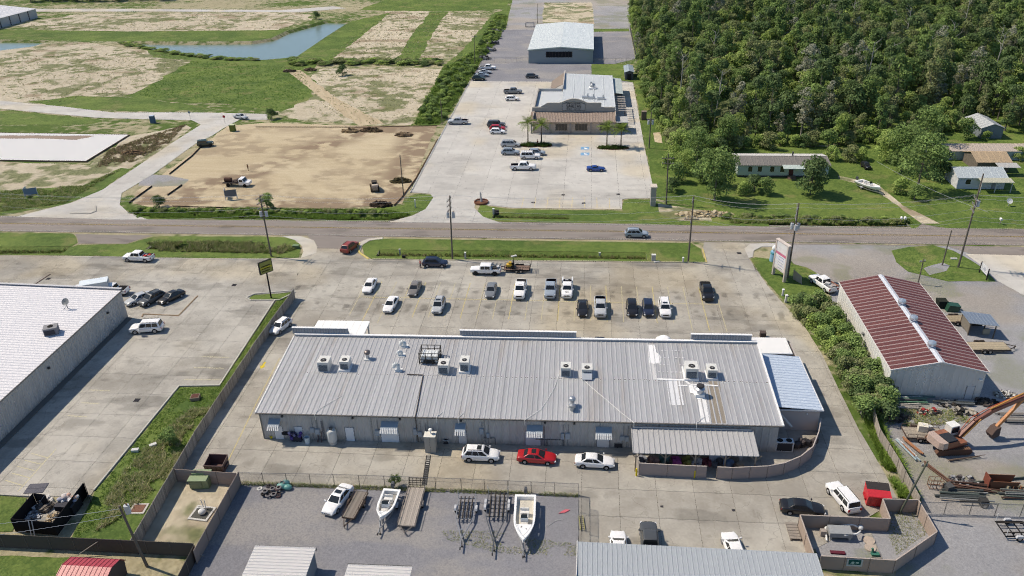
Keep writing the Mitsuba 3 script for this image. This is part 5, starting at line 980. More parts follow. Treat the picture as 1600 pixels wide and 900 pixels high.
part(db, 'lid', MB().box(x - 1.1, y - .95, 1.31, x + 1.1, y - .1, 1.36), 'matte', (.07, .07, .08))
r_ = random.Random(21); m = MB()
for i in range(40): m.ball((x + r_.uniform(-.95, .95), y + r_.uniform(0, .8), 1.2 + r_.uniform(0, .5)), r_.uniform(.15, .33), r_.choice([(.6, .6, .6), (.45, .40, .38), (.55, .36, .28), (.35, .35, .42), (.62, .58, .55)]), 1, (1, 1, .7))
solo('rubbish_bags', m, 'matte', label='pale and reddish rubbish bags heaped on the black dumpster', cat='rubbish', kind='stuff')
def rubble(name, label, cx, cy, rx, ry, n, h, cols, seed, smin=.1, smax=.45, cat='rubbish', flat=.5, z=.08):
 r = random.Random(seed); m = MB()
 for i in range(n):
  t, q = r.uniform(0, 6.28), math.sqrt(r.random()); hh = h * (1 - q) * r.random(); s = r.uniform(smin, smax)
  m.obox(cx + rx * q * math.cos(t), cy + ry * q * math.sin(t), z + hh, s, s * r.uniform(.25, .8), s * r.uniform(.15, flat), r.uniform(0, 180), r.choice(cols), r.uniform(-25, 25))
 solo(name, m, 'matte', label=label, cat=cat, kind='stuff')
x, y = (-63.50,64.76); rubble('rubble_heap', 'white and grey broken tiles heaped in the black enclosure', x, y, 1.2, 1.0, 130, .9, [(.6, .6, .6), (.4, .42, .45), (.2, .2, .22), (.5, .48, .45)], 3)
x, y = (-60.38,64.43); rubble('rubble_heap', 'tan heap of broken boards and straw in the black enclosure', x, y, 1.2, 1.3, 200, 1.2, [(.45, .34, .2), (.36, .27, .16), (.5, .42, .3), (.3, .28, .25)], 5)
x, y = (-63.21,66.57); rubble('rubble_heap', 'dark boards piled by the open gate of the black enclosure', x, y, 1.1, 1.2, 70, .9, [(.05, .05, .05), (.2, .18, .16), (.55, .53, .5), (.08, .07, .06)], 7, .3, 1.1)
x, y = (-65.95,69.49); solo('steel_plate', MB().obox(x, y, .075, 2.3, 1.7, .06, 8).obox(x, y, .135, 2.3, .06, .03, 8), 'matte', (.13, .13, .15), 'dark steel plate lying on the concrete by the black enclosure', 'plate')
k = thing('utility_box', 'green electrical utility box inside the fenced plot', 'utility box'); x, y = (-45.71,70.60)
part(k, 'base', MB().obox(x, y + .8, .05, 2.2, 1.5, 1.3, 4), 'satin', (.17, .22, .12)); part(k, 'hood', MB().obox(x - .05, y + 1.4, 1.36, 2.3, .75, .28, 4).obox(x - .1, y + .35, 1.36, 2.3, 1.0, .1, 4), 'satin', (.24, .30, .17)); part(k, 'front', MB().obox(x - .35, y - .02, .2, 1.5, .1, 1.0, 4), 'satin', (.15, .19, .11))
k = thing('well_pad', 'square concrete pad with white pipes inside the fenced plot', 'well'); x, y = (-43.61,66.61)
part(k, 'slab', MB().obox(x, y, .04, 2.4, 2.3, .12, -6), 'matte', (.52, .51, .48)); part(k, 'pit', MB().obox(x, y, .162, 1.9, 1.8, .02, -6), 'matte', (.10, .10, .09)); part(k, 'pipe', MB().ball((x + .1, y - .1, .45), .45, None, 2, (1, .9, .8)).tube((x - .8, y + .5, .4), (x + .8, y + .7, .4), .07).tube((x + .3, y + .5, .2), (x + .3, y + .6, 1.6), .05).tube((x - .2, y + .9, .2), (x - .4, y + 1.0, 1.3), .05), 'matte', (.66, .66, .64))
k = thing('manhole_box', 'rusty square grate with a concrete rim in the grass', 'drain'); x, y = (-51.48,66.86)
part(k, 'rim', MB().obox(x, y, .03, 1.9, 1.7, .14, 4), 'matte', (.50, .48, .44)); part(k, 'grate', MB().obox(x, y, .172, 1.4, 1.2, .03, 4), 'matte', (.20, .11, .08))
k = thing('drain_box', 'brown metal drain box standing in the weedy planted strip', 'drain'); x, y = (-54.35,88.67)
part(k, 'rim', MB().obox(x, y, .1, 1.2, 1.1, .5, 10), 'matte', (.28, .22, .18)); part(k, 'grate', MB().obox(x, y, .602, 1.0, .9, .03, 10), 'matte', (.12, .06, .05))
def dumpster(pt, ang, w, d, h, c, inside, label, lid=None):
 k = thing('dumpster', label, 'dumpster'); x, y = pt; M = xf(x, y, 0, ang); m = MB()
 lo, hi = .7, 1.0
 for s in (-1, 1):
  m.prism([(s * w / 2, -d / 2 * .8, .12), (s * w / 2, d / 2 * .9, .12), (s * w / 2, d / 2, h), (s * w / 2, -d / 2, h * .82)], (-s * .06, 0, 0))
 m.prism([(-w / 2 + .06, -d / 2 * .8, .12), (w / 2 - .06, -d / 2 * .8, .12), (w / 2 - .06, -d / 2, h * .82), (-w / 2 + .06, -d / 2, h * .82)], (0, .06, 0)).prism([(-w / 2 + .06, d / 2 * .9, .12), (w / 2 - .06, d / 2 * .9, .12), (w / 2 - .06, d / 2, h), (-w / 2 + .06, d / 2, h)], (0, -.06, 0)).box(-w / 2 + .06, -d / 2 * .8 + .06, .12, w / 2 - .06, d / 2 * .9 - .06, .2)
 part(k, 'body', m, 'satin', c, M=M)
 for s in (-1, 1): part(k, 'fork_pocket', MB().box(s * (w / 2 + .012), -.5, .55, s * (w / 2 + .16), .6, .8), 'satin', tuple(np.array(c) * .7), M=M)
 part(k, 'rim', MB().beam((-w / 2, d / 2, h), (w / 2, d / 2, h), .12, .1).beam((-w / 2, -d / 2, h * .82), (w / 2, -d / 2, h * .82), .12, .1), 'satin', tuple(np.array(c) * .8), M=M)
 if lid: part(k, 'lid', MB().prism([(-w / 2, -.02, (h * .91) + .05), (w / 2, -.02, (h * .91) + .05), (w / 2, d / 2, h + .06), (-w / 2, d / 2, h + .06)], (0, 0, .05)), 'matte', lid, M=M)
 if lid: part(k, 'lid', MB().prism([(-w / 2, -.03, (h * .91) + .05), (w / 2, -.03, (h * .91) + .05), (w / 2, -d / 2, h * .82 + .06), (-w / 2, -d / 2, h * .82 + .06)], (0, 0, .05)), 'satin', c, M=M)
 for i in range(4): part(k, 'rib', MB().box(-w / 2 + (i + .6) * w / 4.2, -d / 2 * .9 - .07, .2, -w / 2 + (i + .6) * w / 4.2 + .08, -d / 2 * .86, h * .75), 'satin', tuple(np.array(c) * inside), M=M)
 return k
dumpster(((-45.07,74.00)[0], (-45.07,74.00)[1] + .4), 0, 2.4, 1.9, 1.5, (.10, .055, .05), .6, 'rusty black open dumpster behind the wooden fence')
dumpster(((34.23,72.95)[0], (34.23,72.95)[1] + .4), -6, 2.5, 2.2, 1.9, (.48, .025, .035), .9, 'bright red dumpster with a black lid beside the tan fence', (.05, .045, .045))
x, y = (23.72,67.80); k = thing('wooden_pallet', 'stack of grey pallet boards by the tan fence corner', 'pallet')
for i in range(6): part(k, 'board', MB().obox(x, y + 1.1 - i * .42, .3, 1.2, .36, .06, 0), 'matte', (.27, .24, .21))
part(k, 'base', MB().obox(x - .5, y, .06, .1, 2.5, .23).obox(x + .5, y, .06, .1, 2.5, .23), 'matte', (.2, .17, .15))
k = thing('ladder', 'yellow ladder lying beside the gravel yard gate', 'ladder'); (xa, ya), (xb, yb) = (0.30,68.70), (0.54,66.54)
part(k, 'rail', MB().beam((xa - .2, ya, .3), (xb - .2, yb, .3), .06, .09), 'matte', (.45, .42, .12)); part(k, 'rail', MB().beam((xa + .25, ya, .3), (xb + .25, yb, .3), .06, .09), 'matte', (.45, .42, .12))
for i in range(7): t = (i + .5) / 7; part(k, 'rung', MB().tube((xa - .2 + (xb - xa) * t, ya + (yb - ya) * t, .32), (xa + .25 + (xb - xa) * t, ya + (yb - ya) * t, .32), .035, n=6), 'matte', (.12, .12, .08))
# ================================================================ POLES AND WIRES
WOOD = (.155, .135, .115)
def pole(label, base, h, top, arms=(), cans=0, cz=.66, r=.17, name='utility_pole', color=WOOD, lamp=None):
 k = thing(name, label, 'pole'); x, y = base; tx, ty = top
 f = lambda z: np.array((x + (tx - x) * z / h, y + (ty - y) * z / h, z))
 part(k, 'shaft', MB().tube(f(-.3), f(h), r, r * .68, 10), 'matte', color, smooth=40)
 for z, L, ang in arms:
  a = math.radians(ang); d = np.array((math.cos(a), math.sin(a), 0)) * L / 2; c = f(z) + np.array((-math.sin(a), math.cos(a), 0)) * (r * .8 + .05)
  ak = part(k, 'crossarm', MB().beam(c - d, c + d, .11, .13), 'matte', (.19, .165, .145))
  for t in (-.9, -.45, .45, .9): part(ak, 'insulator', MB().tube(c + d * t + np.array((0, 0, .07)), c + d * t + np.array((0, 0, .32)), .055, .04, 7), 'matte', (.40, .42, .45))
 for i in range(cans):
  ang = (20, 160, 270)[i]; a = math.radians(ang); c = f(h * cz) + np.array((math.cos(a), math.sin(a), 0)) * .55
  tk = part(k, 'transformer', MB().tube(c + (0, 0, 0), c + (0, 0, 1.05), .29, n=12), 'satin', (.42, .45, .48), smooth=40); part(tk, 'bushing', MB().tube(c + (0, 0, 1.05), c + (0, 0, 1.35), .05, n=6).tube(c + (.12, 0, 1.05), c + (.12, 0, 1.3), .05, n=6), 'matte', (.3, .2, .15))
 if lamp:
  a = math.radians(lamp); c = f(h * .78); e = c + np.array((math.cos(a) * 1.7, math.sin(a) * 1.7, .3)); part(k, 'lamp_arm', MB().tube(c, e, .035, n=6), 'metal', (.3, .3, .3)); part(k, 'lamp_head', MB().obox(e[0], e[1], e[2] - .1, .8, .3, .2, lamp), 'satin', (.3, .31, .32))
 return k, f
ARM3 = ((12.2, 2.4, 80), (11.2, 2.4, 80), (10.2, 2.4, 80))
P1, P2, P3, P4, P5 = (-60.15,135.26), (-24.65,135.16), (19.46,135.72), (36.3, 130.2), (67.35,135.43)
poles = [pole('utility pole with two transformers on the left verge by the entrance', P1, 12.6, (P1[0] - .1, P1[1]), ARM3, 2),
         pole('utility pole on the middle verge in front of the navy car', P2, 13.0, (P2[0] + .25, P2[1]), ARM3, 2),
         pole('utility pole near the right end of the middle verge, without transformer', P3, 13.1, (P3[0], P3[1]), ((12.2, 2.2, 80), (8.6, 2.6, 0), (8.2, 1.6, 80)), 0),
         pole('utility pole behind the tall tenant sign', P4, 14.2, (P4[0], P4[1]), ((13.4, 2.4, 80), (12.4, 2.4, 80), (11.4, 2.4, 80)), 3),
         pole('tall utility pole on the grass island at the right', P5, 17.8, (P5[0] + .1, P5[1]), ((13.2, 2.4, 80), (12.0, 2.4, 80), (11.0, 2.4, 80)), 1)]
far = [np.array((P1[0] - 52, P1[1] - .5)), np.array((P5[0] + 48, P5[1]))]
def wire(a, b, sag, r=.012, c=(.42, .43, .45)):
 a, b = np.array(a, float), np.array(b, float); t = np.linspace(0, 1, 12)
 p = a + (b - a) * t[:, None]; p[:, 2] -= sag * 4 * t * (1 - t); return MB().path(p, r, 4)
seq = [far[0]] + [np.array(p) for p in (P1, P2, P3, P4, P5)] + [far[1]]
hs = [12.4, 12.4, 12.8, 12.9, 13.8, 13.6, 13.6]
for (oy, dz) in ((-1.0, 0), (0, .3), (1.0, 0), (.25, -2.4), (-.25, -3.6), (0, -4.4)):
 m = MB()
 for (a, ha), (b, hb) in zip(zip(seq[:-1], hs[:-1]), zip(seq[1:], hs[1:])):
  w = wire((a[0], a[1] + oy, ha + dz), (b[0], b[1] + oy, hb + dz), .8 if dz > -1 else 1.1, .015 if dz > -1 else .018); m.v += w.v; m.f += [f + m.n for f in w.f]; m.c += w.c; m.n += w.n
 solo('power_line', m, 'matte', (.48, .49, .50), {(-1.0, 0): 'thin overhead cable nearest the camera at the pole tops', (0, .3): 'highest thin overhead cable over the pole tops', (1.0, 0): 'thin overhead cable farthest from the camera at the pole tops', (.25, -2.4): 'overhead cable just under the crossarms', (-.25, -3.6): 'second overhead cable below the crossarms', (0, -4.4): 'lowest overhead cable along the highway poles'}[oy, dz], 'cable')
pole('service pole with two crossarms beside the restaurant pylon', (17.83,164.49), 11.4, ((17.83,164.49)[0] - .3, (17.83,164.49)[1]), ((10.3, 2.6, 0), (9.2, 2.4, 0)), 0, name='utility_pole')
pole('thin pole standing in the graded plot near the silt fence', (-40.63,166.75), 10.1, ((-40.63,166.75)[0], (-40.63,166.75)[1]), (), 0, r=.13)
pole('pole with transformers beside the restaurant service yard', (16.56,203.02), 9.6, ((16.56,203.02)[0] + .1, (16.56,203.02)[1]), ((7.6, 2.0, 0),), 2)
pole('bare pole at the left corner of the hall yard', (-41.55,300.40), 11.1, ((-41.55,300.40)[0] + .2, (-41.55,300.40)[1]), ((10.6, 1.8, 0),), 0, r=.14)
pole('bare pole in the weeds left of the restaurant lot', (-41.29,224.08), 7.4, (-41.29,224.08), (), 0, r=.13)
pole('pole behind the metal hall', (-23.25,388.59), 9.0, (-23.25,388.59), (), 0, r=.14)
pole('street light pole on the grass island at the right', (64.84,136.12), 7.0, ((64.84,136.12)[0] + .1, (64.84,136.12)[1]), (), 0, r=.13, name='lamp_pole', lamp=0)
pole('short pole behind the red workshop roof', (58.00,128.58), 4.9, (58.00,128.58), ((4.3, 1.2, 20),), 0, r=.11)
pole('leaning pole with a white transformer by the long dark fence', (-46.21,58.54), 8.6, ((-46.21,58.54)[0] - .9, (-46.21,58.54)[1]), (), 1, .87, .17)
pole('leaning dark green pole in the notch of the tan fence', (36.24,71.53), 7.7, ((36.24,71.53)[0] + 1.5, (36.24,71.53)[1]), ((6.9, .6, 0),), 0, r=.13, color=(.11, .12, .09))
for nm, a, b, sg_ in (('cable from the leaning pole across the black enclosure', ((-46.21,58.54)[0] - .85, (-46.21,58.54)[1], 8.2), (-68, 57, 5.6), .3), ('lower cable from the leaning pole across the black enclosure', ((-46.21,58.54)[0] - .75, (-46.21,58.54)[1], 7.4), (-68, 55.5, 5.0), .3), ('cable crossing the road to the tall pole', (64.5, 176, 6), (69.0, 133.6, 11.5), .6)):
 solo('power_line', wire(a, b, sg_, .022), 'metal', (.6, .6, .6), nm, 'cable')
# ================================================================ SIGNS
k = thing('tenant_sign', 'tall pale tenant sign board with a pink band on the grass beside the entrance', 'sign')
b0, b1 = np.array((35.32,128.38)), np.array((38.02,135.62)); b1 = np.array((35.70,132.14)); d = (b1 - b0); d = np.array((-.42, 1.0)); d /= np.linalg.norm(d); b1 = b0 + d * 3.3; nn = np.array([-d[1], d[0]])
ang = math.degrees(math.atan2(d[1], d[0]))
for p in (b0, b1): part(k, 'post', MB().obox(*p, 0, .3, .55, 6.9, ang), 'matte', (.55, .47, .42))
mid = (b0 + b1) / 2; M = xf(*mid, 0, ang)
part(k, 'board', MB().box(-1.5, -.2, 1.6, 1.5, .2, 6.9), 'matte', (.55, .50, .48), M=M); part(k, 'cap', MB().box(-1.9, -.32, 6.905, 1.9, .32, 7.05), 'matte', (.62, .55, .5), M=M)
cols = [(.66, .66, .66), (.66, .64, .64), (.52, .17, .26), (.66, .66, .68), (.60, .62, .70), (.66, .66, .66), (.62, .62, .66), (.66, .64, .6)]; z = 6.8
for i, h in enumerate((1.0, .85, .5, .55, .5, .5, .5, .55)):
 z -= h; part(k, 'panel', MB().box(-1.42, .203, z + .03, 1.42, .23, z + h - .03), 'matte', cols[i], M=M); part(k, 'panel', MB().box(-1.42, -.23, z + .03, 1.42, -.203, z + h - .03), 'matte', cols[i], M=M)
 if i > 2: part(k, 'text_bar', MB().box(-1.0, .231, z + .2, .4 + .1 * (i % 3), .24, z + h - .2), 'matte', (.30, .32, .45), M=M)
k = thing('sandwich_board', 'leaning tan board propped at the foot of the tall tenant sign', 'board'); x, y = (37.97,128.00); part(k, 'board', MB().prism([(x - .9, y + 1.6, 0), (x + .2, y - .4, 0), (x + .0, y - .2, 1.5), (x - 1.0, y + 1.6, 1.9)], (.06, .04, 0)), 'matte', (.34, .31, .27))
k = thing('ice_vending_machine', 'small blue and white rounded figure stand on the verge left of the tenant sign', 'stand'); x, y = (35.11,136.85)
part(k, 'body', MB().lathe([(.7, 0), (.72, .2), (.62, 1.9), (.6, 2.0), (.01, 2.02)], (x, y, .05), 18), 'matte', (.25, .45, .62), smooth=40); part(k, 'head', MB().ball((x, y, 2.6), .55, None, 2, (.95, .95, 1.15)), 'matte', (.72, .74, .75), smooth=True); part(k, 'band', MB().lathe([(.66, 1.5), (.72, 1.7), (.66, 1.9)], (x, y, .05), 18), 'matte', (.10, .33, .40)); part(k, 'arm', MB().tube((x + .55, y - .2, 1.7), (x + .85, y - .35, 1.2), .14, n=8), 'matte', (.7, .72, .74))
k = thing('realty_sign', 'white sign panel on black posts at the corner of the concrete drive on the right', 'sign'); (xa, ya), (xb, yb) = (70.19,133.50), (70.15,130.53)
for x, y in ((xa, ya), (xb, yb)): part(k, 'post', MB().box(x - .08, y - .08, 0, x + .08, y + .08, 2.2), 'matte', (.035, .035, .035))
part(k, 'board', MB().prism([(xa, ya, .75), (xb, yb, .75), (xb, yb, 2.1), (xa, ya, 2.1)], (.05, .06, 0)), 'matte', (.62, .62, .66)); 
part(k, 'emblem', MB().prism([(xa + (xb - xa) * t, ya + (yb - ya) * t - .02, z) for t, z in ((.3, 1.2), (.6, 1.15), (.7, 1.6), (.5, 1.8), (.35, 1.6))], (-.01, -.01, 0)), 'matte', (.42, .43, .50))
k = thing('pole_sign', 'yellow and black diamond tilted sign on a dark pole by the planter', 'sign'); x, y = (-54.15,118.67)
part(k, 'pole', MB().tube((x, y, 0), (x, y, 6.0), .13, n=10), 'matte', (.03, .03, .03)); dd = np.array((.75, .95)); dd /= np.linalg.norm(dd); M = xf(x, y, 0, math.degrees(math.atan2(dd[1], dd[0])))
part(k, 'cabinet', MB().box(-1.25, -.16, 5.0, 1.25, .16, 7.3), 'matte', (.045, .045, .04), M=M); part(k, 'face', MB().box(-1.12, -.18, 5.12, 1.12, -.163, 7.18), 'matte', (.30, .30, .09), M=M)
for i, z in enumerate((5.4, 5.85, 6.3)): part(k, 'text_bar', MB().box(-.9, -.195, z, .6 + .1 * i, -.182, z + .2), 'matte', (.07, .06, .02), M=M)
part(k, 'face_band', MB().box(-1.1, -.192, 5.95, 1.1, -.181, 6.2), 'matte', (.55, .47, .04), M=M)
k = thing('pylon_sign', 'stone pylon sign with a dark base at the corner of the restaurant lot', 'sign'); x, y = (14.86,163.30)
part(k, 'pillar', MB().box(x - .55, y - .3, 0, x + .55, y + 1.5, 4.3), 'matte', (.36, .34, .31)); part(k, 'cap', MB().box(x - .7, y - .45, 4.3, x + .7, y + 1.65, 4.5), 'matte', (.58, .52, .45)); part(k, 'face', MB().box(x - .58, y, 2.2, x - .551, y + 1.2, 4.0), 'matte', (.30, .29, .27))
def lot_sign(label, a, b, z0, z1, c):
 k = thing('lot_sign', label, 'sign')
 for x, y in (a, b): part(k, 'post', MB().box(x - .06, y - .06, 0, x + .06, y + .06, z1 + .1), 'matte', (.6, .6, .6))
 (xa, ya), (xb, yb) = a, b
 part(k, 'panel', MB().prism([(xa, ya - .1, z0), (xb, yb - .1, z0), (xb, yb - .1, z1), (xa, ya - .1, z1)], (0, .04, 0)), 'matte', c); part(k, 'panel', MB().prism([(xa - .1, ya, z0), (xa - .8, ya + 2.2, z0), (xa - .8, ya + 2.2, z1), (xa - .1, ya, z1)], (-.04, 0, 0)), 'matte', (.6, .6, .58))
lot_sign('V shaped white sale sign with a blue panel in the far left grass', (-129.66,164.04), (-127.32,165.32), .7, 2.3, (.18, .24, .33)); lot_sign('V shaped sale sign with a grey panel before the flatbed truck', (-81.28,164.12), (-78.91,164.97), .7, 2.4, (.16, .17, .19))
def stop_sign(label, pt, c, h=2.4, shape='oct'):
 k = thing('street_sign', label, 'sign'); x, y = pt
 part(k, 'post', MB().tube((x, y, 0), (x, y, h), .04, n=6), 'metal', (.4, .4, .4)); part(k, 'plate', MB().tube((x, y - .05, h - .1), (x, y - .08, h - .1), .42, n=8), 'matte', c)
stop_sign('red stop sign at the side street corner', (-106.53,224.39), (.35, .04, .04)); stop_sign('grey street name sign on the side street verge', (-119.35,229.05), (.35, .36, .37)); 
for lab, pt in (('white mailbox pair on posts beside the dirt drive', (64.28,155.40)), ('single white mailbox on a post beside the right lawn', (83.02,155.34))):
 k = thing('mailbox', lab, 'mailbox'); x, y = pt
 for dx in ((-.35, .35) if 'pair' in lab else (0,)): part(k, 'post', MB().box(x + dx - .05, y - .05, 0, x + dx + .05, y + .05, 1.0), 'matte', (.3, .25, .2)); part(k, 'box', MB().box(x + dx - .2, y - .3, 1.0, x + dx + .2, y + .3, 1.25).tube((x + dx, y - .3, 1.25), (x + dx, y + .3, 1.25), .2, n=10), 'satin', (.72, .72, .72))
for lab, pt, c, s in (('grey utility pedestal at the kerb beside the right end of the verge', (13.12,135.76), (.42, .42, .40), (.75, .5, 1.3)), ('slim white post near the third utility pole', (18.49,135.42), (.55, .55, .52), (.3, .3, 1.0)), ('pale pedestal by the kerb in the middle verge', (-22.25,135.53), (.45, .45, .42), (.3, .3, 1.3)), ('short grey post in the ditch of the middle verge', (3.17,137.87), (.35, .35, .33), (.35, .3, .6)), ('black box on the grass behind the navy car', (-34.08,135.37), (.03, .03, .03), (.6, .4, .5)), ('small grey pedestal on the verge left of the navy car', (-35.12,136.75), (.3, .3, .3), (.25, .25, 1.2)),
                      ('green utility box at the end of the left verge', (-56.52,138.89), (.12, .17, .10), (1.2, .8, .6)), ('white hydrant like post at the hedge corner', (34.01,123.13), (.66, .66, .64), (.3, .3, 1.2)), ('second white post partly in the hedge', (34.07,120.88), (.66, .66, .64), (.35, .35, 1.3)), ('white pole marker right of the graded plot', (-36.81,160.75), (.6, .6, .58), (.2, .2, 1.9)), ('brown post at the top right of the shop front', (28.12,109.11), (.07, .055, .05), (.8, .8, .9)),
                      ('grey standpipe beside the restaurant driveway', (-19.24,157.64), (.5, .5, .48), (.4, .4, 1.2)), ('dark bush sized box beside the standpipe', (-18.52,157.31), (.03, .03, .03), (.9, .6, .9)), ('blue portable toilet on the side street verge', (-129.46,224.94), (.10, .15, .22), (1.2, 1.2, 2.2)), ('tan portable box beside the restaurant service yard', (16.75,228.88), (.16, .13, .11), (1.4, 1.4, 2.4)), ('green portable toilet at the corner of the graded plot', (-101.24,216.72), (.14, .17, .05), (1.4, 1.2, 1.9))):
 x, y = pt; nm = 'portable_toilet' if 'toilet' in lab else 'utility_pedestal'
 k = thing(nm, lab, 'portable toilet' if 'toilet' in lab else 'utility box' if 'box' in lab else 'post'); part(k, 'body', MB().box(x - s[0] / 2, y - .02, .02, x + s[0] / 2, y + s[1], s[2]), 'matte', c); part(k, 'cap', MB().box(x - s[0] / 2 - .04, y - .06, s[2] + .002, x + s[0] / 2 + .04, y + s[1] + .04, s[2] + .09), 'matte', tuple(np.clip(np.array(c) * 1.5 + (.3 if 'toilet' in lab else 0), 0, .8)))
k = thing('flower_bed', 'planting bed with a stone ornament at the restaurant entrance', 'flower bed'); x, y = (-22.65,164.14)
part(k, 'border', MB().lathe([(1.6, 0), (1.6, .4), (1.4, .4), (1.4, .1), (.01, .12)], (x, y, .05), 18), 'matte', (.18, .09, .06)); part(k, 'stone', MB().tube((x, y + .3, .1), (x - .2, y + .4, 2.4), .28, .16, 8), 'matte', (.5, .49, .47))
x, y = (88.99,165.35); k = thing('satellite_dish', 'white satellite dish on the lawn at the right edge', 'satellite dish')
part(k, 'mast', MB().tube((x, y, 0), (x, y, .9), .06, n=6), 'matte', (.4, .4, .4)); RM2 = RM.copy(); RM2[:3, 3] = (x, y, 1.1); part(k, 'dish', MB().lathe([(.01, 0), (.3, .04), (.5, .12), (.62, .2), (.6, .22), (.45, .15), (.01, .06)], (0, 0, 0), 20), 'satin', (.55, .56, .56), M=RM2)
# ================================================================ VEHICLES
from scipy.interpolate import PchipInterpolator
def loft(secs, n_cap=True):
 """Closed body from rings of equal length along x."""
 k = len(secs[0]); v = np.vstack(secs); f = []
 for i in range(len(secs) - 1):
  for j in range(k):
   a, b = i * k + j, i * k + (j + 1) % k; f += [(a, b, b + k), (a, b + k, a + k)]
 f += [(0, j + 1, j) for j in range(1, k - 1)]; o = (len(secs) - 1) * k; f += [(o, o + j, o + j + 1) for j in range(1, k - 1)]
 m = trimesh.Trimesh(v, f, process=False); 
 if m.volume < 0: m.invert()
 return m
def to_man(m): return m3.Manifold(m3.Mesh(np.asarray(m.vertices, np.float32), np.asarray(m.faces, np.uint32)))
def body_ring(x, w, zt, zb, crown=.03):
 h = [(0, zb), (w * .86, zb), (w * .97, zb + .12), (w, zb + (zt - zb) * .45), (w * .985, zt - .17), (w * .93, zt - .05), (w * .80, zt), (w * .4, zt + crown), ]
 r = h + [(0, zt + crown)] + [(-y, z) for y, z in h[::-1][:-1]]
 return np.array([(x, y, z) for y, z in r])
KINDS = {
 'sedan': dict(L=4.85, W=1.86, r=.33, fx=1.45, rx=-1.42, st=[(-2.42, .74, .80, .42), (-2.34, .84, .93, .30), (-1.75, .90, 1.02, .24), (-.6, .925, .98, .22), (.85, .925, .95, .22), (1.5, .90, .90, .22), (2.1, .82, .78, .26), (2.36, .70, .66, .32), (2.43, .58, .56, .38)],
               cab=(1.3, .12, -.95, -1.95), wb=.85, wr=.60, zb=.93, zr=1.45),
 'coupe': dict(L=4.5, W=1.88, r=.33, fx=1.35, rx=-1.3, st=[(-2.24, .72, .74, .40), (-2.15, .86, .88, .28), (-1.4, .93, .98, .22), (-.4, .94, .90, .20), (.9, .94, .86, .20), (1.6, .90, .78, .20), (2.1, .78, .62, .24), (2.25, .6, .5, .3)],
               cab=(.75, .05, -.75, -1.55), wb=.80, wr=.55, zb=.85, zr=1.24),
 'suv': dict(L=4.7, W=1.90, r=.36, fx=1.42, rx=-1.38, st=[(-2.33, .78, .95, .48), (-2.27, .88, 1.08, .36), (-1.6, .93, 1.12, .28), (-.5, .945, 1.08, .26), (.9, .945, 1.05, .26), (1.5, .92, 1.02, .26), (2.1, .84, .90, .30), (2.3, .74, .76, .36), (2.36, .62, .64, .42)],
             cab=(1.3, .35, -1.65, -2.26), wb=.88, wr=.68, zb=1.05, zr=1.70),
 'big_suv': dict(L=5.2, W=2.02, r=.40, fx=1.6, rx=-1.5, st=[(-2.58, .86, 1.0, .5), (-2.54, .95, 1.18, .4), (-1.8, .99, 1.2, .34), (-.5, 1.0, 1.18, .32), (1.0, 1.0, 1.16, .32), (1.8, .98, 1.12, .32), (2.4, .92, 1.02, .36), (2.58, .80, .85, .42)],
             cab=(1.2, .6, -2.2, -2.48), wb=.93, wr=.78, zb=1.14, zr=1.88),
 'minivan': dict(L=5.1, W=1.98, r=.35, fx=1.6, rx=-1.45, st=[(-2.54, .84, .95, .45), (-2.48, .92, 1.08, .32), (-1.6, .97, 1.1, .26), (0, .98, 1.06, .24), (1.2, .97, 1.02, .24), (1.9, .92, .95, .26), (2.4, .78, .78, .32), (2.55, .6, .62, .4)],
             cab=(1.75, .7, -2.1, -2.45), wb=.91, wr=.70, zb=1.04, zr=1.74),
 'pickup': dict(L=5.95, W=2.04, r=.41, fx=1.85, rx=-1.85, st=[(-2.96, .90, 1.06, .52), (-2.92, .97, 1.22, .46), (-1.8, 1.0, 1.25, .36), (-.6, 1.01, 1.24, .34), (1.2, 1.01, 1.22, .34), (2.0, .99, 1.19, .34), (2.7, .93, 1.10, .38), (2.95, .82, .90, .44)],
             cab=(1.45, .80, -.75, -1.02), wb=.93, wr=.74, zb=1.18, zr=1.92, bed=(-1.14, -2.84)),
 'jeep_pickup': dict(L=5.6, W=1.9, r=.42, fx=1.75, rx=-1.75, st=[(-2.78, .88, 1.1, .55), (-2.74, .92, 1.2, .5), (-1.5, .92, 1.22, .45), (0, .92, 1.22, .42), (1.1, .90, 1.22, .42), (1.9, .84, 1.2, .45), (2.6, .74, 1.12, .5), (2.72, .70, 1.05, .55)],
             cab=(1.1, .9, -1.05, -1.12), wb=.88, wr=.80, zb=1.18, zr=1.88, bed=(-1.24, -2.68)),
 'jeep': dict(L=4.3, W=1.9, r=.42, fx=1.3, rx=-1.2, st=[(-2.1, .85, 1.05, .55), (-2.05, .90, 1.15, .5), (-1, .92, 1.2, .45), (.5, .92, 1.2, .42), (1.3, .84, 1.18, .45), (1.95, .74, 1.1, .5), (2.1, .7, 1.0, .55)],
             cab=(.55, .4, -1.95, -2.0), wb=.88, wr=.80, zb=1.16, zr=1.84),
}
PROTO = {}
def panel4(q, u0, u1, v0, v1, off, th=.02):
 """A pane on the quad q (bottom-left, bottom-right, top-right, top-left), raised along its normal."""
 q = np.array(q, float); n = np.cross(q[1] - q[0], q[3] - q[0]); n /= np.linalg.norm(n)
 f = lambda u, v: (q[0] * (1 - u) + q[1] * u) * (1 - v) + (q[3] * (1 - u) + q[2] * u) * v + n * off
 return MB().prism([f(u0, v0), f(u1, v0), f(u1, v1), f(u0, v1)], -n * th)
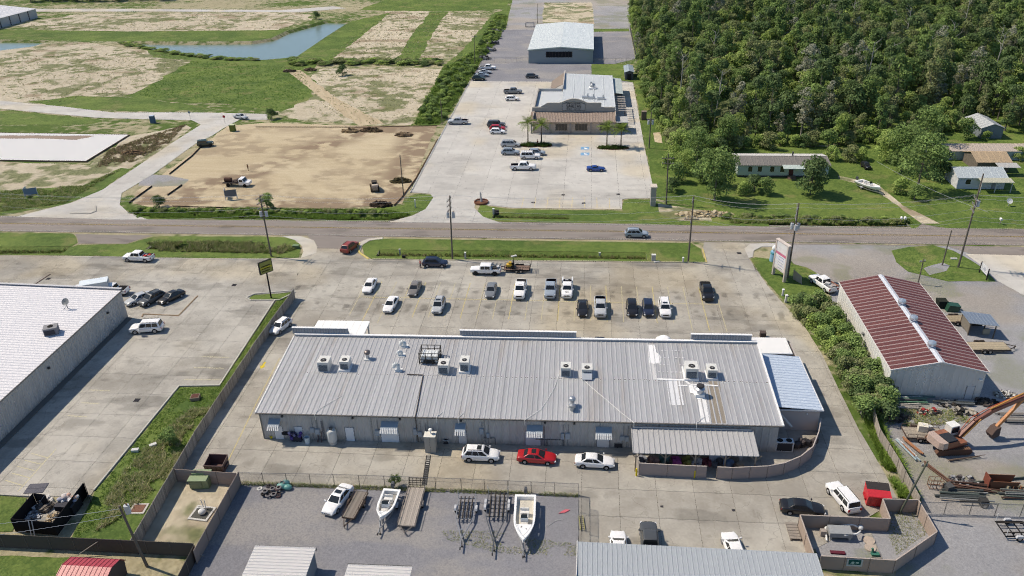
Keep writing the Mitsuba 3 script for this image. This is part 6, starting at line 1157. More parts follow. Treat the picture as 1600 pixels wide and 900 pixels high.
def proto(kind):
 if kind in PROTO: return PROTO[kind]
 K = KINDS[kind]; P = []; st = K['st']; W, r = K['W'], K['r']
 sa = np.array(st); xs_ = np.unique(np.concatenate([np.linspace(sa[0, 0], sa[-1, 0], 26), sa[:2, 0], sa[-2:, 0], (sa[:1, 0] + .03), (sa[-1:, 0] - .03)]))
 pc = PchipInterpolator(sa[:, 0], sa[:, 1:])
 m = loft([body_ring(x, *pc(x)) for x in xs_])
 if not m.is_watertight: raise RuntimeError('car body ' + kind)
 B_ = to_man(m)
 for x in (K['fx'], K['rx']):
  for s in (-1, 1):
   B_ -= m3.Manifold.cylinder(.5, r + .07, r + .07, 24).rotate((90, 0, 0)).translate((x, s * (W / 2) + .25, r))
 if 'bed' in K:
  a, b = K['bed']; hw = K['W'] / 2 - .17
  B_ -= m3.Manifold.cube((a - b, 2 * hw, 1.0)).translate((b, -hw, .72))
 xa, xb, xc, xd = K['cab']; wb, wr, zb, zr = K['wb'], K['wr'], K['zb'], K['zr']
 zm = zr - .07
 def interp(t, lo, hi): return lo + (hi - lo) * t
 tm = (zm - zb) / (zr - zb)
 pts = []
 for s in (-1, 1):
  pts += [(xa, s * wb * .93, zb - .12), (xd, s * wb * .95, zb - .12), (xa - .1, s * wb, zb - .12), (xd + .1, s * wb, zb - .12)]
  pts += [(interp(tm, xa, xb), s * interp(tm, wb * .93, wr * .95), zm), (interp(tm, xd, xc), s * interp(tm, wb * .95, wr * .97), zm), (interp(tm, xa, xb) - .1, s * interp(tm, wb, wr), zm), (interp(tm, xd, xc) + .1, s * interp(tm, wb, wr), zm)]
  for t_ in np.linspace(0, 1, 5):
   pts.append((xb - .1 + (xc - xb + .2) * t_, s * (wr - .13), zr + .03 * math.sin(math.pi * t_))); pts.append((xb - .1 + (xc - xb + .2) * t_, s * (wr - .035), zr - .025 + .02 * math.sin(math.pi * t_)))
 C_ = m3.Manifold.hull_points(np.array(pts, np.float32))
 body = B_ + C_
 P.append(('body', MB().man(body), 'paint', True))
 zt = zm
 Lw = lambda s: [(xa - .1, s * wb, zb - .12), (xd + .1, s * wb, zb - .12), (interp(tm, xd, xc) + .1, s * interp(tm, wb, wr), zm), (interp(tm, xa, xb) - .1, s * interp(tm, wb, wr), zm)]
 vb = .12 / (zm - zb + .12) + .06
 for s in (-1, 1):
  q = Lw(s) if s < 0 else [Lw(1)[1], Lw(1)[0], Lw(1)[3], Lw(1)[2]]
  q = np.array(q, float)
  segs = [(.06, .40), (.44, .94)] if kind in ('sedan', 'pickup', 'jeep_pickup', 'coupe', 'jeep') else [(.05, .33), (.36, .64), (.67, .95)]
  if kind == 'coupe': segs = [(.10, .75)]
  for a, b in segs:
   if s < 0: u0, u1 = a, b
   else: u0, u1 = 1 - b, 1 - a
   n = np.cross(q[1] - q[0], q[3] - q[0]); flip = n[1] * s < 0
   P.append(('side_window', panel4(q if not flip else q[[1, 0, 3, 2]], u0 if not flip else 1 - u1, u1 if not flip else 1 - u0, vb, .95, .012), 'glass', False))
 ws_ = np.array([(xa, wb * .93, zb - .12), (xa, -wb * .93, zb - .12), (interp(tm, xa, xb), -interp(tm, wb * .93, wr * .95), zm), (interp(tm, xa, xb), interp(tm, wb * .93, wr * .95), zm)])
 rw_ = np.array([(xd, -wb * .95, zb - .12), (xd, wb * .95, zb - .12), (interp(tm, xd, xc), interp(tm, wb * .95, wr * .97), zm), (interp(tm, xd, xc), -interp(tm, wb * .95, wr * .97), zm)])
 for q, nm, sx in ((ws_, 'windshield', 1), (rw_, 'rear_window', -1)):
  n = np.cross(q[1] - q[0], q[3] - q[0])
  if n[0] * sx < 0: q = q[[1, 0, 3, 2]]
  P.append((nm, panel4(q, .05, .95, vb + .02, .97, .014), 'glass', False))
 for x in (K['fx'], K['rx']):
  for s in (-1, 1):
   yo = W / 2 - .02
   t = MB().lathe([(r - .13, 0), (r - .03, -.01), (r, .03), (r, .19), (r - .03, .23), (r - .14, .22), (.05, .20)], (0, 0, 0), 22)
   R = np.eye(4); R[:3, :3] = [[1, 0, 0], [0, 0, -s], [0, s, 0]]; R[:3, 3] = (x, s * yo, r)
   v, f, c = t.get(); v = v @ R[:3, :3].T + R[:3, 3]
   P.append(('wheel', MB().add(v, f), 'tyre', True))
   rim = MB().lathe([(r - .12, .012), (r - .16, .0), (.1, .035), (.06, .02), (.01, .02)], (0, 0, 0), 20)
   v, f, c = rim.get(); v = v @ R[:3, :3].T + R[:3, 3]
   sp = MB().add(v, f)
   P.append(('wheel__rim', sp, 'rim', False))
   hub = MB()
   for a in range(5):
    an = a * 1.2566; hub.beam((x + .04 * math.cos(an), s * (yo + .012 * 0 - .03 * 0 + .004), r + .04 * math.sin(an)), (x + (r - .14) * math.cos(an), s * (yo + .004), r + (r - .14) * math.sin(an)), .07, .02)
   P.append(('wheel__spokes', hub, 'rim2', False))
 xf_, wf, zf, zbf = st[-2]; xe = st[-1][0]
 for s in (-1, 1):
  P.append(('headlight', MB().obox(xf_ - .06, s * wf * .80, zf - .20, .26, .36, .17, -s * 24), 'head', False))
  xr_, wr_, zr_, _ = st[1]; hh = .32 if kind in ('suv', 'big_suv', 'minivan', 'pickup', 'jeep_pickup', 'jeep') else .17
  P.append(('taillight', MB().obox(xr_ + .02, s * wr_ * .84, zr_ - .12 - hh, .20, .24, hh, s * 10), 'tail', False))
  P.append(('mirror', MB().obox(xa - .22, s * (W / 2 + .07), zb + .02, .14, .22, .16, 0), 'paint', False))
 P.append(('grille', MB().box(xe - .22, -wf * .52, zf - .36, xe + .012, wf * .52, zf - .13), 'trim', False))
 P.append(('bumper', MB().box(xe - .3, -wf * .86, zbf + .0, xe + .03, wf * .86, zbf + .13), 'trim2', False))
 P.append(('rear_bumper', MB().box(st[0][0] - .03, -st[1][1] * .88, st[1][3] + .02, st[0][0] + .25, st[1][1] * .88, st[1][3] + .16), 'trim2', False))
 P.append(('underside', MB().box(st[1][0] + .2, -W / 2 + .3, .2, xf_ - .2, W / 2 - .3, .42), 'trim', False))
 if 'bed' in K:
  a, b = K['bed']; hw = K['W'] / 2 - .17
  P.append(('bed_liner', MB().box(b + .01, -hw + .01, .722, a - .01, hw - .01, .742).box(b + .003, -hw + .003, .743, b + .02, hw - .003, 1.2).box(a - .02, -hw + .003, .743, a - .003, hw - .003, 1.2).box(b + .02, -hw + .003, .743, a - .02, -hw + .02, 1.2).box(b + .02, hw - .02, .743, a - .02, hw - .003, 1.2), 'liner', False))
 PROTO[kind] = P; return P
PLY = {}
COL = dict(white=(.74, .74, .74), silver=(.40, .42, .44), grey=(.17, .185, .20), dark=(.065, .07, .075), black=(.012, .012, .014), navy=(.014, .022, .05), red=(.38, .01, .016), maroon=(.26, .045, .03), bronze=(.17, .16, .15), blue=(.015, .05, .22), steel=(.27, .32, .38), green=(.02, .035, .025))
def car(kind, pt, ang, color, label, z=.07, rack=False, sunroof=False, cover=None, s=1.0, group=None, cat=None, anchor=True, rail=True):
 K = KINDS[kind]; L, W = K['L'] * s, K['W'] * s; a = math.radians(ang)
 ext = .5 * (L * abs(math.sin(a)) + W * abs(math.cos(a))) if anchor else 0
 x, y = pt; y += ext
 c = COL[color]; nm = {'sedan': 'sedan_car', 'coupe': 'sports_car', 'suv': 'suv', 'big_suv': 'suv', 'minivan': 'minivan', 'pickup': 'pickup_truck', 'jeep_pickup': 'pickup_truck', 'jeep': 'off_road_car'}[kind]
 k = thing(nm, label, cat or {'sedan_car': 'car', 'sports_car': 'car', 'suv': 'car', 'minivan': 'van', 'pickup_truck': 'pickup truck', 'off_road_car': 'car'}[nm], group)
 mats = {'paint': ('carpaint', c), 'glass': ('window_glass', None), 'tyre': ('matte', (.022, .022, .022)), 'rim': ('metal', (.42, .42, .43)), 'rim2': ('metal', (.55, .55, .56)), 'head': ('satin', (.62, .64, .66)), 'tail': ('satin', (.30, .012, .012)), 'trim': ('satin', (.02, .02, .022)), 'trim2': ('satin', tuple(np.array(c) * .55 + .02)), 'liner': ('matte', (.025, .025, .027))}
 if kind.startswith('jeep'): mats['rim'] = mats['rim2'] = ('matte', (.05, .05, .05))
 TT = T().translate([x, y, z]).rotate([0, 0, 1], ang).scale(s)
 wheel = None
 for i, (sub, mb, mat, sm) in enumerate(proto(kind)):
  mt, cc = mats[mat]
  pk = (kind, i, mt, cc)
  if pk not in PLY: PLY[pk] = shape(mb, mt, cc, 38 if sm else False)
  if sub.startswith('wheel__'): key = f'{wheel}__{sub[7:]}'
  else:
   key = fresh(f'{k}__{sub}')
   if sub == 'wheel': wheel = key
  scene[key] = {**PLY[pk], 'to_world': TT}
 M = np.array(TT.matrix)
 xa, xb, xc, xd = K['cab']; zr, wr = K['zr'], K['wr']
 if sunroof: part(k, 'sunroof', MB().box(xb - .75, -.42, zr + .015, xb - .2, .42, zr + .035), 'window_glass', M=M)
 if rack:
  for s_ in (-1, 1): part(k, 'roof_rail', MB().beam((xb - .1, s_ * (wr - .1), zr + .06), (xc + .15, s_ * (wr - .1), zr + .06), .05, .05), 'satin', (.04, .04, .04), M=M)
 if cover is not None: part(k, 'bed_cover', MB().box(K['bed'][1] + .03, -W / 2 + .19, 1.2, K['bed'][0] - .03, W / 2 - .19, 1.265), 'matte', cover, M=M)
 return k, M
R_ = 'cars parked in front of the shop building'
car('sedan', (-37.57,120.43), -91, 'white', 'white sedan at the left end of the upper row in front of the shop')
car('sedan', (-29.35,119.73), -91, 'bronze', 'grey bronze sedan in the upper row between the white sedan and the dark grey one')
car('sedan', (-15.82,119.62), -90, 'grey', 'dark grey sedan in the upper row left of the white pickup with the black bed')
k, M = car('pickup', (-10.73,119.39), -90, 'white', 'white crew cab pickup with a black covered bed in the upper row', cover=(.03, .03, .033)); part(k, 'hood_scoop', MB().box(.1, -.3, 1.925, .5, .3, 1.94), 'satin', (.03, .03, .03), M=M)
car('pickup', (-5.49,119.73), -90, 'steel', 'steel grey pickup in the upper row beside the white work pickup')
k, M = car('pickup', (-2.60,119.97), -90, 'white', 'white work pickup carrying a tall side rack and gear in its bed', s=.97)
part(k, 'hood_vent', MB().box(2.0, -.3, 1.22, 2.25, .3, 1.245), 'satin', (.03, .03, .03), M=M); part(k, 'bed_rack', MB().box(-2.8, -1.0, 1.2, -1.3, -.75, 1.75).box(-2.8, .75, 1.2, -1.3, 1.0, 1.75), 'satin', (.60, .61, .62), M=M)
solo('tool_heap', MB().obox(-2.0, .1, .76, 1.0, .6, .5, 20, (.05, .05, .05)).obox(-2.5, -.2, .76, .4, .6, .6, 5, (.4, .41, .42)).obox(-1.5, .3, .76, .35, .35, .55, 40, (.10, .10, .12)), 'matte', label='tools heaped in the bed of the white work pickup', cat='tools', M=M)
car('pickup', (21.21,120.10), -90, 'black', 'black pickup alone at the right end of the upper row', cover=(.02, .02, .022), s=.96)
car('sedan', (-32.30,113.80), -93, 'white', 'white sedan in the lower row, leftmost of that row')
car('suv', (-24.05,113.74), -91, 'silver', 'silver car with a roof hatch in the lower row near the left', sunroof=True, rack=True)
car('sedan', (0.12,113.99), -90, 'black', 'black sedan in the lower row directly left of the silver pickup')
car('pickup', (3.04,113.70), -90, 'silver', 'silver pickup with an open black bed in the lower row')
car('suv', (8.24,114.36), -90, 'black', 'black car in the lower row beside the dark blue one', s=.98)
car('suv', (10.89,114.48), -90, 'navy', 'dark blue car in the lower row between the black one and the white one', s=.98)
car('big_suv', (13.61,114.29), -90, 'white', 'white sport utility car with a sunroof at the right end of the lower row', sunroof=True, rack=True, s=.95)
car('suv', ((2.82,106.37)[0], (2.82,106.37)[1] - 2.4), -90, 'black', 'black car close to the shop front, only its roof showing over the parapet', anchor=False)
car('suv', (-48.66,105.84), -107, 'white', 'white hatchback beside the long wooden fence', rack=True, s=.93)
k, M = car('suv', (-27.44,131.38), 0, 'navy', 'navy sport utility car parked along the grass kerb', rack=True)
k, M = car('jeep_pickup', (-17.65,128.62), 180, 'white', 'white boxy off road pickup towing a trailer')
solo('cargo', MB().obox(-1.7, .1, .76, .8, .8, .6, 0, (.05, .05, .05)).obox(-2.3, -.1, .76, .5, .6, .75, 12, (.55, .55, .56)).obox(-2.2, .5, .76, .35, .35, .5, 30, (.07, .07, .08)), 'matte', label='gear loaded in the bed of the white off road pickup', cat='cargo', M=M)
car('suv', (-45.45,136.23), 75, 'maroon', 'brick red car turning in from the highway', rack=True)
car('suv', (10.50,146.06), 0, 'steel', 'silver blue car driving on the highway', z=.05, rack=True)
k, M = car('pickup', (-85.52,131.34), 177, 'white', 'white pickup carrying red gear on the left lot near the verge')
solo('gear', MB().obox(-1.6, .2, .76, .6, .5, .5, 10, (.45, .05, .05)).obox(-2.2, -.3, .76, .5, .7, .45, 30, (.4, .06, .05)).obox(-2.4, .4, .76, .5, .4, .5, 0, (.3, .3, .3)).obox(-1.5, -.45, .76, .3, .4, .4, 0, (.5, .5, .5)), 'matte', label='red and grey gear in the bed of the white pickup on the left lot', cat='gear', M=M)
car('sedan', (-77.09,113.89), -125, 'silver', 'silver sedan nearest the warehouse corner in the angled row')
car('suv', (-74.66,113.88), -118, 'dark', 'dark grey car with roof rails, middle of the angled row', rack=True, sunroof=True)
car('sedan', (-71.61,114.69), -118, 'black', 'black sedan at the right end of the angled row')
k, M = car('big_suv', (-70.65,105.19), 190, 'white', 'white sport utility car with its front door open by the warehouse wall', rack=True)
part(k, 'open_door', MB().prism([(.95, 1.0, .5), (.60, 1.75, .5), (.60, 1.72, 1.15), (.95, .98, 1.15)], (.05, .02, 0)).prism([(.9, .98, 1.15), (.62, 1.68, 1.15), (.55, 1.5, 1.7), (.75, .95, 1.7)], (.03, .01, 0)), 'carpaint', COL['white'], M=M)
k, M = car('pickup', (-83.42,118.99), 180, 'white', 'white pickup with a dark bed half hidden behind the warehouse', cover=(.02, .02, .022), anchor=False)
k = thing('box_van', 'white box van showing its roof above the warehouse parapet', 'van'); x, y = (-86.45,117.85); M = xf(x, y, .07, 205)
part(k, 'box', MB().box(-3.0, -1.1, .7, 1.6, 1.1, 2.9), 'satin', (.62, .68, .72), M=M); part(k, 'cab', MB().prism([(1.65, -1.0, .5), (3.4, -1.0, .5), (3.4, -1.0, 1.3), (2.9, -1.0, 1.5), (2.4, -1.0, 2.3), (1.65, -1.0, 2.3)], (0, 2.0, 0)), 'carpaint', COL['white'], M=M); part(k, 'windshield', MB().prism([(2.88, -.9, 1.55), (2.44, -.9, 2.25), (2.44, .9, 2.25), (2.88, .9, 1.55)], (.05, 0, .03)), 'window_glass', M=M); part(k, 'door', MB().box(-3.06, -.9, .8, -3.005, .9, 2.7), 'satin', (.35, .38, .4), M=M)
for x_ in (-2, 2.4):
 for s in (-1, 1): part(k, 'wheel', MB().tube((x_, s * .85, .4), (x_, s * 1.1, .4), .4, n=16), 'matte', (.02, .02, .02), M=M)
car('suv', (-12.30,77.31), 0, 'white', 'white sport utility car behind the shop, left of the red sedan', sunroof=True, rack=True)
car('sedan', (-5.25,77.18), -3, 'red', 'bright red sedan parked behind the shop', sunroof=True)
car('sedan', (1.94,76.83), -2, 'white', 'white sedan behind the shop, right of the red one')
car('sedan', (-28.14,66.74), -105, 'white', 'white sedan with a dark sunroof on the gravel yard', z=.03, sunroof=True)
car('sedan', (4.45, 63.8), 91, 'white', 'white car nose half hidden by the long carport roof', anchor=False)
k, M = car('pickup', (7.8, 64.7), 90, 'dark', 'dark grey pickup standing half under the long carport roof', s=.97, anchor=False, cover=(.02, .02, .022))
car('sedan', (16.75, 64.4), 98, 'white', 'white sedan nosing out from the right part of the carport', anchor=False)
car('sedan', (25.40,70.06), -5, 'black', 'black sedan beside the tan fence corner')
car('big_suv', (30.36,70.56), 107, 'white', 'white sport utility car with black roof rails between the tan fence and the red dumpster', rack=True, s=.93)
for kind, p, ang, c, lab, kw in (
 ('pickup', (-36.76,223.78), 180, 'silver', 'silver white pickup alone at the left edge of the restaurant lot', {}),
 ('pickup', (-23.79,258.52), 0, 'grey', 'dark grey pickup near the top of the restaurant lot', dict(cover=(.02, .02, .02))),
 ('suv', (-23.25,249.78), 0, 'white', 'white hatchback just below the dark grey pickup in the restaurant lot', dict(s=.92)),
 ('big_suv', (-25.32,221.01), 0, 'dark', 'dark slate sport utility car on top of a close row of three', {}), ('suv', (-24.60,217.63), 0, 'red', 'red car in the middle of a close row of three', dict(s=.95)), ('suv', (-24.29,214.63), 0, 'white', 'white car at the bottom of a close row of three', dict(s=.9)),
 ('minivan', (-19.70,203.08), 0, 'silver', 'silver van left of the palm planter', dict(rack=True)), ('suv', (-19.12,196.54), 0, 'steel', 'slate blue car directly below the silver van', dict(rack=True)), ('suv', (-12.37,196.38), 0, 'steel', 'grey blue car half hidden behind the white sport utility car', dict(s=.95)),
 ('big_suv', (-13.80,193.35), 0, 'white', 'white sport utility car in front of the palm planter', dict(rack=True)), ('pickup', (-14.96,184.99), 0, 'white', 'white pickup with a dark bed lowest in the restaurant lot', dict(s=1.05)), ('coupe', (2.72,184.65), 0, 'blue', 'bright blue sports car alone in the restaurant lot', {}),
 ('pickup', (-35.90,292.97), 0, 'white', 'white pickup at the top of the row by the hall yard', {}), ('sedan', (-36.36,286.95), 0, 'silver', 'silver sedan second in the row by the hall yard', {}), ('sedan', (-36.70,282.10), 0, 'steel', 'slate sedan third in the row by the hall yard', {}), ('suv', (-37.31,276.93), 0, 'green', 'dark green car lowest in the row by the hall yard', dict(rack=True)),
 ('suv', (-18.92,279.94), 0, 'dark', 'dark car alone on the grey gravel in front of the hall', dict(s=.95))):
 car(kind, p, ang, c, lab, **kw)
car('jeep', (-103.10,201.44), 20, 'green', 'dark green off road car on the side street', z=.10)
car('sedan', (-103.88,228.09), -25, 'silver', 'silver sedan turning on the side street near the stop sign', z=.10)
car('jeep', (66.78,186.81), -80, 'black', 'dark small open vehicle parked in the bushes by the dirt drive', s=.75)
k, M = car('pickup', (41.45,123.68), 112, 'white', 'white pickup loaded with scrap beside the red roofed workshop', z=.06)
solo('scrap_load', MB().obox(-2.0, 0, .76, 1.2, .9, .6, 12, (.4, .4, .41)).obox(-1.5, .3, .9, .7, .7, .7, 40, (.5, .5, .5)).obox(-2.4, -.3, .9, .6, .8, .6, 65, (.35, .30, .28)).obox(-1.8, -.95, 1.2, 1.9, .15, .2, 3, (.30, .14, .10)), 'matte', label='grey scrap in the bed of the white pickup by the workshop', cat='scrap', M=M)
x, y = (-82.15,172.27); M = xf(x, y + 1.1, .06, -2); k = thing('flatbed_truck', 'white cab flatbed truck loaded with pipes and a tank on the graded plot', 'truck')
part(k, 'cab', MB().prism([(.8, -1.0, .5), (3.2, -1.0, .5), (3.2, -1.0, 1.15), (2.1, -1.0, 1.25), (1.75, -1.0, 1.95), (.8, -1.0, 1.95)], (0, 2.0, 0)), 'carpaint', COL['white'], M=M); part(k, 'windshield', MB().prism([(2.12, -.85, 1.32), (1.82, -.85, 1.9), (1.82, .85, 1.9), (2.12, .85, 1.32)], (.04, 0, .02)), 'window_glass', M=M)
for s in (-1, 1): part(k, 'side_window', MB().box(1.0, s * 1.005 - .01, 1.3, 1.75, s * 1.005 + .01, 1.8), 'window_glass', M=M)
part(k, 'bed', MB().box(-3.2, -1.1, .85, .7, 1.1, 1.0), 'matte', (.05, .045, .045), M=M)
for x_ in (-2.0, 2.2):
 for s in (-1, 1): part(k, 'wheel', MB().tube((x_, s * .75, .42), (x_, s * 1.02, .42), .42, n=16), 'matte', (.02, .02, .02), M=M)
k2 = thing('tank_load', 'dark tank with hoops and hoses carried on the flatbed truck', 'tank'); part(k2, 'barrel', MB().tube((-3.0, 0, 1.5), (-1.4, 0, 1.5), .5, n=14), 'matte', (.10, .06, .05), M=M)
m = MB()
for i in range(12): m.beam((-1.2 + i * .14, -.8 + (i % 3) * .6, 1.05 + (i % 4) * .12), (.5 - .1 * (i % 2), -.5 + (i % 4) * .35, 1.4 + (i % 3) * .2), .1, .1)
part(k2, 'gear', m, 'matte', (.20, .16, .14), M=M)
x, y = (-48.35,169.35); M = xf(x, y + 1.9, .06, 108); k = thing('compact_loader', 'muddy tracked compact loader standing on the graded plot', 'loader')
for s in (-1, 1):
 part(k, 'track', MB().poly(LineString([(-1.1, 0), (1.1, 0)]).buffer(.38), -.22, .22) if False else MB().prism([(-1.5, s * .62, .3), (-1.2, s * .62, .03), (1.2, s * .62, .03), (1.5, s * .62, .3), (1.2, s * .62, .75), (-1.2, s * .62, .75)], (0, s * .38, 0)), 'matte', (.06, .05, .04), M=M); part(k, 'lift_arm', MB().beam((-1.3, s * .72, 1.75), (1.3, s * .72, 1.35), .14, .26).beam((1.3, s * .72, 1.35), (2.1, s * .72, .5), .14, .22), 'matte', (.34, .27, .20), M=M)
part(k, 'body', MB().box(-1.6, -.6, .5, .6, .6, 1.25), 'matte', (.30, .25, .20), M=M); part(k, 'engine_cover', MB().box(-1.65, -.7, 1.26, -.6, .7, 1.75), 'matte', (.48, .42, .36), M=M); part(k, 'cab', MB().box(-.55, -.55, 1.26, .75, .55, 2.1), 'matte', (.05, .05, .045), M=M); part(k, 'cab_roof', MB().box(-.65, -.62, 2.102, .85, .62, 2.2), 'matte', (.09, .08, .07), M=M); part(k, 'bucket', MB().prism([(2.0, -1.0, .1), (2.9, -1.0, .08), (2.9, -1.0, .14), (2.2, -1.0, .2), (2.15, -1.0, .9), (2.0, -1.0, .9)], (0, 2.0, 0)), 'matte', (.12, .10, .08), M=M)
def wheel(k, p, axis=(0, 1, 0), r=.33, w=.2, M=None, rim=(.4, .4, .4)):
 p = np.array(p, float); a = np.array(axis, float); wk = part(k, 'wheel', MB().tube(p - a * w / 2, p + a * w / 2, r, n=16), 'matte', (.02, .02, .02), M=M); part(wk, 'rim', MB().tube(p - a * (w / 2 + .01), p + a * (w / 2 + .01), r * .55, n=12), 'metal', rim, M=M)
def utility_trailer(pt, ang, L, W, label, deck, frame, gate=True, axles=1, sides=.45, z=.03, rails=True, tongue=1.3):
 k = thing('utility_trailer', label, 'trailer'); M = xf(pt[0], pt[1], z, ang)
 n = max(5, int(W / .2))
 for i in range(n): part(k, 'deck_board', MB().box(-L / 2, -W / 2 + (i + .04) * W / n, .56, L / 2, -W / 2 + (i + .93) * W / n, .60 + .006 * (i % 3)), 'matte', tuple(np.array(deck) * (.82 + .3 * ((i * 37 % 11) / 11))), M=M)
 f = MB().box(-L / 2 - .06, -W / 2 - .08, .42, L / 2 + .06, -W / 2 - .004, .58).box(-L / 2 - .06, W / 2 + .004, .42, L / 2 + .06, W / 2 + .08, .58).box(-L / 2 - .08, -W / 2, .42, -L / 2 - .004, W / 2, .58).box(L / 2 + .004, -W / 2, .42, L / 2 + .08, W / 2, .58)
 part(k, 'frame', f, 'matte', frame, M=M)
 part(k, 'tongue', MB().beam((L / 2 + .05, -W * .35, .48), (L / 2 + tongue, 0, .48), .09, .1).beam((L / 2 + .05, W * .35, .48), (L / 2 + tongue, 0, .48), .09, .1).tube((L / 2 + tongue - .15, 0, .0), (L / 2 + tongue - .15, 0, .8), .04, n=6), 'matte', frame, M=M)
 if rails:
  r = MB()
  for s in (-1, 1):
   r.beam((-L / 2, s * (W / 2 + .04), .58 + sides), (L / 2, s * (W / 2 + .04), .58 + sides), .05, .05)
   for i in range(int(L / 1.1) + 1): xx = -L / 2 + i * L / int(L / 1.1); r.beam((xx, s * (W / 2 + .04), .58), (xx, s * (W / 2 + .04), .58 + sides), .05, .05)
  part(k, 'side_rail', r, 'matte', frame, M=M)
 if gate:
  g = MB()
  for i in range(5): g.beam((-L / 2 - .08, -W / 2 + i * W / 4, .58), (-L / 2 - .35, -W / 2 + i * W / 4, 1.75), .05, .05)
  for i in range(5): t = i / 4; g.beam((-L / 2 - .08 - .27 * t, -W / 2, .58 + 1.17 * t), (-L / 2 - .08 - .27 * t, W / 2, .58 + 1.17 * t), .05, .05)
  part(k, 'ramp_gate', g, 'matte', (.03, .028, .027), M=M)
 for a in range(axles):
  xx = -L * .08 + (a - (axles - 1) / 2) * .8
  for s in (-1, 1): wheel(k, (xx, s * (W / 2 + .22), .34), M=M); part(k, 'fender', MB().prism([(xx - .45, s * (W / 2 + .1), .55), (xx - .3, s * (W / 2 + .1), .76), (xx + .3, s * (W / 2 + .1), .76), (xx + .45, s * (W / 2 + .1), .55), (xx + .27, s * (W / 2 + .1), .70), (xx - .27, s * (W / 2 + .1), .70)], (0, s * .25, 0)), 'matte', frame, M=M)
 return k, M
utility_trailer((-25.85, 68.6), -97, 4.3, 1.4, 'narrow rusty utility trailer right of the white sedan on the gravel', (.26, .23, .20), (.085, .065, .055), gate=False, sides=.4)
utility_trailer((-19.2, 68.75), -90, 6.2, 1.9, 'grey plank deck trailer with its black ramp gate raised', (.40, .36, .32), (.19, .175, .165), axles=1, sides=.35, tongue=1.0)
k_, M_ = utility_trailer((-12.00,131.05), 180, 4.6, 1.9, 'open landscaping trailer hitched to the white off road pickup', (.24, .17, .14), (.03, .03, .03), axles=2, sides=.5, z=.07)
k = thing('riding_mower', 'yellow riding mower on the landscaping trailer', 'mower')
part(k, 'body', MB().box(.9, -.5, .9, 1.9, .5, 1.3).box(1.0, -.3, 1.3, 1.5, .3, 1.7), 'satin', (.50, .33, .03), M=M_); part(k, 'deck', MB().box(.3, -.6, .65, 1.5, .6, .85), 'satin', (.05, .05, .05), M=M_); part(k, 'seat', MB().box(.7, -.25, 1.3, 1.1, .25, 1.4).box(.65, -.25, 1.4, .75, .25, 1.9), 'matte', (.03, .03, .03), M=M_); part(k, 'roll_bar', MB().path([(.6, -.4, 1.2), (.6, -.4, 2.3), (.6, .4, 2.3), (.6, .4, 1.2)], .035), 'matte', (.03, .03, .03), M=M_)
for s in (-1, 1): part(k, 'wheel', MB().tube((.8, s * .5, .95), (.8, s * .75, .95), .3, n=14).tube((1.9, s * .45, .8), (1.9, s * .6, .8), .17, n=12), 'matte', (.02, .02, .02), M=M_)
def hull_mesh(L, W, H, n=15):
 secs = []
 for i in range(n):
  t = i / (n - 1); x = -L / 2 + L * t; w = W / 2 * (1 - max(0, (t - .45) / .55) ** 2.4) + .015; sheer = H + .28 * max(0, t - .4) ** 1.5 * 2; keel = .0 + .55 * max(0, (t - .6) / .4) ** 2.2; kz = min(keel, sheer - .1)
  secs.append(np.array([(x, 0, kz), (x, w * .62, kz + (sheer - kz) * .28), (x, w * .90, kz + (sheer - kz) * .62), (x, w, sheer), (x, w * .97, sheer + .03), (x, -w * .97, sheer + .03), (x, -w, sheer), (x, -w * .90, kz + (sheer - kz) * .62), (x, -w * .62, kz + (sheer - kz) * .28)]))
 return loft(secs)
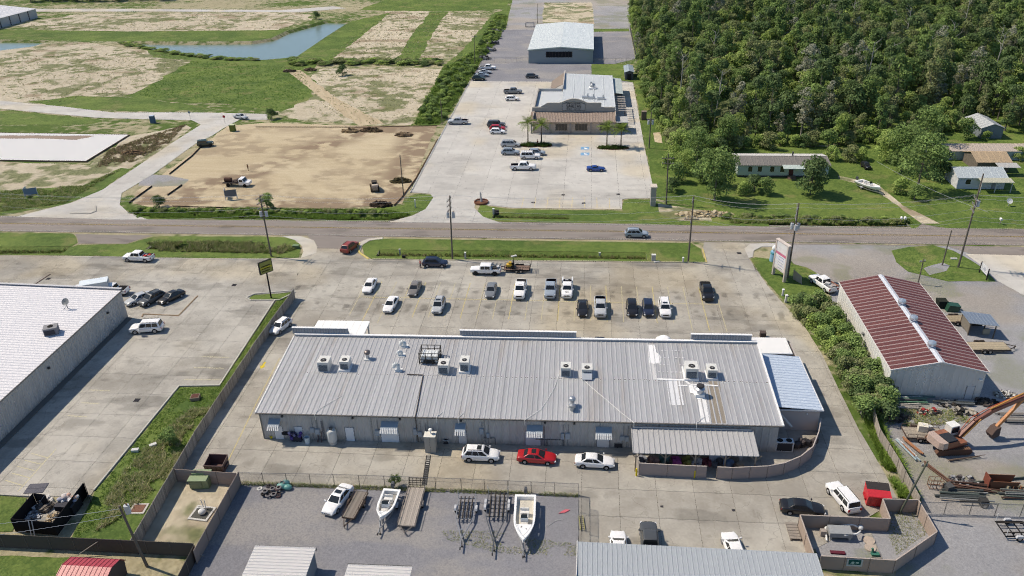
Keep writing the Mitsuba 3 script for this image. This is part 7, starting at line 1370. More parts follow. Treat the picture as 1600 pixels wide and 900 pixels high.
def boat(pt, ang, L, W, label, z=.03, bow_deck=.30, inner=(.52, .49, .42), color=(.80, .80, .79), tank=True):
 M = xf(pt[0], pt[1], z, ang); k = thing('motor_boat', label, 'boat'); H = .85; up = .55
 B_ = to_man(hull_mesh(L, W, H)).translate((0, 0, up))
 xs = np.linspace(-L / 2 + .35, L / 2 - L * bow_deck, 12); pts = []
 half = lambda x: (W / 2 * (1 - max(0, ((x + L / 2) / L - .45) / .55) ** 2.4)) - .24
 pl = [(x, half(x)) for x in xs] + [(x, -half(x)) for x in xs[::-1]]
 B_ -= m3.Manifold.extrude(m3.CrossSection([pl[::-1]]), 2.0).translate((0, 0, up + .38))
 part(k, 'hull', MB().man(B_), 'satin', color, M=M, smooth=35)
 part(k, 'floor', MB().sheet(Polygon(pl).buffer(-.012), up + .39), 'matte', inner, M=M)
 c = part(k, 'console', MB().prism([(-.25, -.42, up + .4), (.65, -.42, up + .4), (.5, -.42, up + 1.25), (-.15, -.42, up + 1.3)], (0, .84, 0)), 'satin', (.70, .70, .68), M=M); part(c, 'dash', MB().box(-.12, -.34, up + 1.301, .15, .34, up + 1.32), 'matte', (.10, .10, .10), M=M); part(c, 'windscreen', MB().prism([(.5, -.38, up + 1.25), (.35, -.34, up + 1.6), (.35, .34, up + 1.6), (.5, .38, up + 1.25)], (.02, 0, 0)), 'window_glass', M=M)
 part(k, 'seat', MB().box(-1.05, -.5, up + .4, -.55, .5, up + .95).box(-1.12, -.5, up + .95, -1.0, .5, up + 1.25), 'satin', (.66, .65, .62), M=M); part(k, 'front_seat', MB().box(.7, -.38, up + .4, 1.15, .38, up + .8), 'satin', (.60, .58, .54), M=M)
 m = part(k, 'outboard_motor', MB().man(m3.Manifold.hull_points(np.array([(-L / 2 - .75, s * .2, up + .95) for s in (-1, 1)] + [(-L / 2 - .15, s * .22, up + .95) for s in (-1, 1)] + [(-L / 2 - .65, s * .15, up + 1.5) for s in (-1, 1)] + [(-L / 2 - .2, s * .15, up + 1.45) for s in (-1, 1)], np.float32))), 'satin', (.06, .065, .075), M=M); part(m, 'leg', MB().box(-L / 2 - .5, -.07, up + .1, -L / 2 - .25, .07, up + .949), 'satin', (.07, .07, .08), M=M)
 part(k, 'bow_rail', MB().path([(L / 2 * (.35 + .6 * t), s_ * (half(L / 2 * (.35 + .6 * t)) + .14) if t < .99 else 0, up + H + .5 + .2 * t) for s_ in (1,) for t in np.linspace(0, 1, 6)], .02, 5).path([(L / 2 * (.35 + .6 * t), -(half(L / 2 * (.35 + .6 * t)) + .14) if t < .99 else 0, up + H + .5 + .2 * t) for t in np.linspace(0, 1, 6)], .02, 5), 'metal', (.6, .6, .6), M=M)
 for s in (-1, 1):
  for x in (L * .22, L * .12): part(k, 'hatch', MB().obox(x + (.3 if s > 0 else 0), s * .28, up + H + .14, .26, .12, .02, 20 * s), 'matte', (.22, .22, .22), M=M) if x > L * .2 - .01 and bow_deck > .25 else None
 k = boat_trailer(pt, ang, L * .92, W * .72, 'galvanised trailer under the ' + label.split(' beside')[0].split(' at the')[0].split(' parked')[0], z=z, under=True)
 return k
def boat_trailer(pt, ang, L, W, label, z=.03, under=False, frame=(.40, .41, .42), bunks=2, axles=1, tongue=1.6, steel='metal', tall=.0):
 k = thing('boat_trailer', label, 'trailer'); M = xf(pt[0], pt[1], z, ang); f = MB(); zt = .5
 for s in (-1, 1): f.beam((-L / 2, s * W / 2, zt), (L * .12, s * W / 2, zt), .09, .13).beam((L * .12, s * W / 2, zt), (L / 2 + tongue * .4, 0.05 * s, zt), .09, .13)
 f.beam((L / 2 + tongue * .2, 0, zt), (L / 2 + tongue, 0, zt), .1, .13)
 part(k, 'frame', f, steel, frame, M=M)
 for i in range(4): xx = -L / 2 + .1 + i * L * .2; part(k, 'crossbar', MB().beam((xx, -W / 2, zt - .03), (xx, W / 2, zt - .03), .09, .09), steel, frame, M=M)
 if not under:
  for i in range(bunks):
   yy = (i - (bunks - 1) / 2) * W * .7 / max(1, bunks - 1); part(k, 'bunk', MB().beam((-L / 2, yy, zt + .2), (L * .15, yy * .9, zt + .2), .12, .1).box(-L * .3, yy - .04, zt, -L * .25, yy + .04, zt + .16).box(L * .05, yy - .04, zt, L * .1, yy + .04, zt + .16), 'matte', (.05, .045, .04), M=M)
  for s in (-1, 1): part(k, 'guide_post', MB().tube((-L / 2 + .1, s * W / 2, zt), (-L / 2 + .1, s * (W / 2 + .05), zt + 1.1 + tall), .035, n=6), 'matte', (.62, .62, .60), M=M)
 part(k, 'winch_post', MB().beam((L / 2 + tongue * .25, 0, zt), (L / 2 + tongue * .2, 0, zt + .75), .08, .1).obox(L / 2 + tongue * .2, 0, zt + .7, .2, .2, .18), steel, frame, M=M); part(k, 'jack', MB().tube((L / 2 + tongue * .7, .12, .0), (L / 2 + tongue * .7, .12, .95), .035, n=6).tube((L / 2 + tongue * .7, .0, .06), (L / 2 + tongue * .7, .2, .06), .08, n=8), 'matte', (.05, .05, .05), M=M); part(k, 'coupler', MB().obox(L / 2 + tongue, 0, zt - .06, .3, .13, .14), 'matte', (.05, .05, .05), M=M)
 for a in range(axles):
  xx = -L * .18 + (a - (axles - 1) / 2) * .8
  for s in (-1, 1): wheel(k, (xx, s * (W / 2 + .2), .33), M=M); part(k, 'fender', MB().prism([(xx - .45, s * (W / 2 + .08), .5), (xx - .3, s * (W / 2 + .08), .74), (xx + .3, s * (W / 2 + .08), .74), (xx + .45, s * (W / 2 + .08), .5), (xx + .27, s * (W / 2 + .08), .68), (xx - .27, s * (W / 2 + .08), .68)], (0, s * .26, 0)), 'satin', (.45, .46, .48), M=M)
 return k
boat((-21.95, 68.1), -93, 4.9, 2.1, 'small white open skiff full of clutter beside the plank deck trailer', bow_deck=.22, inner=(.30, .29, .27))
boat((-5.95, 66.9), -88, 7.3, 2.45, 'larger white centre console boat at the right end of the gravel yard', bow_deck=.34)
boat_trailer((-12.85, 67.9), -88, 5.4, 2.0, 'empty galvanised boat trailer, narrower of the two', bunks=4, tongue=2.5)
boat_trailer((-9.3, 68.5), -88, 6.4, 2.3, 'empty dark boat trailer, wider of the two with white guide posts', frame=(.16, .17, .18), bunks=4, axles=2, tongue=3.2)
x, y = (63.25,172.52)
boat((x - .2, y + 1.5), -60, 6.2, 2.4, 'white boat parked on the lawn beside the dirt drive', bow_deck=.25, inner=(.5, .48, .46))
x, y = (-21.73,72.04); solo('plant_clutter', tufts(scatter(Point(x - .2, y + .3).buffer(.7), 60, 4), .5, .12, [(.06, .12, .02), (.12, .16, .04)], 2, 4, 1.1), 'leaf', label='green plants growing over the stern of the open skiff', cat='plants', kind='stuff')
m = MB(); r_ = random.Random(31); x, y = (-36.55,70.70)
for i in range(26): m.lathe([(.2, 0), (.34, .03), (.36, .1), (.34, .17), (.2, .2)], (x + r_.uniform(-.9, .9), y + r_.uniform(-.9, 1.0), .03 + r_.uniform(0, .5)), 10, r_.choice([(.03, .03, .03), (.06, .055, .06), (.2, .19, .19), (.1, .07, .07)]))
solo('tyre_heap', m, 'matte', label='heap of old tyres and rims by the chain link fence', cat='tyres')
x, y = (-35.38,71.22); m = MB().ball((x - .35, y + .2, .35), .55, (.12, .30, .27), 2, (1.1, .8, .7)).ball((x + .45, y + .1, .3), .5, (.10, .26, .24), 2, (1.1, .8, .7)).ball((x + .0, y + .8, .4), .5, (.18, .36, .32), 2, (1, .7, .7))
solo('wrapped_bundle', m, 'satin', label='three sea green wrapped bundles beside the tyre heap', cat='bundle', smooth=False)
x, y = (-38.38,71.15); solo('spare_wheel', MB().lathe([(.15, .06), (.3, .1), (.36, .05), (.34, .0), (.1, .0)], (x, y, .03), 16), 'matte', (.55, .55, .53), 'single pale wheel rim on the gravel, left of the tyre heap', 'wheel')
x, y = (-1.61,69.51); solo('red_tarp', MB().prism([(x - .6, y - .35, .05), (x + .1, y - .2, .05), (x + .7, y + .3, .05), (x + .2, y + .35, .05), (x - .2, y + .05, .05)], (0, 0, .06)), 'matte', (.55, .14, .17), 'small pinkish red cloth lying on the gravel beside the larger boat', 'cloth')
for i, (a, b) in enumerate((((-3.41,67.07), (-1.65,68.28)),)): solo('garden_hose', MB().path([(*a, .05), ((a[0] + b[0]) / 2, (a[1] + b[1]) / 2 + .3, .05), (*b, .05)], .03), 'matte', (.5, .5, .48), 'pale hose lying near the larger boat', 'hose')
def bar_pile(name, label, a, b, n, spread, cols, seed, s=.16, up=.25, cat='pipes', z=.06):
 r = random.Random(seed); k = thing(name, label, cat); a, b = np.array(a), np.array(b); d = (b - a) / np.linalg.norm(b - a); nn = np.array([-d[1], d[0]])
 for i in range(n):
  o = nn * r.uniform(-spread, spread); j0, j1 = d * r.uniform(-.4, .8), d * r.uniform(-1.2, .4); zz = z + s / 2 + r.random() * up; ss = s * r.uniform(.6, 1.2); w = nn * r.uniform(-.25, .25)
  p, q = (*(a + o + j0), zz), (*(b + o + j1 + w), zz + r.uniform(-.03, .08))
  part(k, 'bar', MB().tube(p, q, ss / 2, n=7) if r.random() < .5 else MB().beam(p, q, ss, ss * .8), 'matte', r.choice(cols))
RU = [(.135, .075, .055), (.10, .062, .05), (.17, .10, .075), (.08, .065, .06)]; GY = [(.10, .12, .11), (.16, .18, .17), (.08, .09, .09), (.24, .25, .25)]
bar_pile('pipe_pile', 'green and white pipes stacked along the workshop wall', (41.70,93.37), (46.90,93.35), 9, .5, [(.10, .20, .14), (.55, .56, .55), (.14, .22, .18), (.62, .62, .60), (.10, .10, .10)], 1, .25)
bar_pile('pipe_pile', 'dark steel bars lying by the workshop wall on its right half', (48.01,93.41), (52.87,93.09), 8, .55, GY + [(.42, .40, .36)], 2, .2)
bar_pile('pipe_pile', 'pale timber beams lying in the yard below the workshop', (41.61,91.76), (45.89,92.14), 5, .3, [(.33, .31, .27), (.40, .38, .35)], 3, .22)
bar_pile('pipe_pile', 'white and rusty mast poles lying beside the wooden fence', (40.78,84.91), (42.08,81.02), 6, .7, [(.55, .56, .56), (.50, .50, .48), (.32, .16, .09), (.30, .38, .42)], 4, .24)
bar_pile('pipe_pile', 'rusty red pipes in the middle of the scrap yard', (43.75,76.86), (48.79,76.17), 10, .6, RU, 5, .2)
bar_pile('pipe_pile', 'dark green pipes lying along the chain link fence', (41.57,74.88), (47.24,74.69), 8, .8, GY, 6, .26)
bar_pile('pipe_pile', 'single long dark pipe above the rusty pipes', (46.28,77.23), (55.99,79.04), 2, .15, GY, 7, .18)
bar_pile('pipe_pile', 'long steel beams at the right edge near the excavator', (55.01,90.38), (64.72,90.64), 7, 1.0, [(.28, .27, .25), (.22, .21, .2), (.16, .14, .13)], 8, .3)
bar_pile('pipe_pile', 'second row of grey beams at the right edge', (55.45,89.17), (64.89,89.42), 5, .6, [(.26, .25, .23), (.18, .17, .16)], 9, .3)
bar_pile('pipe_pile', 'grey rails lying in front of the excavator tracks', (45.15,80.96), (49.52,81.93), 3, .25, [(.26, .24, .21), (.18, .13, .10)], 10, .14)
bar_pile('pipe_pile', 'mixed pipes behind the rusty hopper', (48.66,75.52), (54.26,75.43), 8, .9, RU + GY, 14, .22)
bar_pile('pipe_pile', 'thin rusty rods running down the scrap yard', (42.13,80.31), (43.91,77.09), 4, .3, RU + [(.3, .3, .3)], 15, .12)
for i, (px, lab, cols, sd) in enumerate((((46.49,91.03), 'red and dark oddments in front of the workshop', [(.3, .05, .05), (.05, .05, .05), (.4, .36, .3)], 11), ((50.92,91.27), 'pale stones and tyres by the workshop corner', [(.42, .38, .32), (.03, .03, .03), (.3, .28, .24)], 12), ((58.07,95.58), 'white and black machine parts right of the workshop', [(.55, .54, .50), (.05, .05, .05), (.3, .28, .25)], 13), ((54.75,93.63), 'dark junk in the shade right of the workshop', [(.04, .04, .04), (.12, .10, .09)], 14), ((59.73,94.63), 'pale wheels and junk at the right edge of the yard', [(.5, .48, .44), (.06, .06, .06), (.35, .3, .25)], 15), ((49.71,93.07), 'dark rubbish against the workshop wall', [(.03, .03, .03), (.08, .07, .06), (.3, .28, .26)], 16), ((41.83,89.37), 'dark branches and scraps heaped by the wooden fence', [(.06, .055, .05), (.14, .12, .10)], 17), ((50.45,76.38), 'rusty engine parts in the scrap yard', [(.25, .12, .07), (.1, .07, .06), (.30, .26, .18)], 18), ((45.53,77.52), 'small machine parts at the end of the rusty rods', [(.3, .3, .3), (.1, .09, .09)], 19))):
 rubble('junk_heap', lab, px[0], px[1], 1.7, .9, 70, .45, cols, sd, .15, .55, 'junk', .7, .04)
k = thing('hopper', 'rusty orange steel hopper in the scrap yard', 'hopper'); x, y = (49.72,76.34)
part(k, 'shell', MB().prism([(x - 1.6, y, .1), (x + 1.2, y, .1), (x + 1.5, y, 1.1), (x - 1.9, y, 1.1)], (0, .08, 0)).prism([(x - 1.6, y + 1.2, .1), (x + 1.2, y + 1.2, .1), (x + 1.5, y + 1.3, 1.1), (x - 1.9, y + 1.3, 1.1)], (0, .08, 0)).box(x - 1.6, y, .1, x + 1.2, y + 1.2, .18), 'matte', (.19, .09, .055)); part(k, 'end_plate', MB().box(x - 1.95, y, .1, x - 1.85, y + 1.3, 1.5), 'matte', (.20, .07, .05))
k = thing('wire_cage', 'square rusty wire frame standing in the scrap yard', 'cage'); x, y = (41.05,75.82); m = MB()
for dx in (0, .7, 1.4):
 for dy in (0, .8): m.box(x + dx, y + dy, .0, x + dx + .05, y + dy + .05, 1.3)
for zz in (.1, .7, 1.25): m.box(x, y, zz, x + 1.45, y + .05, zz + .05).box(x, y + .8, zz, x + 1.45, y + .85, zz + .05).box(x, y, zz, x + .05, y + .85, zz + .05).box(x + 1.4, y, zz, x + 1.45, y + .85, zz + .05)
part(k, 'frame', m, 'matte', (.22, .13, .09)); part(k, 'box', MB().obox(x + 2.0, y - .1, .03, .9, .9, .9, 20), 'matte', (.09, .09, .09))
k = thing('welding_trolley', 'dark two wheeled trolley by the chain link fence of the scrap yard', 'trolley'); x, y = (46.04,73.46); part(k, 'frame', MB().beam((x - 2.6, y, .5), (x + .3, y, .5), .16, .2).obox(x, y, .2, .9, .7, .7), 'matte', (.05, .05, .05)); wheel(k, (x, y - .4, .3)); wheel(k, (x, y + .4, .3))
utility_trailer((43.77,85.86), 0, 4.6, 2.2, 'flat equipment trailer with dark rails behind the excavator', (.34, .30, .25), (.10, .075, .065), gate=False, axles=2, sides=.5, z=.04)
k = thing('water_tank', 'white square water tank on the equipment trailer', 'tank'); x, y = (43.77,86.28); part(k, 'tank', MB().obox(x, y, .66, 1.1, .9, .9, -12), 'satin', (.66, .62, .52)); part(k, 'lid', MB().obox(x + .9, y + .4, .66, .8, .6, .45, 20), 'matte', (.5, .5, .48)); part(k, 'cap', MB().tube((x, y, 1.56), (x, y, 1.65), .15, n=10), 'matte', (.6, .6, .6))
utility_trailer((60.51,107.53), 3, 6.0, 2.2, 'long flat trailer with a pale wooden deck right of the workshop', (.42, .36, .26), (.07, .06, .055), gate=False, axles=2, sides=.0, z=.04, rails=False)
utility_trailer((59.70,115.68), 4, 4.2, 2.0, 'flat trailer with dark front rail behind the carport in the workshop yard', (.36, .30, .21), (.09, .07, .06), gate=False, axles=2, sides=.0, z=.04, rails=False)
k = thing('open_shelter', 'small open shelter with a flat bluish metal roof in the workshop yard', 'shelter'); (xa, ya), (xb, yb) = (59.53,111.55), (62.88,110.76)
roof_plane(k, (xa - .3, ya - .2, 2.3), (xb + .4, yb - .2, 2.3), (xb + .4, yb + 3.2, 2.45), (xa - .3, ya + 3.4, 2.45), 'metal', .5, (.42, .47, .52), rh=.03)
for x, y in ((xa, ya), (xb, yb), (xa, ya + 3.0), (xb, yb + 3.0), ((xa + xb) / 2, ya + 3.0)): part(k, 'post', MB().box(x - .07, y - .07, 0, x + .07, y + .07, 2.3), 'matte', (.13, .11, .09))
part(k, 'back_wall', MB().box(xa, ya + 2.95, .02, xb, ya + 3.02, 2.2), 'matte', (.08, .07, .06)); part(k, 'side_wall', MB().box(xa - .03, ya, .3, xa + .03, ya + 2.9, 2.2), 'matte', (.22, .20, .17)); part(k, 'bench', MB().box(xa + 2.2, ya + .2, .1, xb - .1, ya + .4, 1.0), 'matte', (.38, .35, .27))
k = thing('loader_bucket', 'dark green and black bucket and dumpster behind the workshop', 'bucket'); x, y = (59.32,119.60); part(k, 'shell', MB().prism([(x - .2, y - .8, .05), (x + 1.6, y - .8, .05), (x + 1.9, y - .8, 1.0), (x + .1, y - .8, 1.2)], (0, 1.4, 0)), 'satin', (.02, .07, .045)); part(k, 'rear', MB().prism([(x - 1.0, y + .3, .05), (x + .3, y + .3, .05), (x + .3, y + .3, 1.3), (x - 1.2, y + .3, 1.3)], (0, 1.4, 0)), 'matte', (.03, .035, .03))
x, y = (46.00,82.21); M = xf(x, y + 1.5, .04, 8); k = thing('excavator', 'orange tracked excavator with its boom reaching to the right edge', 'excavator')
OR = (.23, .095, .055); ORD = (.16, .055, .04)
for s in (-1, 1):
 tk = part(k, 'track', MB().prism([(-2.3, s * 1.0, .45), (-2.0, s * 1.0, .06), (2.0, s * 1.0, .06), (2.3, s * 1.0, .45), (2.0, s * 1.0, .9), (-2.0, s * 1.0, .9)], (0, s * .6, 0)), 'matte', (.13, .075, .055), M=M)
 sh_ = MB()
 for i in range(14): sh_.box(-1.95 + i * .285, s * 1.3 - .33, .902, -1.8 + i * .285, s * 1.3 + .33, .95)
 part(tk, 'shoe', sh_, 'matte', (.20, .12, .08), M=M, kind='stuff')
part(k, 'undercarriage', MB().box(-1.4, -1.0, .35, 1.4, 1.0, .95).tube((0, 0, .9), (0, 0, 1.15), .8, n=18), 'matte', (.06, .045, .04), M=M)
M2 = xf(x, y + 1.5, .04, 22)
part(k, 'counterweight', MB().man(m3.Manifold.hull_points(np.array([(-2.6, -.9, 1.2), (-2.6, .9, 1.2), (-2.2, -1.35, 1.2), (-2.2, 1.35, 1.2), (-1.5, -1.35, 1.2), (-1.5, 1.35, 1.2), (-2.5, -.9, 2.1), (-2.5, .9, 2.1), (-2.2, -1.3, 2.1), (-2.2, 1.3, 2.1), (-1.5, -1.3, 2.1), (-1.5, 1.3, 2.1)], np.float32))), 'satin', (.42, .32, .27), M=M2)
part(k, 'engine_deck', MB().box(-1.49, -1.3, 1.15, .2, 1.3, 1.95), 'satin', OR, M=M2); part(k, 'engine_cover', MB().box(-1.45, -1.2, 1.951, .0, .4, 2.15), 'matte', (.035, .04, .05), M=M2); part(k, 'front_deck', MB().box(.21, -1.3, 1.15, 1.5, .25, 1.5), 'satin', OR, M=M2); part(k, 'frame', MB().box(-1.6, -1.34, 1.05, 1.6, 1.34, 1.148), 'matte', ORD, M=M2)
part(k, 'cab', MB().prism([(.25, .3, 1.15), (1.7, .3, 1.15), (1.75, .3, 2.0), (1.45, .3, 2.85), (.25, .3, 2.85)], (0, 1.0, 0)), 'satin', (.62, .60, .55), M=M2); part(k, 'cab_window', MB().prism([(1.72, .4, 1.5), (1.77, .4, 2.0), (1.48, .4, 2.78), (1.48, 1.2, 2.78), (1.77, 1.2, 2.0), (1.72, 1.2, 1.5)][:2] + [(1.77, 1.2, 2.0), (1.72, 1.2, 1.5)], (.03, 0, 0)).box(.4, .275, 1.9, 1.4, .297, 2.7), 'window_glass', M=M2); part(k, 'cab_roof', MB().box(.2, .25, 2.852, 1.5, 1.35, 2.93), 'satin', (.70, .69, .66), M=M2)
boom = [(1.2, -.2, 1.6), (3.0, -.2, 3.5), (5.2, -.2, 4.5), (10.2, -.2, 5.6)]
for p, q, w in zip(boom[:-1], boom[1:], (.55, .62, .5)): part(k, 'boom', MB().beam(p, q, .42, w), 'satin', (.19, .07, .05), M=M2)
part(k, 'boom_cylinder', MB().tube((1.5, .1, 1.7), (3.6, .1, 3.9), .10, n=8).tube((1.5, -.5, 1.7), (3.6, -.5, 3.9), .10, n=8).tube((5.0, -.2, 4.9), (9.8, -.2, 6.2), .11, n=8), 'satin', (.46, .22, .05), M=M2)
part(k, 'hose', MB().path([(1.2, .05, 2.0), (2.5, .05, 4.0), (5.1, .05, 4.95), (10.0, .05, 6.0)], .05), 'matte', (.45, .10, .05), M=M2)
part(k, 'stick', MB().beam((10.6, -.2, 6.1), (7.0, -.2, 1.7), .32, .42), 'satin', (.42, .17, .05), M=M2); part(k, 'bucket', MB().prism([(7.2, -.7, 1.9), (6.5, -.7, 1.7), (6.0, -.7, .9), (6.4, -.7, .25), (7.3, -.7, .5), (7.0, -.7, 1.1)], (0, 1.0, 0)), 'matte', (.11, .08, .07), M=M2)
boat_trailer((48.33,69.43), 3, 4.6, 2.2, 'black frame trailer with white guide posts at the right edge', frame=(.03, .03, .032), bunks=2, axles=1, steel='matte')
k = thing('septic_tank_set', 'grey septic control set with white pipes inside the tan fenced plot', 'septic tank'); x, y = (28.63,66.69)
part(k, 'tank', MB().box(x - 1.3, y + .2, .5, x + 1.1, y + 1.5, 1.1), 'matte', (.30, .31, .32)); part(k, 'leg', MB().box(x - 1.2, y + .3, .04, x - 1.0, y + 1.4, .498).box(x + .8, y + .3, .04, x + 1.0, y + 1.4, .498), 'matte', (.45, .45, .43)); part(k, 'pipe', MB().path([(x - 1.6, y, .2), (x - 1.4, y + 1.6, .6), (x + 1.6, y + 2.0, .8), (x + 2.3, y + 1.9, .5)], .1, 8).path([(x + .2, y + .2, .9), (x + 1.6, y + .5, .9), (x + 2.2, y + 1.2, .6)], .1, 8), 'satin', (.70, .70, .69)); part(k, 'motor', MB().ball((x + 2.4, y + 1.8, .6), .3, None, 2), 'satin', (.66, .66, .65)); part(k, 'box', MB().box(x - 2.1, y + .7, .1, x - 1.5, y + 1.2, .8), 'matte', (.35, .31, .28))
solo('slab_path', MB().poly([(31.42,68.18),(32.18,68.23),(32.23,64.64),(31.18,64.67)], .03, .12), 'concrete_main', kind='structure')
for i, p in enumerate(((31.46,66.04), (31.63,67.06))): solo('manhole_cover', MB().lathe([(.01, .16), (.58, .16), (.6, .14), (.6, 0)], (*p, .05), 20), 'matte', (.43, .36, .30), ('lower' if i == 0 else 'upper') + ' of the two round concrete lids in the tan fenced plot', 'lid')
x, y = (31.61,64.78); solo('green_riser', MB().box(x - .4, y, .05, x + .4, y + .5, .35).tube((x - .2, y + .4, .3), (x - .3, y + .5, .8), .12), 'matte', (.05, .16, .12), 'small green pump lid by the south side of the tan fenced plot', 'pump')
x, y = (27.79,64.81); solo('red_plank', MB().obox(x, y + .3, .05, 1.5, .4, .15, -2), 'matte', (.12, .03, .045), 'dark red trough lying along the south side of the tan fenced plot', 'trough')
k = thing('utility_clutter', 'scrap metal frame on the gravel behind the metal hall', 'frame'); x, y = (-26.31,380.44)
part(k, 'frame', MB().box(x - 2, y - 1, 0, x - 1.8, y + 1, 2).box(x + 1.8, y - 1, 0, x + 2, y + 1, 2).box(x - 2, y - 1, 1.8, x + 2, y + 1, 2.0), 'matte', (.22, .22, .23))
for i, p in enumerate(((-39.24,311.39), (-39.24,326.87), (-39.34,339.74), (-40.16,368.43))): rubble('machinery', ('first', 'second', 'third', 'fourth')[i] + ' clump of dark machinery parked along the left fence of the hall yard, counted from below', p[0], p[1] + 1, 2.6, 2.0, 40, 1.0, [(.05, .05, .055), (.12, .12, .13), (.3, .3, .3)], 40 + i, .4, 1.3, 'machinery', .9, .05)
# ================================================================ PEOPLE
def person(label, pt, ang, shirt, trousers, hair=(.03, .02, .015), skin=(.32, .19, .13), bend=0.0, arm=(.25, -.3)):
 """A standing figure: one continuous body, with clothing and hair as its children."""
 k = thing('person', label, 'person'); M = xf(pt[0], pt[1], .075, ang)
 S = lambda c, r: m3.Manifold.sphere(r, 12).translate(tuple(c))
 H = lambda *b: m3.Manifold.batch_hull([S(c, r) for c, r in b])
 hip, ch, neck, head = (0, 0, .92), (bend * .35, 0, 1.28), (bend * .5, 0, 1.50), (bend * .55 + .02, 0, 1.64)
 legs = m3.Manifold()
 limbs = m3.Manifold()
 for s, st in ((1, .10), (-1, -.06)):
  legs += H(((0, s * .09, .90), .095), ((st * .6, s * .10, .50), .065)) + H(((st * .6, s * .10, .50), .062), ((st, s * .11, .10), .045)); limbs += H(((st, s * .11, .05), .045), ((st + .16, s * .12, .04), .035))
 tor = H(((0, .07, .93), .115), ((0, -.07, .93), .115), ((ch[0], .10, 1.15), .11), ((ch[0], -.10, 1.15), .11)) + H(((ch[0], .10, 1.15), .11), ((ch[0], -.10, 1.15), .11), ((neck[0], .14, 1.40), .07), ((neck[0], -.14, 1.40), .07))
 hd = H((head, .095), ((head[0] + .03, 0, 1.57), .065)) + H((neck, .05), (head, .05)) + S((head[0] + .105, 0, 1.62), .018)
 for s in (1, -1): hd += S((head[0], s * .095, 1.625), .022)
 slv = m3.Manifold()
 for s, a in ((1, arm[0]), (-1, arm[1])):
  e = (neck[0] + a * .5, s * .22, 1.13); hnd = (neck[0] + a + .12, s * .20, .92)
  slv += H(((neck[0], s * .17, 1.40), .06), (e, .045)); limbs += H((e, .04), (hnd, .03)) + H((hnd, .035), ((hnd[0] + .05, hnd[1], .85), .025))
  for q in range(4): limbs += H(((hnd[0] + .03, hnd[1] + (q - 1.5) * .016, .87), .010), ((hnd[0] + .06, hnd[1] + (q - 1.5) * .018, .79), .008))
  limbs += H(((hnd[0] + .03, hnd[1] - s * .02, .90), .011), ((hnd[0] + .09, hnd[1] - s * .05, .86), .009))
 full = tor + legs + limbs + hd + slv
 part(k, 'body', MB().man(full), 'matte', skin, smooth=True, M=M)
 grow = lambda m, f: m3.Manifold.hull(m)
 part(k, 'trousers', MB().man(legs.scale((1.12, 1.05, 1.0)).translate((0, 0, .008)) + H(((0, .07, .93), .124), ((0, -.07, .93), .124))), 'matte', trousers, smooth=True, M=M)
 part(k, 'shirt', MB().man(H(((0, .07, .99), .124), ((0, -.07, .99), .124), ((ch[0], .10, 1.15), .122), ((ch[0], -.10, 1.15), .122)) + H(((ch[0], .10, 1.15), .122), ((ch[0], -.10, 1.15), .122), ((neck[0], .14, 1.40), .082), ((neck[0], -.14, 1.40), .082)) + slv.scale((1.03, 1.06, 1.004))), 'matte', shirt, smooth=True, M=M)
 part(k, 'hair', MB().man(H(((head[0] - .015, 0, 1.665), .10), ((head[0] - .05, 0, 1.60), .07))), 'matte', hair, smooth=True, M=M)
person('person in a red top standing at the rear of the navy car', (-30.10,131.41), 10, (.42, .03, .04), (.05, .06, .10), arm=(.25, .1))
person('person in brown standing alone on the graded plot', (-83.69,183.88), 60, (.16, .09, .05), (.10, .07, .05))
person('person in dark red by the palm planter of the restaurant', (-12.53,204.80), 0, (.16, .03, .03), (.06, .04, .04))
# ================================================================ VEGETATION
def blob_leaves(blobs, n, size, cols, r, up=.35, fill=.25):
 """Leaf faces spread through and over the given balls (x, y, z, radius)."""
 B = np.array(blobs, float); w = B[:, 3] ** 2; idx = r.choice(len(B), n, p=w / w.sum()); d = r.normal(size=(n, 3)); d /= np.linalg.norm(d, axis=1, keepdims=True)
 d[:, 2] = np.where(d[:, 2] < -.35, -d[:, 2], d[:, 2]); rad = B[idx, 3] * np.where(r.random(n) < fill, r.uniform(.35, .9, n), r.uniform(.85, 1.12, n))
 c = B[idx, :3] + d * rad[:, None]
 nn = d + r.normal(0, .65, (n, 3)) + np.array([0, 0, up]); nn /= np.linalg.norm(nn, axis=1, keepdims=True)
 a = np.cross(nn, r.normal(size=(n, 3))); a /= np.linalg.norm(a, axis=1, keepdims=True); b = np.cross(nn, a)
 s = size * r.uniform(.55, 1.25, n)[:, None]; e = r.uniform(.45, .8, n)[:, None]
 v = np.stack([c - a * s, c - b * s * e + a * s * .15, c + a * s, c + b * s * e - a * s * .1], 1).reshape(-1, 3)
 f = np.arange(4 * n).reshape(-1, 4); base = np.array(cols)[r.integers(0, len(cols), len(B))] * r.uniform(.8, 1.2, (len(B), 1))
 cc = base[idx] * r.uniform(.72, 1.28, (n, 1)); m = MB(); m.v.append(v); m.f.append(np.vstack([f[:, [0, 1, 2]], f[:, [0, 2, 3]]])); m.c.append(np.repeat(cc, 4, 0)); m.n = 4 * n
 return m
def trunk_mesh(h, r0, blobs, r, c, lean=.0, extra=0):
 m = MB(); top = np.array((lean * h, lean * .4 * h, h * .62)); m.tube((0, 0, -.3), (lean * h * .4, lean * h * .1, h * .32), r0, r0 * .72, 8, c).tube((lean * h * .4, lean * h * .1, h * .32), top, r0 * .72, r0 * .4, 7, c)
 for i in r.choice(len(blobs), min(len(blobs), 7), replace=False):
  b = np.array(blobs[i][:3]); t = r.uniform(.3, .9); st = np.array((lean * h * .4, lean * h * .1, h * .3)) * (1 - t) + top * t; mid = (st + b) / 2 + np.array((0, 0, -.25)); m.tube(st, mid, r0 * .34, r0 * .24, 5, c, False).tube(mid, b, r0 * .24, r0 * .07, 5, c, False)
 return m
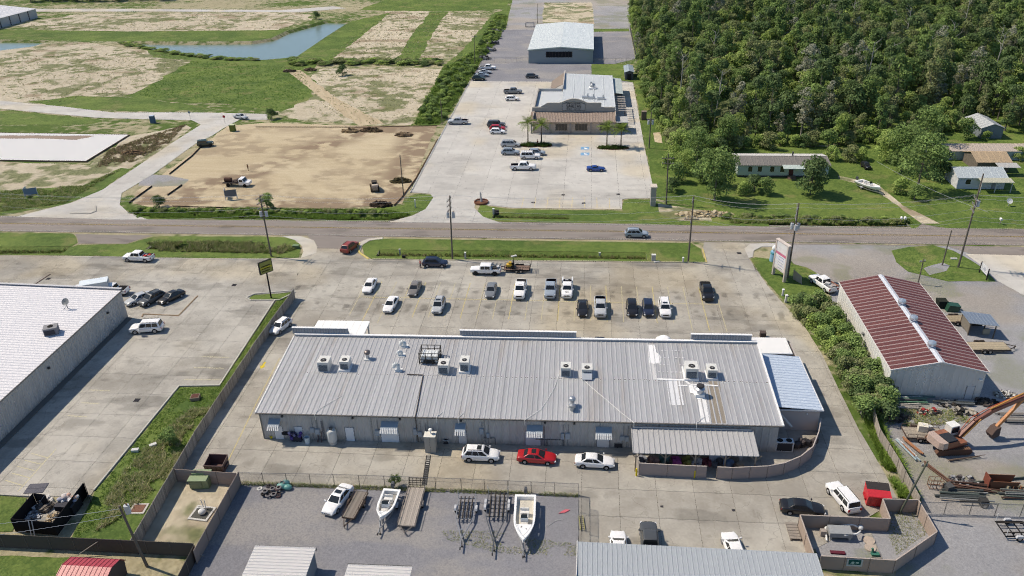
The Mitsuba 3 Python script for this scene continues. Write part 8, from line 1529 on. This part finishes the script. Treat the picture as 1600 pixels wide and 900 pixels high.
GREEN = {'mid':[(0.201,0.286,0.095),(0.236,0.331,0.112),(0.179,0.252,0.089)],'bright':[(0.314,0.415,0.123),(0.275,0.37,0.107),(0.337,0.415,0.134)],'dark':[(0.129,0.196,0.078),(0.157,0.219,0.095),(0.118,0.179,0.073)],'olive':[(0.264,0.297,0.134),(0.292,0.314,0.157),(0.236,0.275,0.123)],'grey':[(0.314,0.331,0.236),(0.348,0.353,0.27),(0.27,0.292,0.196)]}
def make_tree(name, h, R, tone, seed, leaves, size, spread=1.0, low=.42, bark=(.16, .14, .12), nb=16, lean=0.0):
 r = np.random.default_rng(seed); blobs = []
 for i in range(nb):
  t = r.uniform(0, 1); z = h * (low + (1 - low) * t) - R * .15; q = math.sqrt(max(.05, 1 - ((t - .35) / .75) ** 2)) * R * spread; a = r.uniform(0, 6.283); d = q * math.sqrt(r.uniform(.05, 1)) * .8
  blobs.append((d * math.cos(a) + lean * z, d * math.sin(a), min(z, h - R * .2), R * r.uniform(.26, .46)))
 blobs.append((lean * h, 0, h * .86, R * .42))
 return {'type': 'shapegroup', 'trunk': shape(trunk_mesh(h, .09 + h * .014, blobs, r, bark, lean), 'matte', bark), 'crown': shape(blob_leaves(blobs, leaves, size, GREEN[tone], r), 'leaf')}
TREES = []
for i, (h, R, tone, lv, low) in enumerate(((14, 3.9, 'mid', 2500, .16), (17, 3.3, 'dark', 2500, .14), (12, 3.7, 'bright', 2400, .14), (15, 3.6, 'olive', 2400, .16), (18, 2.9, 'mid', 2300, .15), (13, 4.1, 'dark', 2500, .12), (10.5, 3.4, 'bright', 2200, .10), (16, 3.2, 'grey', 1500, .20), (14.5, 3.5, 'olive', 2400, .14))):
 scene[f'tree_model_{i}'] = make_tree('t', h, R, tone, 100 + i, lv, .33, low=low, nb=24, bark=(.30, .28, .25) if tone == 'grey' else (.17, .15, .13)); TREES.append((f'tree_model_{i}', R))
BUSHES = []; BL = ('mid green', 'dark green', 'bright green', 'olive green')
for i, (h, R, tone) in enumerate(((3.4, 2.0, 'mid'), (2.8, 1.9, 'dark'), (3.0, 1.8, 'bright'), (3.2, 2.0, 'olive'))):
 scene[f'bush_model_{i}'] = make_tree('b', h, R, tone, 300 + i, 1500, .17, low=.22, nb=15); BUSHES.append(f'bush_model_{i}')
for i, (h, R, tone) in enumerate(((8.0, 3.6, 'dark'), (11.0, 4.6, 'mid'), (13.5, 5.2, 'mid'), (10, 4.2, 'bright'))):
 scene[f'shade_model_{i}'] = make_tree('s', h, R, tone, 400 + i, 3800, .27, low=.22, nb=30)
def plant(key, model, x, y, s=1.0, ang=0, sz=None, z=0):
 scene[key] = {'type': 'instance', 'group': {'type': 'ref', 'id': model}, 'to_world': T().translate([x, y, z]).rotate([0, 0, 1], ang).scale([s, s, sz or s])}
fpoly = Polygon([(20.05,264.38),(21.78,237.64),(24.48,206.88),(29.96,197.54),(36.05,201.19),(50.52,205.58),(61.42,204.14),(70.75,209.05),(79.73,207.00),(93.68,214.82),(102.21,224.25),(102.10,218.90),(111.67,217.25),(115.20,216.14),(148.66,219.26),(307.62,493.71),(25.68,522.99),(19.52,381.35),(18.99,313.27)])
fpoly = fpoly.intersection(sbox(-50, 150, 330, 640))
clear = unary_union([Polygon([(92.62,207.69),(102.44,224.86),(103.41,218.91),(109.70,212.74),(113.93,213.34),(130.05,214.04),(126.98,208.10),(92.42,207.16)]).buffer(1.5), sbox(100, 207, 110, 224).buffer(1.5), sbox(-25, 270, 17.5, 300)])
fpoly = fpoly.difference(clear)
g = 5.7; pts = []
x0, y0, x1, y1 = fpoly.bounds; fr_ = random.Random(77)
shapely.prepare(fpoly)
row = 0; y = y0
while y < y1:
 x = x0 + (row % 2) * g / 2
 while x < x1:
  px, py = x + fr_.uniform(-2.2, 2.2), y + fr_.uniform(-2.2, 2.2)
  if shapely.contains_xy(fpoly, px, py) and px < 60 + py * .52: pts.append((px, py))
  x += g
 y += g * .9; row += 1
pts.sort(key=lambda p: math.hypot(p[0], p[1]))
LOOK = ['mid green broad', 'dark slender', 'bright green broad', 'olive green rounded', 'tall slender green', 'dark broad', 'low bright green', 'thin grey leaved', 'olive slender']
for i, (x, y) in enumerate(pts):
 j = int(fr_.choices(range(9), (4, 4, 3, 3, 3, 3.4, 3.4, 1.6, 3))[0]); m_, R = TREES[j]
 edge = fpoly.exterior.distance(Point(x, y)); s = fr_.uniform(.6, 1.05) * (.66 if edge < 4 else .84 if edge < 9 else 1.0)
 zone = 'beside the restaurant yard' if x < 33 + (y - 200) * .05 else 'behind the mobile home' if x < 62 else 'behind the dirt drive and the boat' if x < 84 else 'behind the white cottage'
 depth = 'at the forest edge' if edge < 7 else 'inside the forest edge' if edge < 20 else 'deep in the forest'
 if i < 300: lab = f'{LOOK[j]} tree {depth} {zone}'; key = thing('forest_tree', lab, 'tree', lab.replace(' tree', ' trees', 1))
 else: key = f'forest__{i - 299:03d}'
 plant(key, m_, x, y, s, fr_.uniform(0, 360), s * fr_.uniform(.8, 1.25))
labels['forest'] = {'label': 'dense mixed forest covering the far right of the view', 'category': 'forest', 'kind': 'stuff'}
edge_line = LineString([(21.79,307.60),(20.05,264.38),(21.62,235.57),(24.32,205.26),(29.52,196.53),(35.90,200.16),(50.30,204.52),(61.16,203.09),(70.14,206.89),(79.84,204.90),(92.85,212.58),(101.27,221.84)])
up_ = [np.array(edge_line.interpolate(t * edge_line.length).coords[0]) for t in np.linspace(0, 1, 64)]
for i, p in enumerate(up_):
 bj = fr_.randrange(4); lab = BL[bj] + ' shrub along the forest edge ' + ('beside the hall yard', 'beside the restaurant yard', 'left of the mobile home', 'behind the mobile home', 'behind the dirt drive', 'near the grey shed')[min(5, int((len([k_ for k_ in labels if k_.startswith('shrub')])) / 10.7))]; key = thing('shrub', lab, 'shrub', lab.replace('shrub', 'shrubs')); plant(key, BUSHES[bj], p[0] + fr_.uniform(-2, 1), p[1] + fr_.uniform(-1.5, 2.5), fr_.uniform(.9, 1.5), fr_.uniform(0, 360))
def snag(label, x, y, h, seed, c=(.42, .40, .37)):
 r = np.random.default_rng(seed); k = thing('dead_tree', label, 'tree', 'bare pale trees in the forest'); m = MB(); p = np.array((x, y, 0.)); top = p + np.array((r.uniform(-1, 1), r.uniform(-1, 1), h)); m.tube(p, p + (top - p) * .6, .22, .15, 7).tube(p + (top - p) * .6, top, .15, .05, 6)
 part(k, 'trunk', m, 'matte', c); b = MB()
 for i in range(9):
  t = r.uniform(.5, .98); s = p + (top - p) * t; a = r.uniform(0, 6.28); l = r.uniform(1.2, 3.0) * (1.3 - t * .6); e = s + np.array((math.cos(a) * l, math.sin(a) * l, l * r.uniform(.5, 1.1))); b.tube(s, e, .07, .03, 5, cap=False); e2 = e + np.array((math.cos(a + .8) * l * .5, math.sin(a + .8) * l * .5, l * .4)); b.tube(e, e2, .03, .015, 4, cap=False)
 part(k, 'branches', b, 'matte', c)
for i, (x, y) in enumerate(((42.46,281.82), (35.52,221.41), (27.08,234.22), (107.56,347.54), (83.43,300.77), (108.77,271.92), (126.09,263.40), (138.09,289.62), (92.65,255.76), (144.54,333.13), (83.76,248.27), (83.54,348.52), (100.70,377.14), (115.54,310.66), (60.55,312.15), (123.52,289.90))):
 snag('bare pale dead tree rising among the forest crowns', x, y, 15 + 3.5 * ((i * 37 % 7) / 7), 50 + i)
def tree(label, model, x, y, s, ang=0, sz=None, name='tree', cat='tree', group=None): k = thing(name, label, cat, group); plant(k, model, x, y, s, ang, sz); return k
tree('round dark crowned tree in front of the mobile home', 'shade_model_0', *(49.81,171.02), 1.0, 20)
tree('leafy tree left of the mobile home near the highway', 'shade_model_1', *(28.38,166.64), 1.02, 70)
tree('broad leafy tree left of the mobile home, nearest the service pole', 'shade_model_2', *(27.00,188.33), .72, 50)
tree('leafy tree touching the left end of the mobile home', 'shade_model_1', *(31.83,175.36), .68, 150)
tree('bright leafy tree between the service pole and the forest', 'shade_model_3', *(23.75,195.95), .75, 250)
tree('low dark tree in the thicket left of the mobile home', 'shade_model_0', *(27.59,178.17), .75, 350)
tree('smaller leafy tree behind the service pole with crossarms', 'shade_model_3', *(24.08,183.73), .60, 10)
tree('largest leafy tree between the dirt drive and the white cottage', 'shade_model_2', *(73.14,173.16), .95, 10)
tree('leafy tree behind the largest one, toward the forest', 'shade_model_1', *(74.26,186.51), .95, 200)
tree('bright leafy tree behind the boat drive', 'shade_model_3', *(73.22,193.84), .8, 120)
tree('leafy tree right of the largest one, beside the white cottage', 'shade_model_0', *(79.94,181.43), .9, 300)
tree('dark tree left of the long rusty shed', 'shade_model_2', *(83.56,199.85), .85, 33)
tree('tree behind the mobile home at its left end', 'shade_model_1', *(36.05,201.19), .8, 133)
tree('tree standing behind the grey shed', 'shade_model_2', *(117.59,224.33), .9, 233)
def shrub(label, x, y, s, m=0, ang=0, sz=None, name='shrub'): k = thing(name, label, 'shrub'); plant(k, BUSHES[m], x, y, s, ang, sz)
for lab, p, s, m in (('dark shrub by the crossarm pole', (19.72,171.84), 1.1, 1), ('tall shrub between the service pole and the leafy tree', (21.73,178.04), 1.3, 0), ('bright shrub in the corner right of the service pole', (20.55,188.21), 1.1, 2), ('round shrub left of the mobile home steps', (37.86,172.29), 1.3, 1), ('second round shrub in front of the mobile home', (40.09,170.77), 1.1, 0), ('shrub on the left of the mobile home facade', (35.06,170.65), .9, 2), ('round green shrub beside the grey shed', (98.76,212.08), 1.5, 0), ('shrub in front of the grey shed', (103.65,211.58), .7, 2), ('bright shrub behind the mobile home on the right', (60.25,194.58), 1.1, 2), ('olive shrub along the dirt drive', (64.88,193.70), 1.2, 3), ('shrub beside the parked dark vehicle', (67.43,194.70), 1.0, 2), ('shrub at the foot of the largest leafy tree, left side', (69.18,172.28), 1.1, 2), ('shrub at the foot of the largest leafy tree, front', (70.88,168.14), .9, 0), ('shrub beside the tan cottage', (93.02,197.53), .9, 3), ('small dark shrub at the graded plot entrance', (-94.33,158.76), 1.0, 1), ('small dark shrub at the left end of the roadside ditch bushes', (-69.66,159.09), 1.0, 0),
                     ('dark shrub in the weedy planted strip', (-53.19,78.39), .75, 0), ('small shrub at the pond corner', (-135.14,407.30), 1.2, 1), ('shrub on the field corner beside the side street', (-94.19,229.82), 1.0, 1), ('dark shrub in the field right of the sand strip', (-88.10,285.84), 1.2, 1), ('shrub by the red barn', (104.29,195.31), 1.0, 2)):
 shrub(lab, *p, s, m, fr_.uniform(0, 360))
hl = LineString([(35.95,118.99),(36.31,115.22),(37.15,111.26),(37.42,106.58),(38.04,101.88),(38.13,97.30),(38.35,93.48),(37.96,90.14)]); hb = np.linspace(0, 1, 25)
for i, t in enumerate(hb):
 p = np.array(hl.interpolate(t * hl.length).coords[0]); 
 for j in (0, 1):
  bj = (2, 0, 2)[(i + j) % 3] if 5 < i < 13 else (0, 1, 3)[(i + j) % 3]; lab = f'{BL[bj]} bush on the ' + ('workshop', 'driveway')[j == 0] + ' side of the wild hedge, ' + ('top', 'middle', 'bottom')[min(2, i * 3 // 25)] + ' third'; key = thing('hedge_bush', lab, 'shrub', lab.replace('bush', 'bushes')); plant(key, BUSHES[bj], p[0] + (2.4 if j else -.1) + fr_.uniform(-.6, .6), p[1] + fr_.uniform(-.8, .8), fr_.uniform(.75, 1.15), fr_.uniform(0, 360), fr_.uniform(.65, 1.1))
for i, p in enumerate(np.linspace(0, 1, 26)):
 q = LineString([(28.97,157.33),(65.77,156.10)]).interpolate(p, normalized=True); lab = BL[i % 4] + ' low bush in the overgrown verge, ' + ('left', 'right')[i > 12] + ' half'; key = thing('roadside_bush', lab, 'shrub', lab.replace('bush', 'bushes')); plant(key, BUSHES[i % 4], q.x + fr_.uniform(-.6, .6), q.y + fr_.uniform(-.7, 1.2), fr_.uniform(.35, .6), i * 47, fr_.uniform(.16, .3))
for i, p in enumerate(np.linspace(0, 1, 44)):
 q = LineString([(-98.72,157.14),(-68.57,156.91),(-43.01,157.30)]).interpolate(p, normalized=True); lab = BL[(i * 3) % 4] + ' low bush along the ditch below the graded plot, ' + ('left', 'right')[i > 21] + ' half'; key = thing('ditch_bush', lab, 'shrub', lab.replace('bush', 'bushes')); plant(key, BUSHES[(i * 3) % 4], q.x + fr_.uniform(-.5, .5), q.y + fr_.uniform(-.7, .7), fr_.uniform(.35, .6), i * 31, fr_.uniform(.16, .32))
gp = Polygon([(-49.37,224.04),(-50.68,256.65),(-52.34,295.35),(-44.70,320.92),(-45.22,411.30),(-39.77,410.97),(-37.78,353.48),(-40.51,303.62),(-40.68,281.21),(-41.69,225.37)])
for i, (x, y) in enumerate(scatter(gp, 150, 9)): bj = (0, 2, 2, 0, 1)[i % 5]; lab = BL[bj] + ' bushy plant in the overgrown strip, ' + ('near end', 'middle', 'far end')[0 if y < 240 else 1 if y < 320 else 2]; key = thing('field_shrub', lab, 'shrub', lab.replace('plant', 'plants')); plant(key, BUSHES[bj], x, y, fr_.uniform(.55, .95), i * 53, fr_.uniform(.35, .6))
for i, t in enumerate(np.linspace(0, 1, 60)):
 l = LineString([(-115.86,307.61),(-109.95,305.22),(-97.21,304.93),(-77.31,305.58),(-54.90,305.05)]); p = l.interpolate(t, normalized=True); lab = BL[(i * 5) % 4] + ' low shrub in the hedge line between the fields, ' + ('left', 'middle', 'right')[i // 20] + ' part'; key = thing('field_shrub', lab, 'shrub', lab.replace('shrub', 'shrubs')); plant(key, BUSHES[(i * 5) % 4], p.x + fr_.uniform(-1, 1), p.y + fr_.uniform(-3, 3), fr_.uniform(.9, 1.7), i * 31, fr_.uniform(.3, .55))
for i, t in enumerate(np.linspace(0, 1, 40)):
 l = LineString([(-206.80,350.04),(-191.73,341.04),(-171.23,328.42),(-144.92,315.31),(-131.08,313.76)]); p = l.interpolate(t, normalized=True); lab = BL[(i * 5) % 4] + ' low bush on the near bank of the pond'; key = thing('pond_shrub', lab, 'shrub', lab.replace('bush', 'bushes')); plant(key, BUSHES[(i * 5) % 4], p.x + fr_.uniform(-1, 1), p.y - 1.5 + fr_.uniform(-1.5, 1), fr_.uniform(.7, 1.4), i * 31, fr_.uniform(.2, .35))
for i, t in enumerate(np.linspace(0, 1, 46)):
 l = LineString([(-334.17,474.39),(-297.77,474.08),(-248.06,477.64)]); p = l.interpolate(t, normalized=True); key = thing('far_tree', 'tree in the dark line along the top left edge', 'tree', 'trees of the far line'); m_, R = TREES[(1, 5, 0, 3, 6)[i % 5]]; plant(key, m_, p.x + fr_.uniform(-3, 3), p.y + fr_.uniform(0, 14), fr_.uniform(.5, .75), i * 31)
def palm(label, x, y, h, s, seed):
 r = np.random.default_rng(seed); k = thing('palm_tree', label, 'palm tree', 'palms in front of the restaurant'); m = MB()
 for i in range(8): m.tube((x, y, h * i / 8), (x, y, h * (i + 1) / 8 - .02), .20 - .01 * i, .17 - .01 * i, 9)
 part(k, 'trunk', m, 'matte', (.15, .125, .10)); n = 26
 for i in range(n):
  a = i * 2.399; el = r.uniform(-.25, 1.3); L = s * r.uniform(.85, 1.1); f = MB(); pv = np.array((x, y, h)); d = np.array((math.cos(a), math.sin(a), 0)); side = np.array((-math.sin(a), math.cos(a), 0)); pts_ = []
  for j in range(7): t = j / 6; pts_.append(pv + d * L * (t * math.cos(el * .8) + .0) + np.array((0, 0, L * (math.sin(el) * t - .42 * t * t))))
  for j in range(6):
   w = L * .30 * math.sin(math.pi * (.12 + .88 * (j + .5) / 6.6)); p, q = pts_[j], pts_[j + 1]
   for e in (0, .5):
    b = p + (q - p) * e; b2 = p + (q - p) * (e + .34)
    for sg in (1, -1): tip = b + side * sg * w + (q - p) * .8 + np.array((0, 0, -.12 * L * .3)); f.add([b, b2, tip], [(0, 1, 2)])
  part(k, 'frond', f, 'leaf', tuple(np.array((.15, .21, .05)) * r.uniform(.7, 1.3)))
for i, (lab, p, h) in enumerate((('leftmost palm of the two beside the parked cars', (-15.23,206.97), 5.4), ('second palm from the left, behind the white sport utility car', (-11.60,206.46), 5.0), ('third palm, in the round bed right of the parking', (5.69,205.03), 4.9), ('rightmost palm by the flat grey side porch', (9.31,203.46), 4.7))): palm(lab, *p, h + .3, 2.9, i)
for lab, cx, cy, rx in (('low green plants in the planter under the left palms', *(-14.57,204.77), 2.6), ('low dark plants around the second palm', *(-10.83,204.82), 2.2), ('low green plants in the round bed under the right palms', *(7.31,202.90), 4.2)):
 bed = shapely.affinity.scale(Point(cx, cy).buffer(1), rx, 1.4) if hasattr(shapely, 'affinity') else Point(cx, cy).buffer(rx * .6)
 solo('planter', MB().poly(bed, .03, .22), 'matte', (.13, .08, .05), lab.replace('low green plants in', 'soil of').replace('low dark plants around', 'soil around'), 'planter')
 solo('planter_plants', tufts(scatter(bed.buffer(-.2), 130, 3), .7, .28, [(.06, .11, .03), (.09, .13, .035), (.04, .07, .02)], 3, 6, .2), 'leaf', label=lab, cat='plants', kind='stuff')
def weeds(label, pts_, n, h, w, cols, seed, blades=4, z=.04): 
 g_ = Polygon(pts_).buffer(0) if not hasattr(pts_, 'geom_type') else pts_
 q_ = scatter(g_, n, seed); q_ = q_[meshkit.fbm(np.column_stack([q_ * .45, np.full(len(q_), seed)]), 3, seed) > .36]
 solo('weeds', tufts(q_, h, w, cols, seed, blades, z), 'leaf', label=label, cat='weeds', kind='stuff')
WG, WO, WY = [(.16, .255, .05), (.20, .29, .065), (.13, .215, .045)], [(.34, .34, .16), (.42, .40, .22), (.26, .31, .11), (.50, .46, .29), (.20, .28, .08)], [(.40, .37, .18), (.30, .32, .13), (.18, .24, .07)]
weeds('tangled olive weeds in the planted strip beside the wooden fence', [(-53.83,86.28),(-50.66,86.45),(-49.86,79.50),(-50.35,73.21),(-51.95,67.47),(-53.84,63.73),(-55.14,62.65),(-56.19,67.21),(-56.65,74.04),(-55.63,80.51)], 3000, .6, .12, WO, 1, 5)
weeds('green grass on both sides of the planted strip', [(-52.18,91.78),(-50.87,90.73),(-49.97,75.04),(-56.06,61.62),(-56.82,62.25),(-58.17,69.29),(-58.09,80.78),(-57.96,91.31)], 5000, .2, .09, WG, 2, 3, .07)
weeds('narrow green grass strip between the left lot kerb and the wooden fence', [(-52.83,117.57),(-50.69,120.71),(-51.06,90.72),(-52.11,91.62)], 1500, .2, .08, WG, 3, 3, .07)
weeds('weeds along the foot of the wooden fence on the right', [(37.71,89.84),(39.15,91.34),(39.00,74.08),(37.95,72.45),(37.26,73.97),(37.18,78.96)], 4200, .85, .18, [(.16, .26, .05), (.20, .31, .06), (.26, .35, .08)], 4, 5)
weeds('thin weeds in the scrap yard by the workshop', [(40.67,91.42),(50.78,91.97),(51.31,89.21),(44.35,87.74),(40.39,87.92)], 1500, .3, .1, WO, 5, 3)
weeds('weeds on the gravel around the boat trailers', [(-15.22,65.65),(-9.47,66.01),(-2.96,64.97),(-0.14,64.68),(0.23,62.86),(-8.42,62.77),(-14.27,64.26)], 1300, .14, .05, WO, 7, 3)
weeds('weeds along the chain link fence of the gravel yard', [(-41.22,72.23),(0.04,72.58),(0.04,72.04),(-15.48,71.86),(-41.00,71.67)], 2200, .25, .09, WO, 8, 3)
weeds('yellowish grass inside the tan fenced plot', [(35.63,71.80),(38.49,73.00),(38.82,69.03),(33.84,65.19),(33.97,68.73)], 1500, .12, .04, WY, 10, 3, .05)
weeds('reeds and brush in the roadside ditch of the left verge', [(-88.01,140.52),(-75.01,141.59),(-60.29,141.48),(-56.42,138.60),(-58.53,136.47),(-72.94,136.82),(-83.43,136.74)], 2200, .7, .16, [(.26, .26, .12), (.20, .23, .09), (.34, .31, .18), (.17, .25, .06)], 11, 5)
weeds('rough green grass below the graded plot', [(-100.54,156.35),(-99.49,158.62),(-69.37,159.10),(-43.51,159.46),(-37.35,157.11),(-41.38,153.83),(-70.22,153.65),(-96.67,153.20)], 7000, .5, .16, WG, 12, 4)
weeds('rough grass in the overgrown verge before the mobile home', [(28.40,158.00),(66.10,157.11),(66.06,155.13),(27.88,154.27)], 3500, .6, .18, WG + WO[:2], 23, 4)
weeds('tall grass in the strip beside the restaurant lot', gp, 7500, 1.0, .35, [(.13, .21, .05), (.17, .26, .06), (.20, .28, .07)], 13, 4)
weeds('tufts scattered over the pale straw fields', Polygon([(-82.43,227.16),(-98.98,294.18),(-52.51,296.40),(-50.37,223.39)]), 1500, .3, .2, [(.20, .22, .08), (.26, .26, .12), (.50, .45, .3)], 14, 4)
weeds('tufts scattered over the western straw field', Polygon([(-244.02,320.38),(-189.70,331.58),(-158.44,315.66),(-155.27,259.00),(-180.21,247.56),(-200.64,257.58)]), 1500, .4, .25, [(.20, .22, .08), (.26, .26, .12), (.50, .45, .3)], 15, 4)
weeds('tufts scattered over the northern straw field', Polygon([(-290.35,397.44),(-211.36,431.69),(-146.55,427.49),(-145.64,376.52),(-267.99,378.95)]), 900, .45, .3, [(.20, .22, .08), (.26, .26, .12), (.50, .45, .3)], 16, 4)
weeds('tufts scattered over the north east straw fields', Polygon([(-101.79,311.85),(-104.89,424.79),(-51.17,421.31),(-49.57,310.52)]), 1400, .5, .3, [(.20, .24, .08), (.26, .27, .12), (.50, .45, .3)], 17, 4)
weeds('green growth on the dark field', Polygon([(-152.08,257.28),(-156.80,312.07),(-107.78,298.60),(-91.08,261.09),(-93.66,236.85),(-121.52,248.97)]), 3500, .3, .25, [(.13, .235, .05), (.15, .26, .055)], 18, 3)
weeds('rough growth along the side street bank', Polygon([(-138.70,167.94),(-120.58,172.66),(-117.34,184.66),(-118.45,161.16),(-130.10,155.49)]), 4500, .45, .2, WG + WO, 19, 4)
weeds('brush on the bank above the side street', Polygon([(-128.98,199.44),(-124.91,211.00),(-118.47,223.66),(-114.81,204.66),(-117.13,189.11),(-124.67,185.50)]), 3000, .5, .2, [(.24, .18, .12), (.30, .24, .15), (.18, .19, .08)], 20, 4)
x, y = (25.19,158.60); rubble('brush_heap', 'pale cut brush heaped by the road in front of the mobile home', x, y, 6, 1.3, 500, 1.0, [(.42, .35, .22), (.36, .29, .18), (.5, .43, .3), (.25, .2, .12)], 71, .2, 1.1, 'brush', .25, .02)
for lab, p, sd, c in (('dark earth heap on the far side of the graded plot, right one', (-60.68,217.65), 72, (.10, .075, .05)), ('brown earth heap on the far side of the graded plot, left one', (-66.65,216.99), 73, (.24, .18, .11)), ('brown earth heap near the right corner of the graded plot', (-50.20,213.50), 74, (.18, .135, .09)), ('dark heap at the end of the sand track', (-110.13,292.31), 75, (.10, .08, .06)), ('dark heap at the lower edge of the graded plot', (-44.83,162.02), 76, (.06, .045, .035)), ('small dark heap near the thin pole', (-43.54,177.02), 77, (.08, .07, .04)), ('second dark heap near the end of the sand track', (-102.68,294.25), 78, (.13, .10, .07)), ('brown brush heap beside the foundation slab', (-120.33,196.84), 79, (.17, .12, .075))):
 rubble('earth_heap', lab, *p, 3.2 if 'right one' in lab or 'brush' in lab else 2.4, 1.3, 190, .9, [c, tuple(np.array(c) * .7), tuple(np.array(c) * 1.35)], sd, .3, .9, 'earth', .7, .0)
for i, (lab, p) in enumerate((('white block among the weeds of the planted strip', (-57.18,77.00)), ('second white block among the weeds of the planted strip', (-55.33,78.14)))): x, y = p; solo('concrete_block', MB().obox(x, y, .05, .9, .5, .4, 10 + 30 * i), 'matte', (.6, .6, .58), lab, 'block')
for i, (lab, p) in enumerate((('grey flat stone on the grass island', (67.90,138.89)), ('pale block at the kerb of the middle verge', (13.69,135.51)), ('white board on the verge above the off road pickup', (-13.09,136.99)))): x, y = p; solo('flat_stone', MB().obox(x, y, .06, 1.1, .5, .16, 15 * i), 'matte', (.5, .5, .48), lab, 'block')
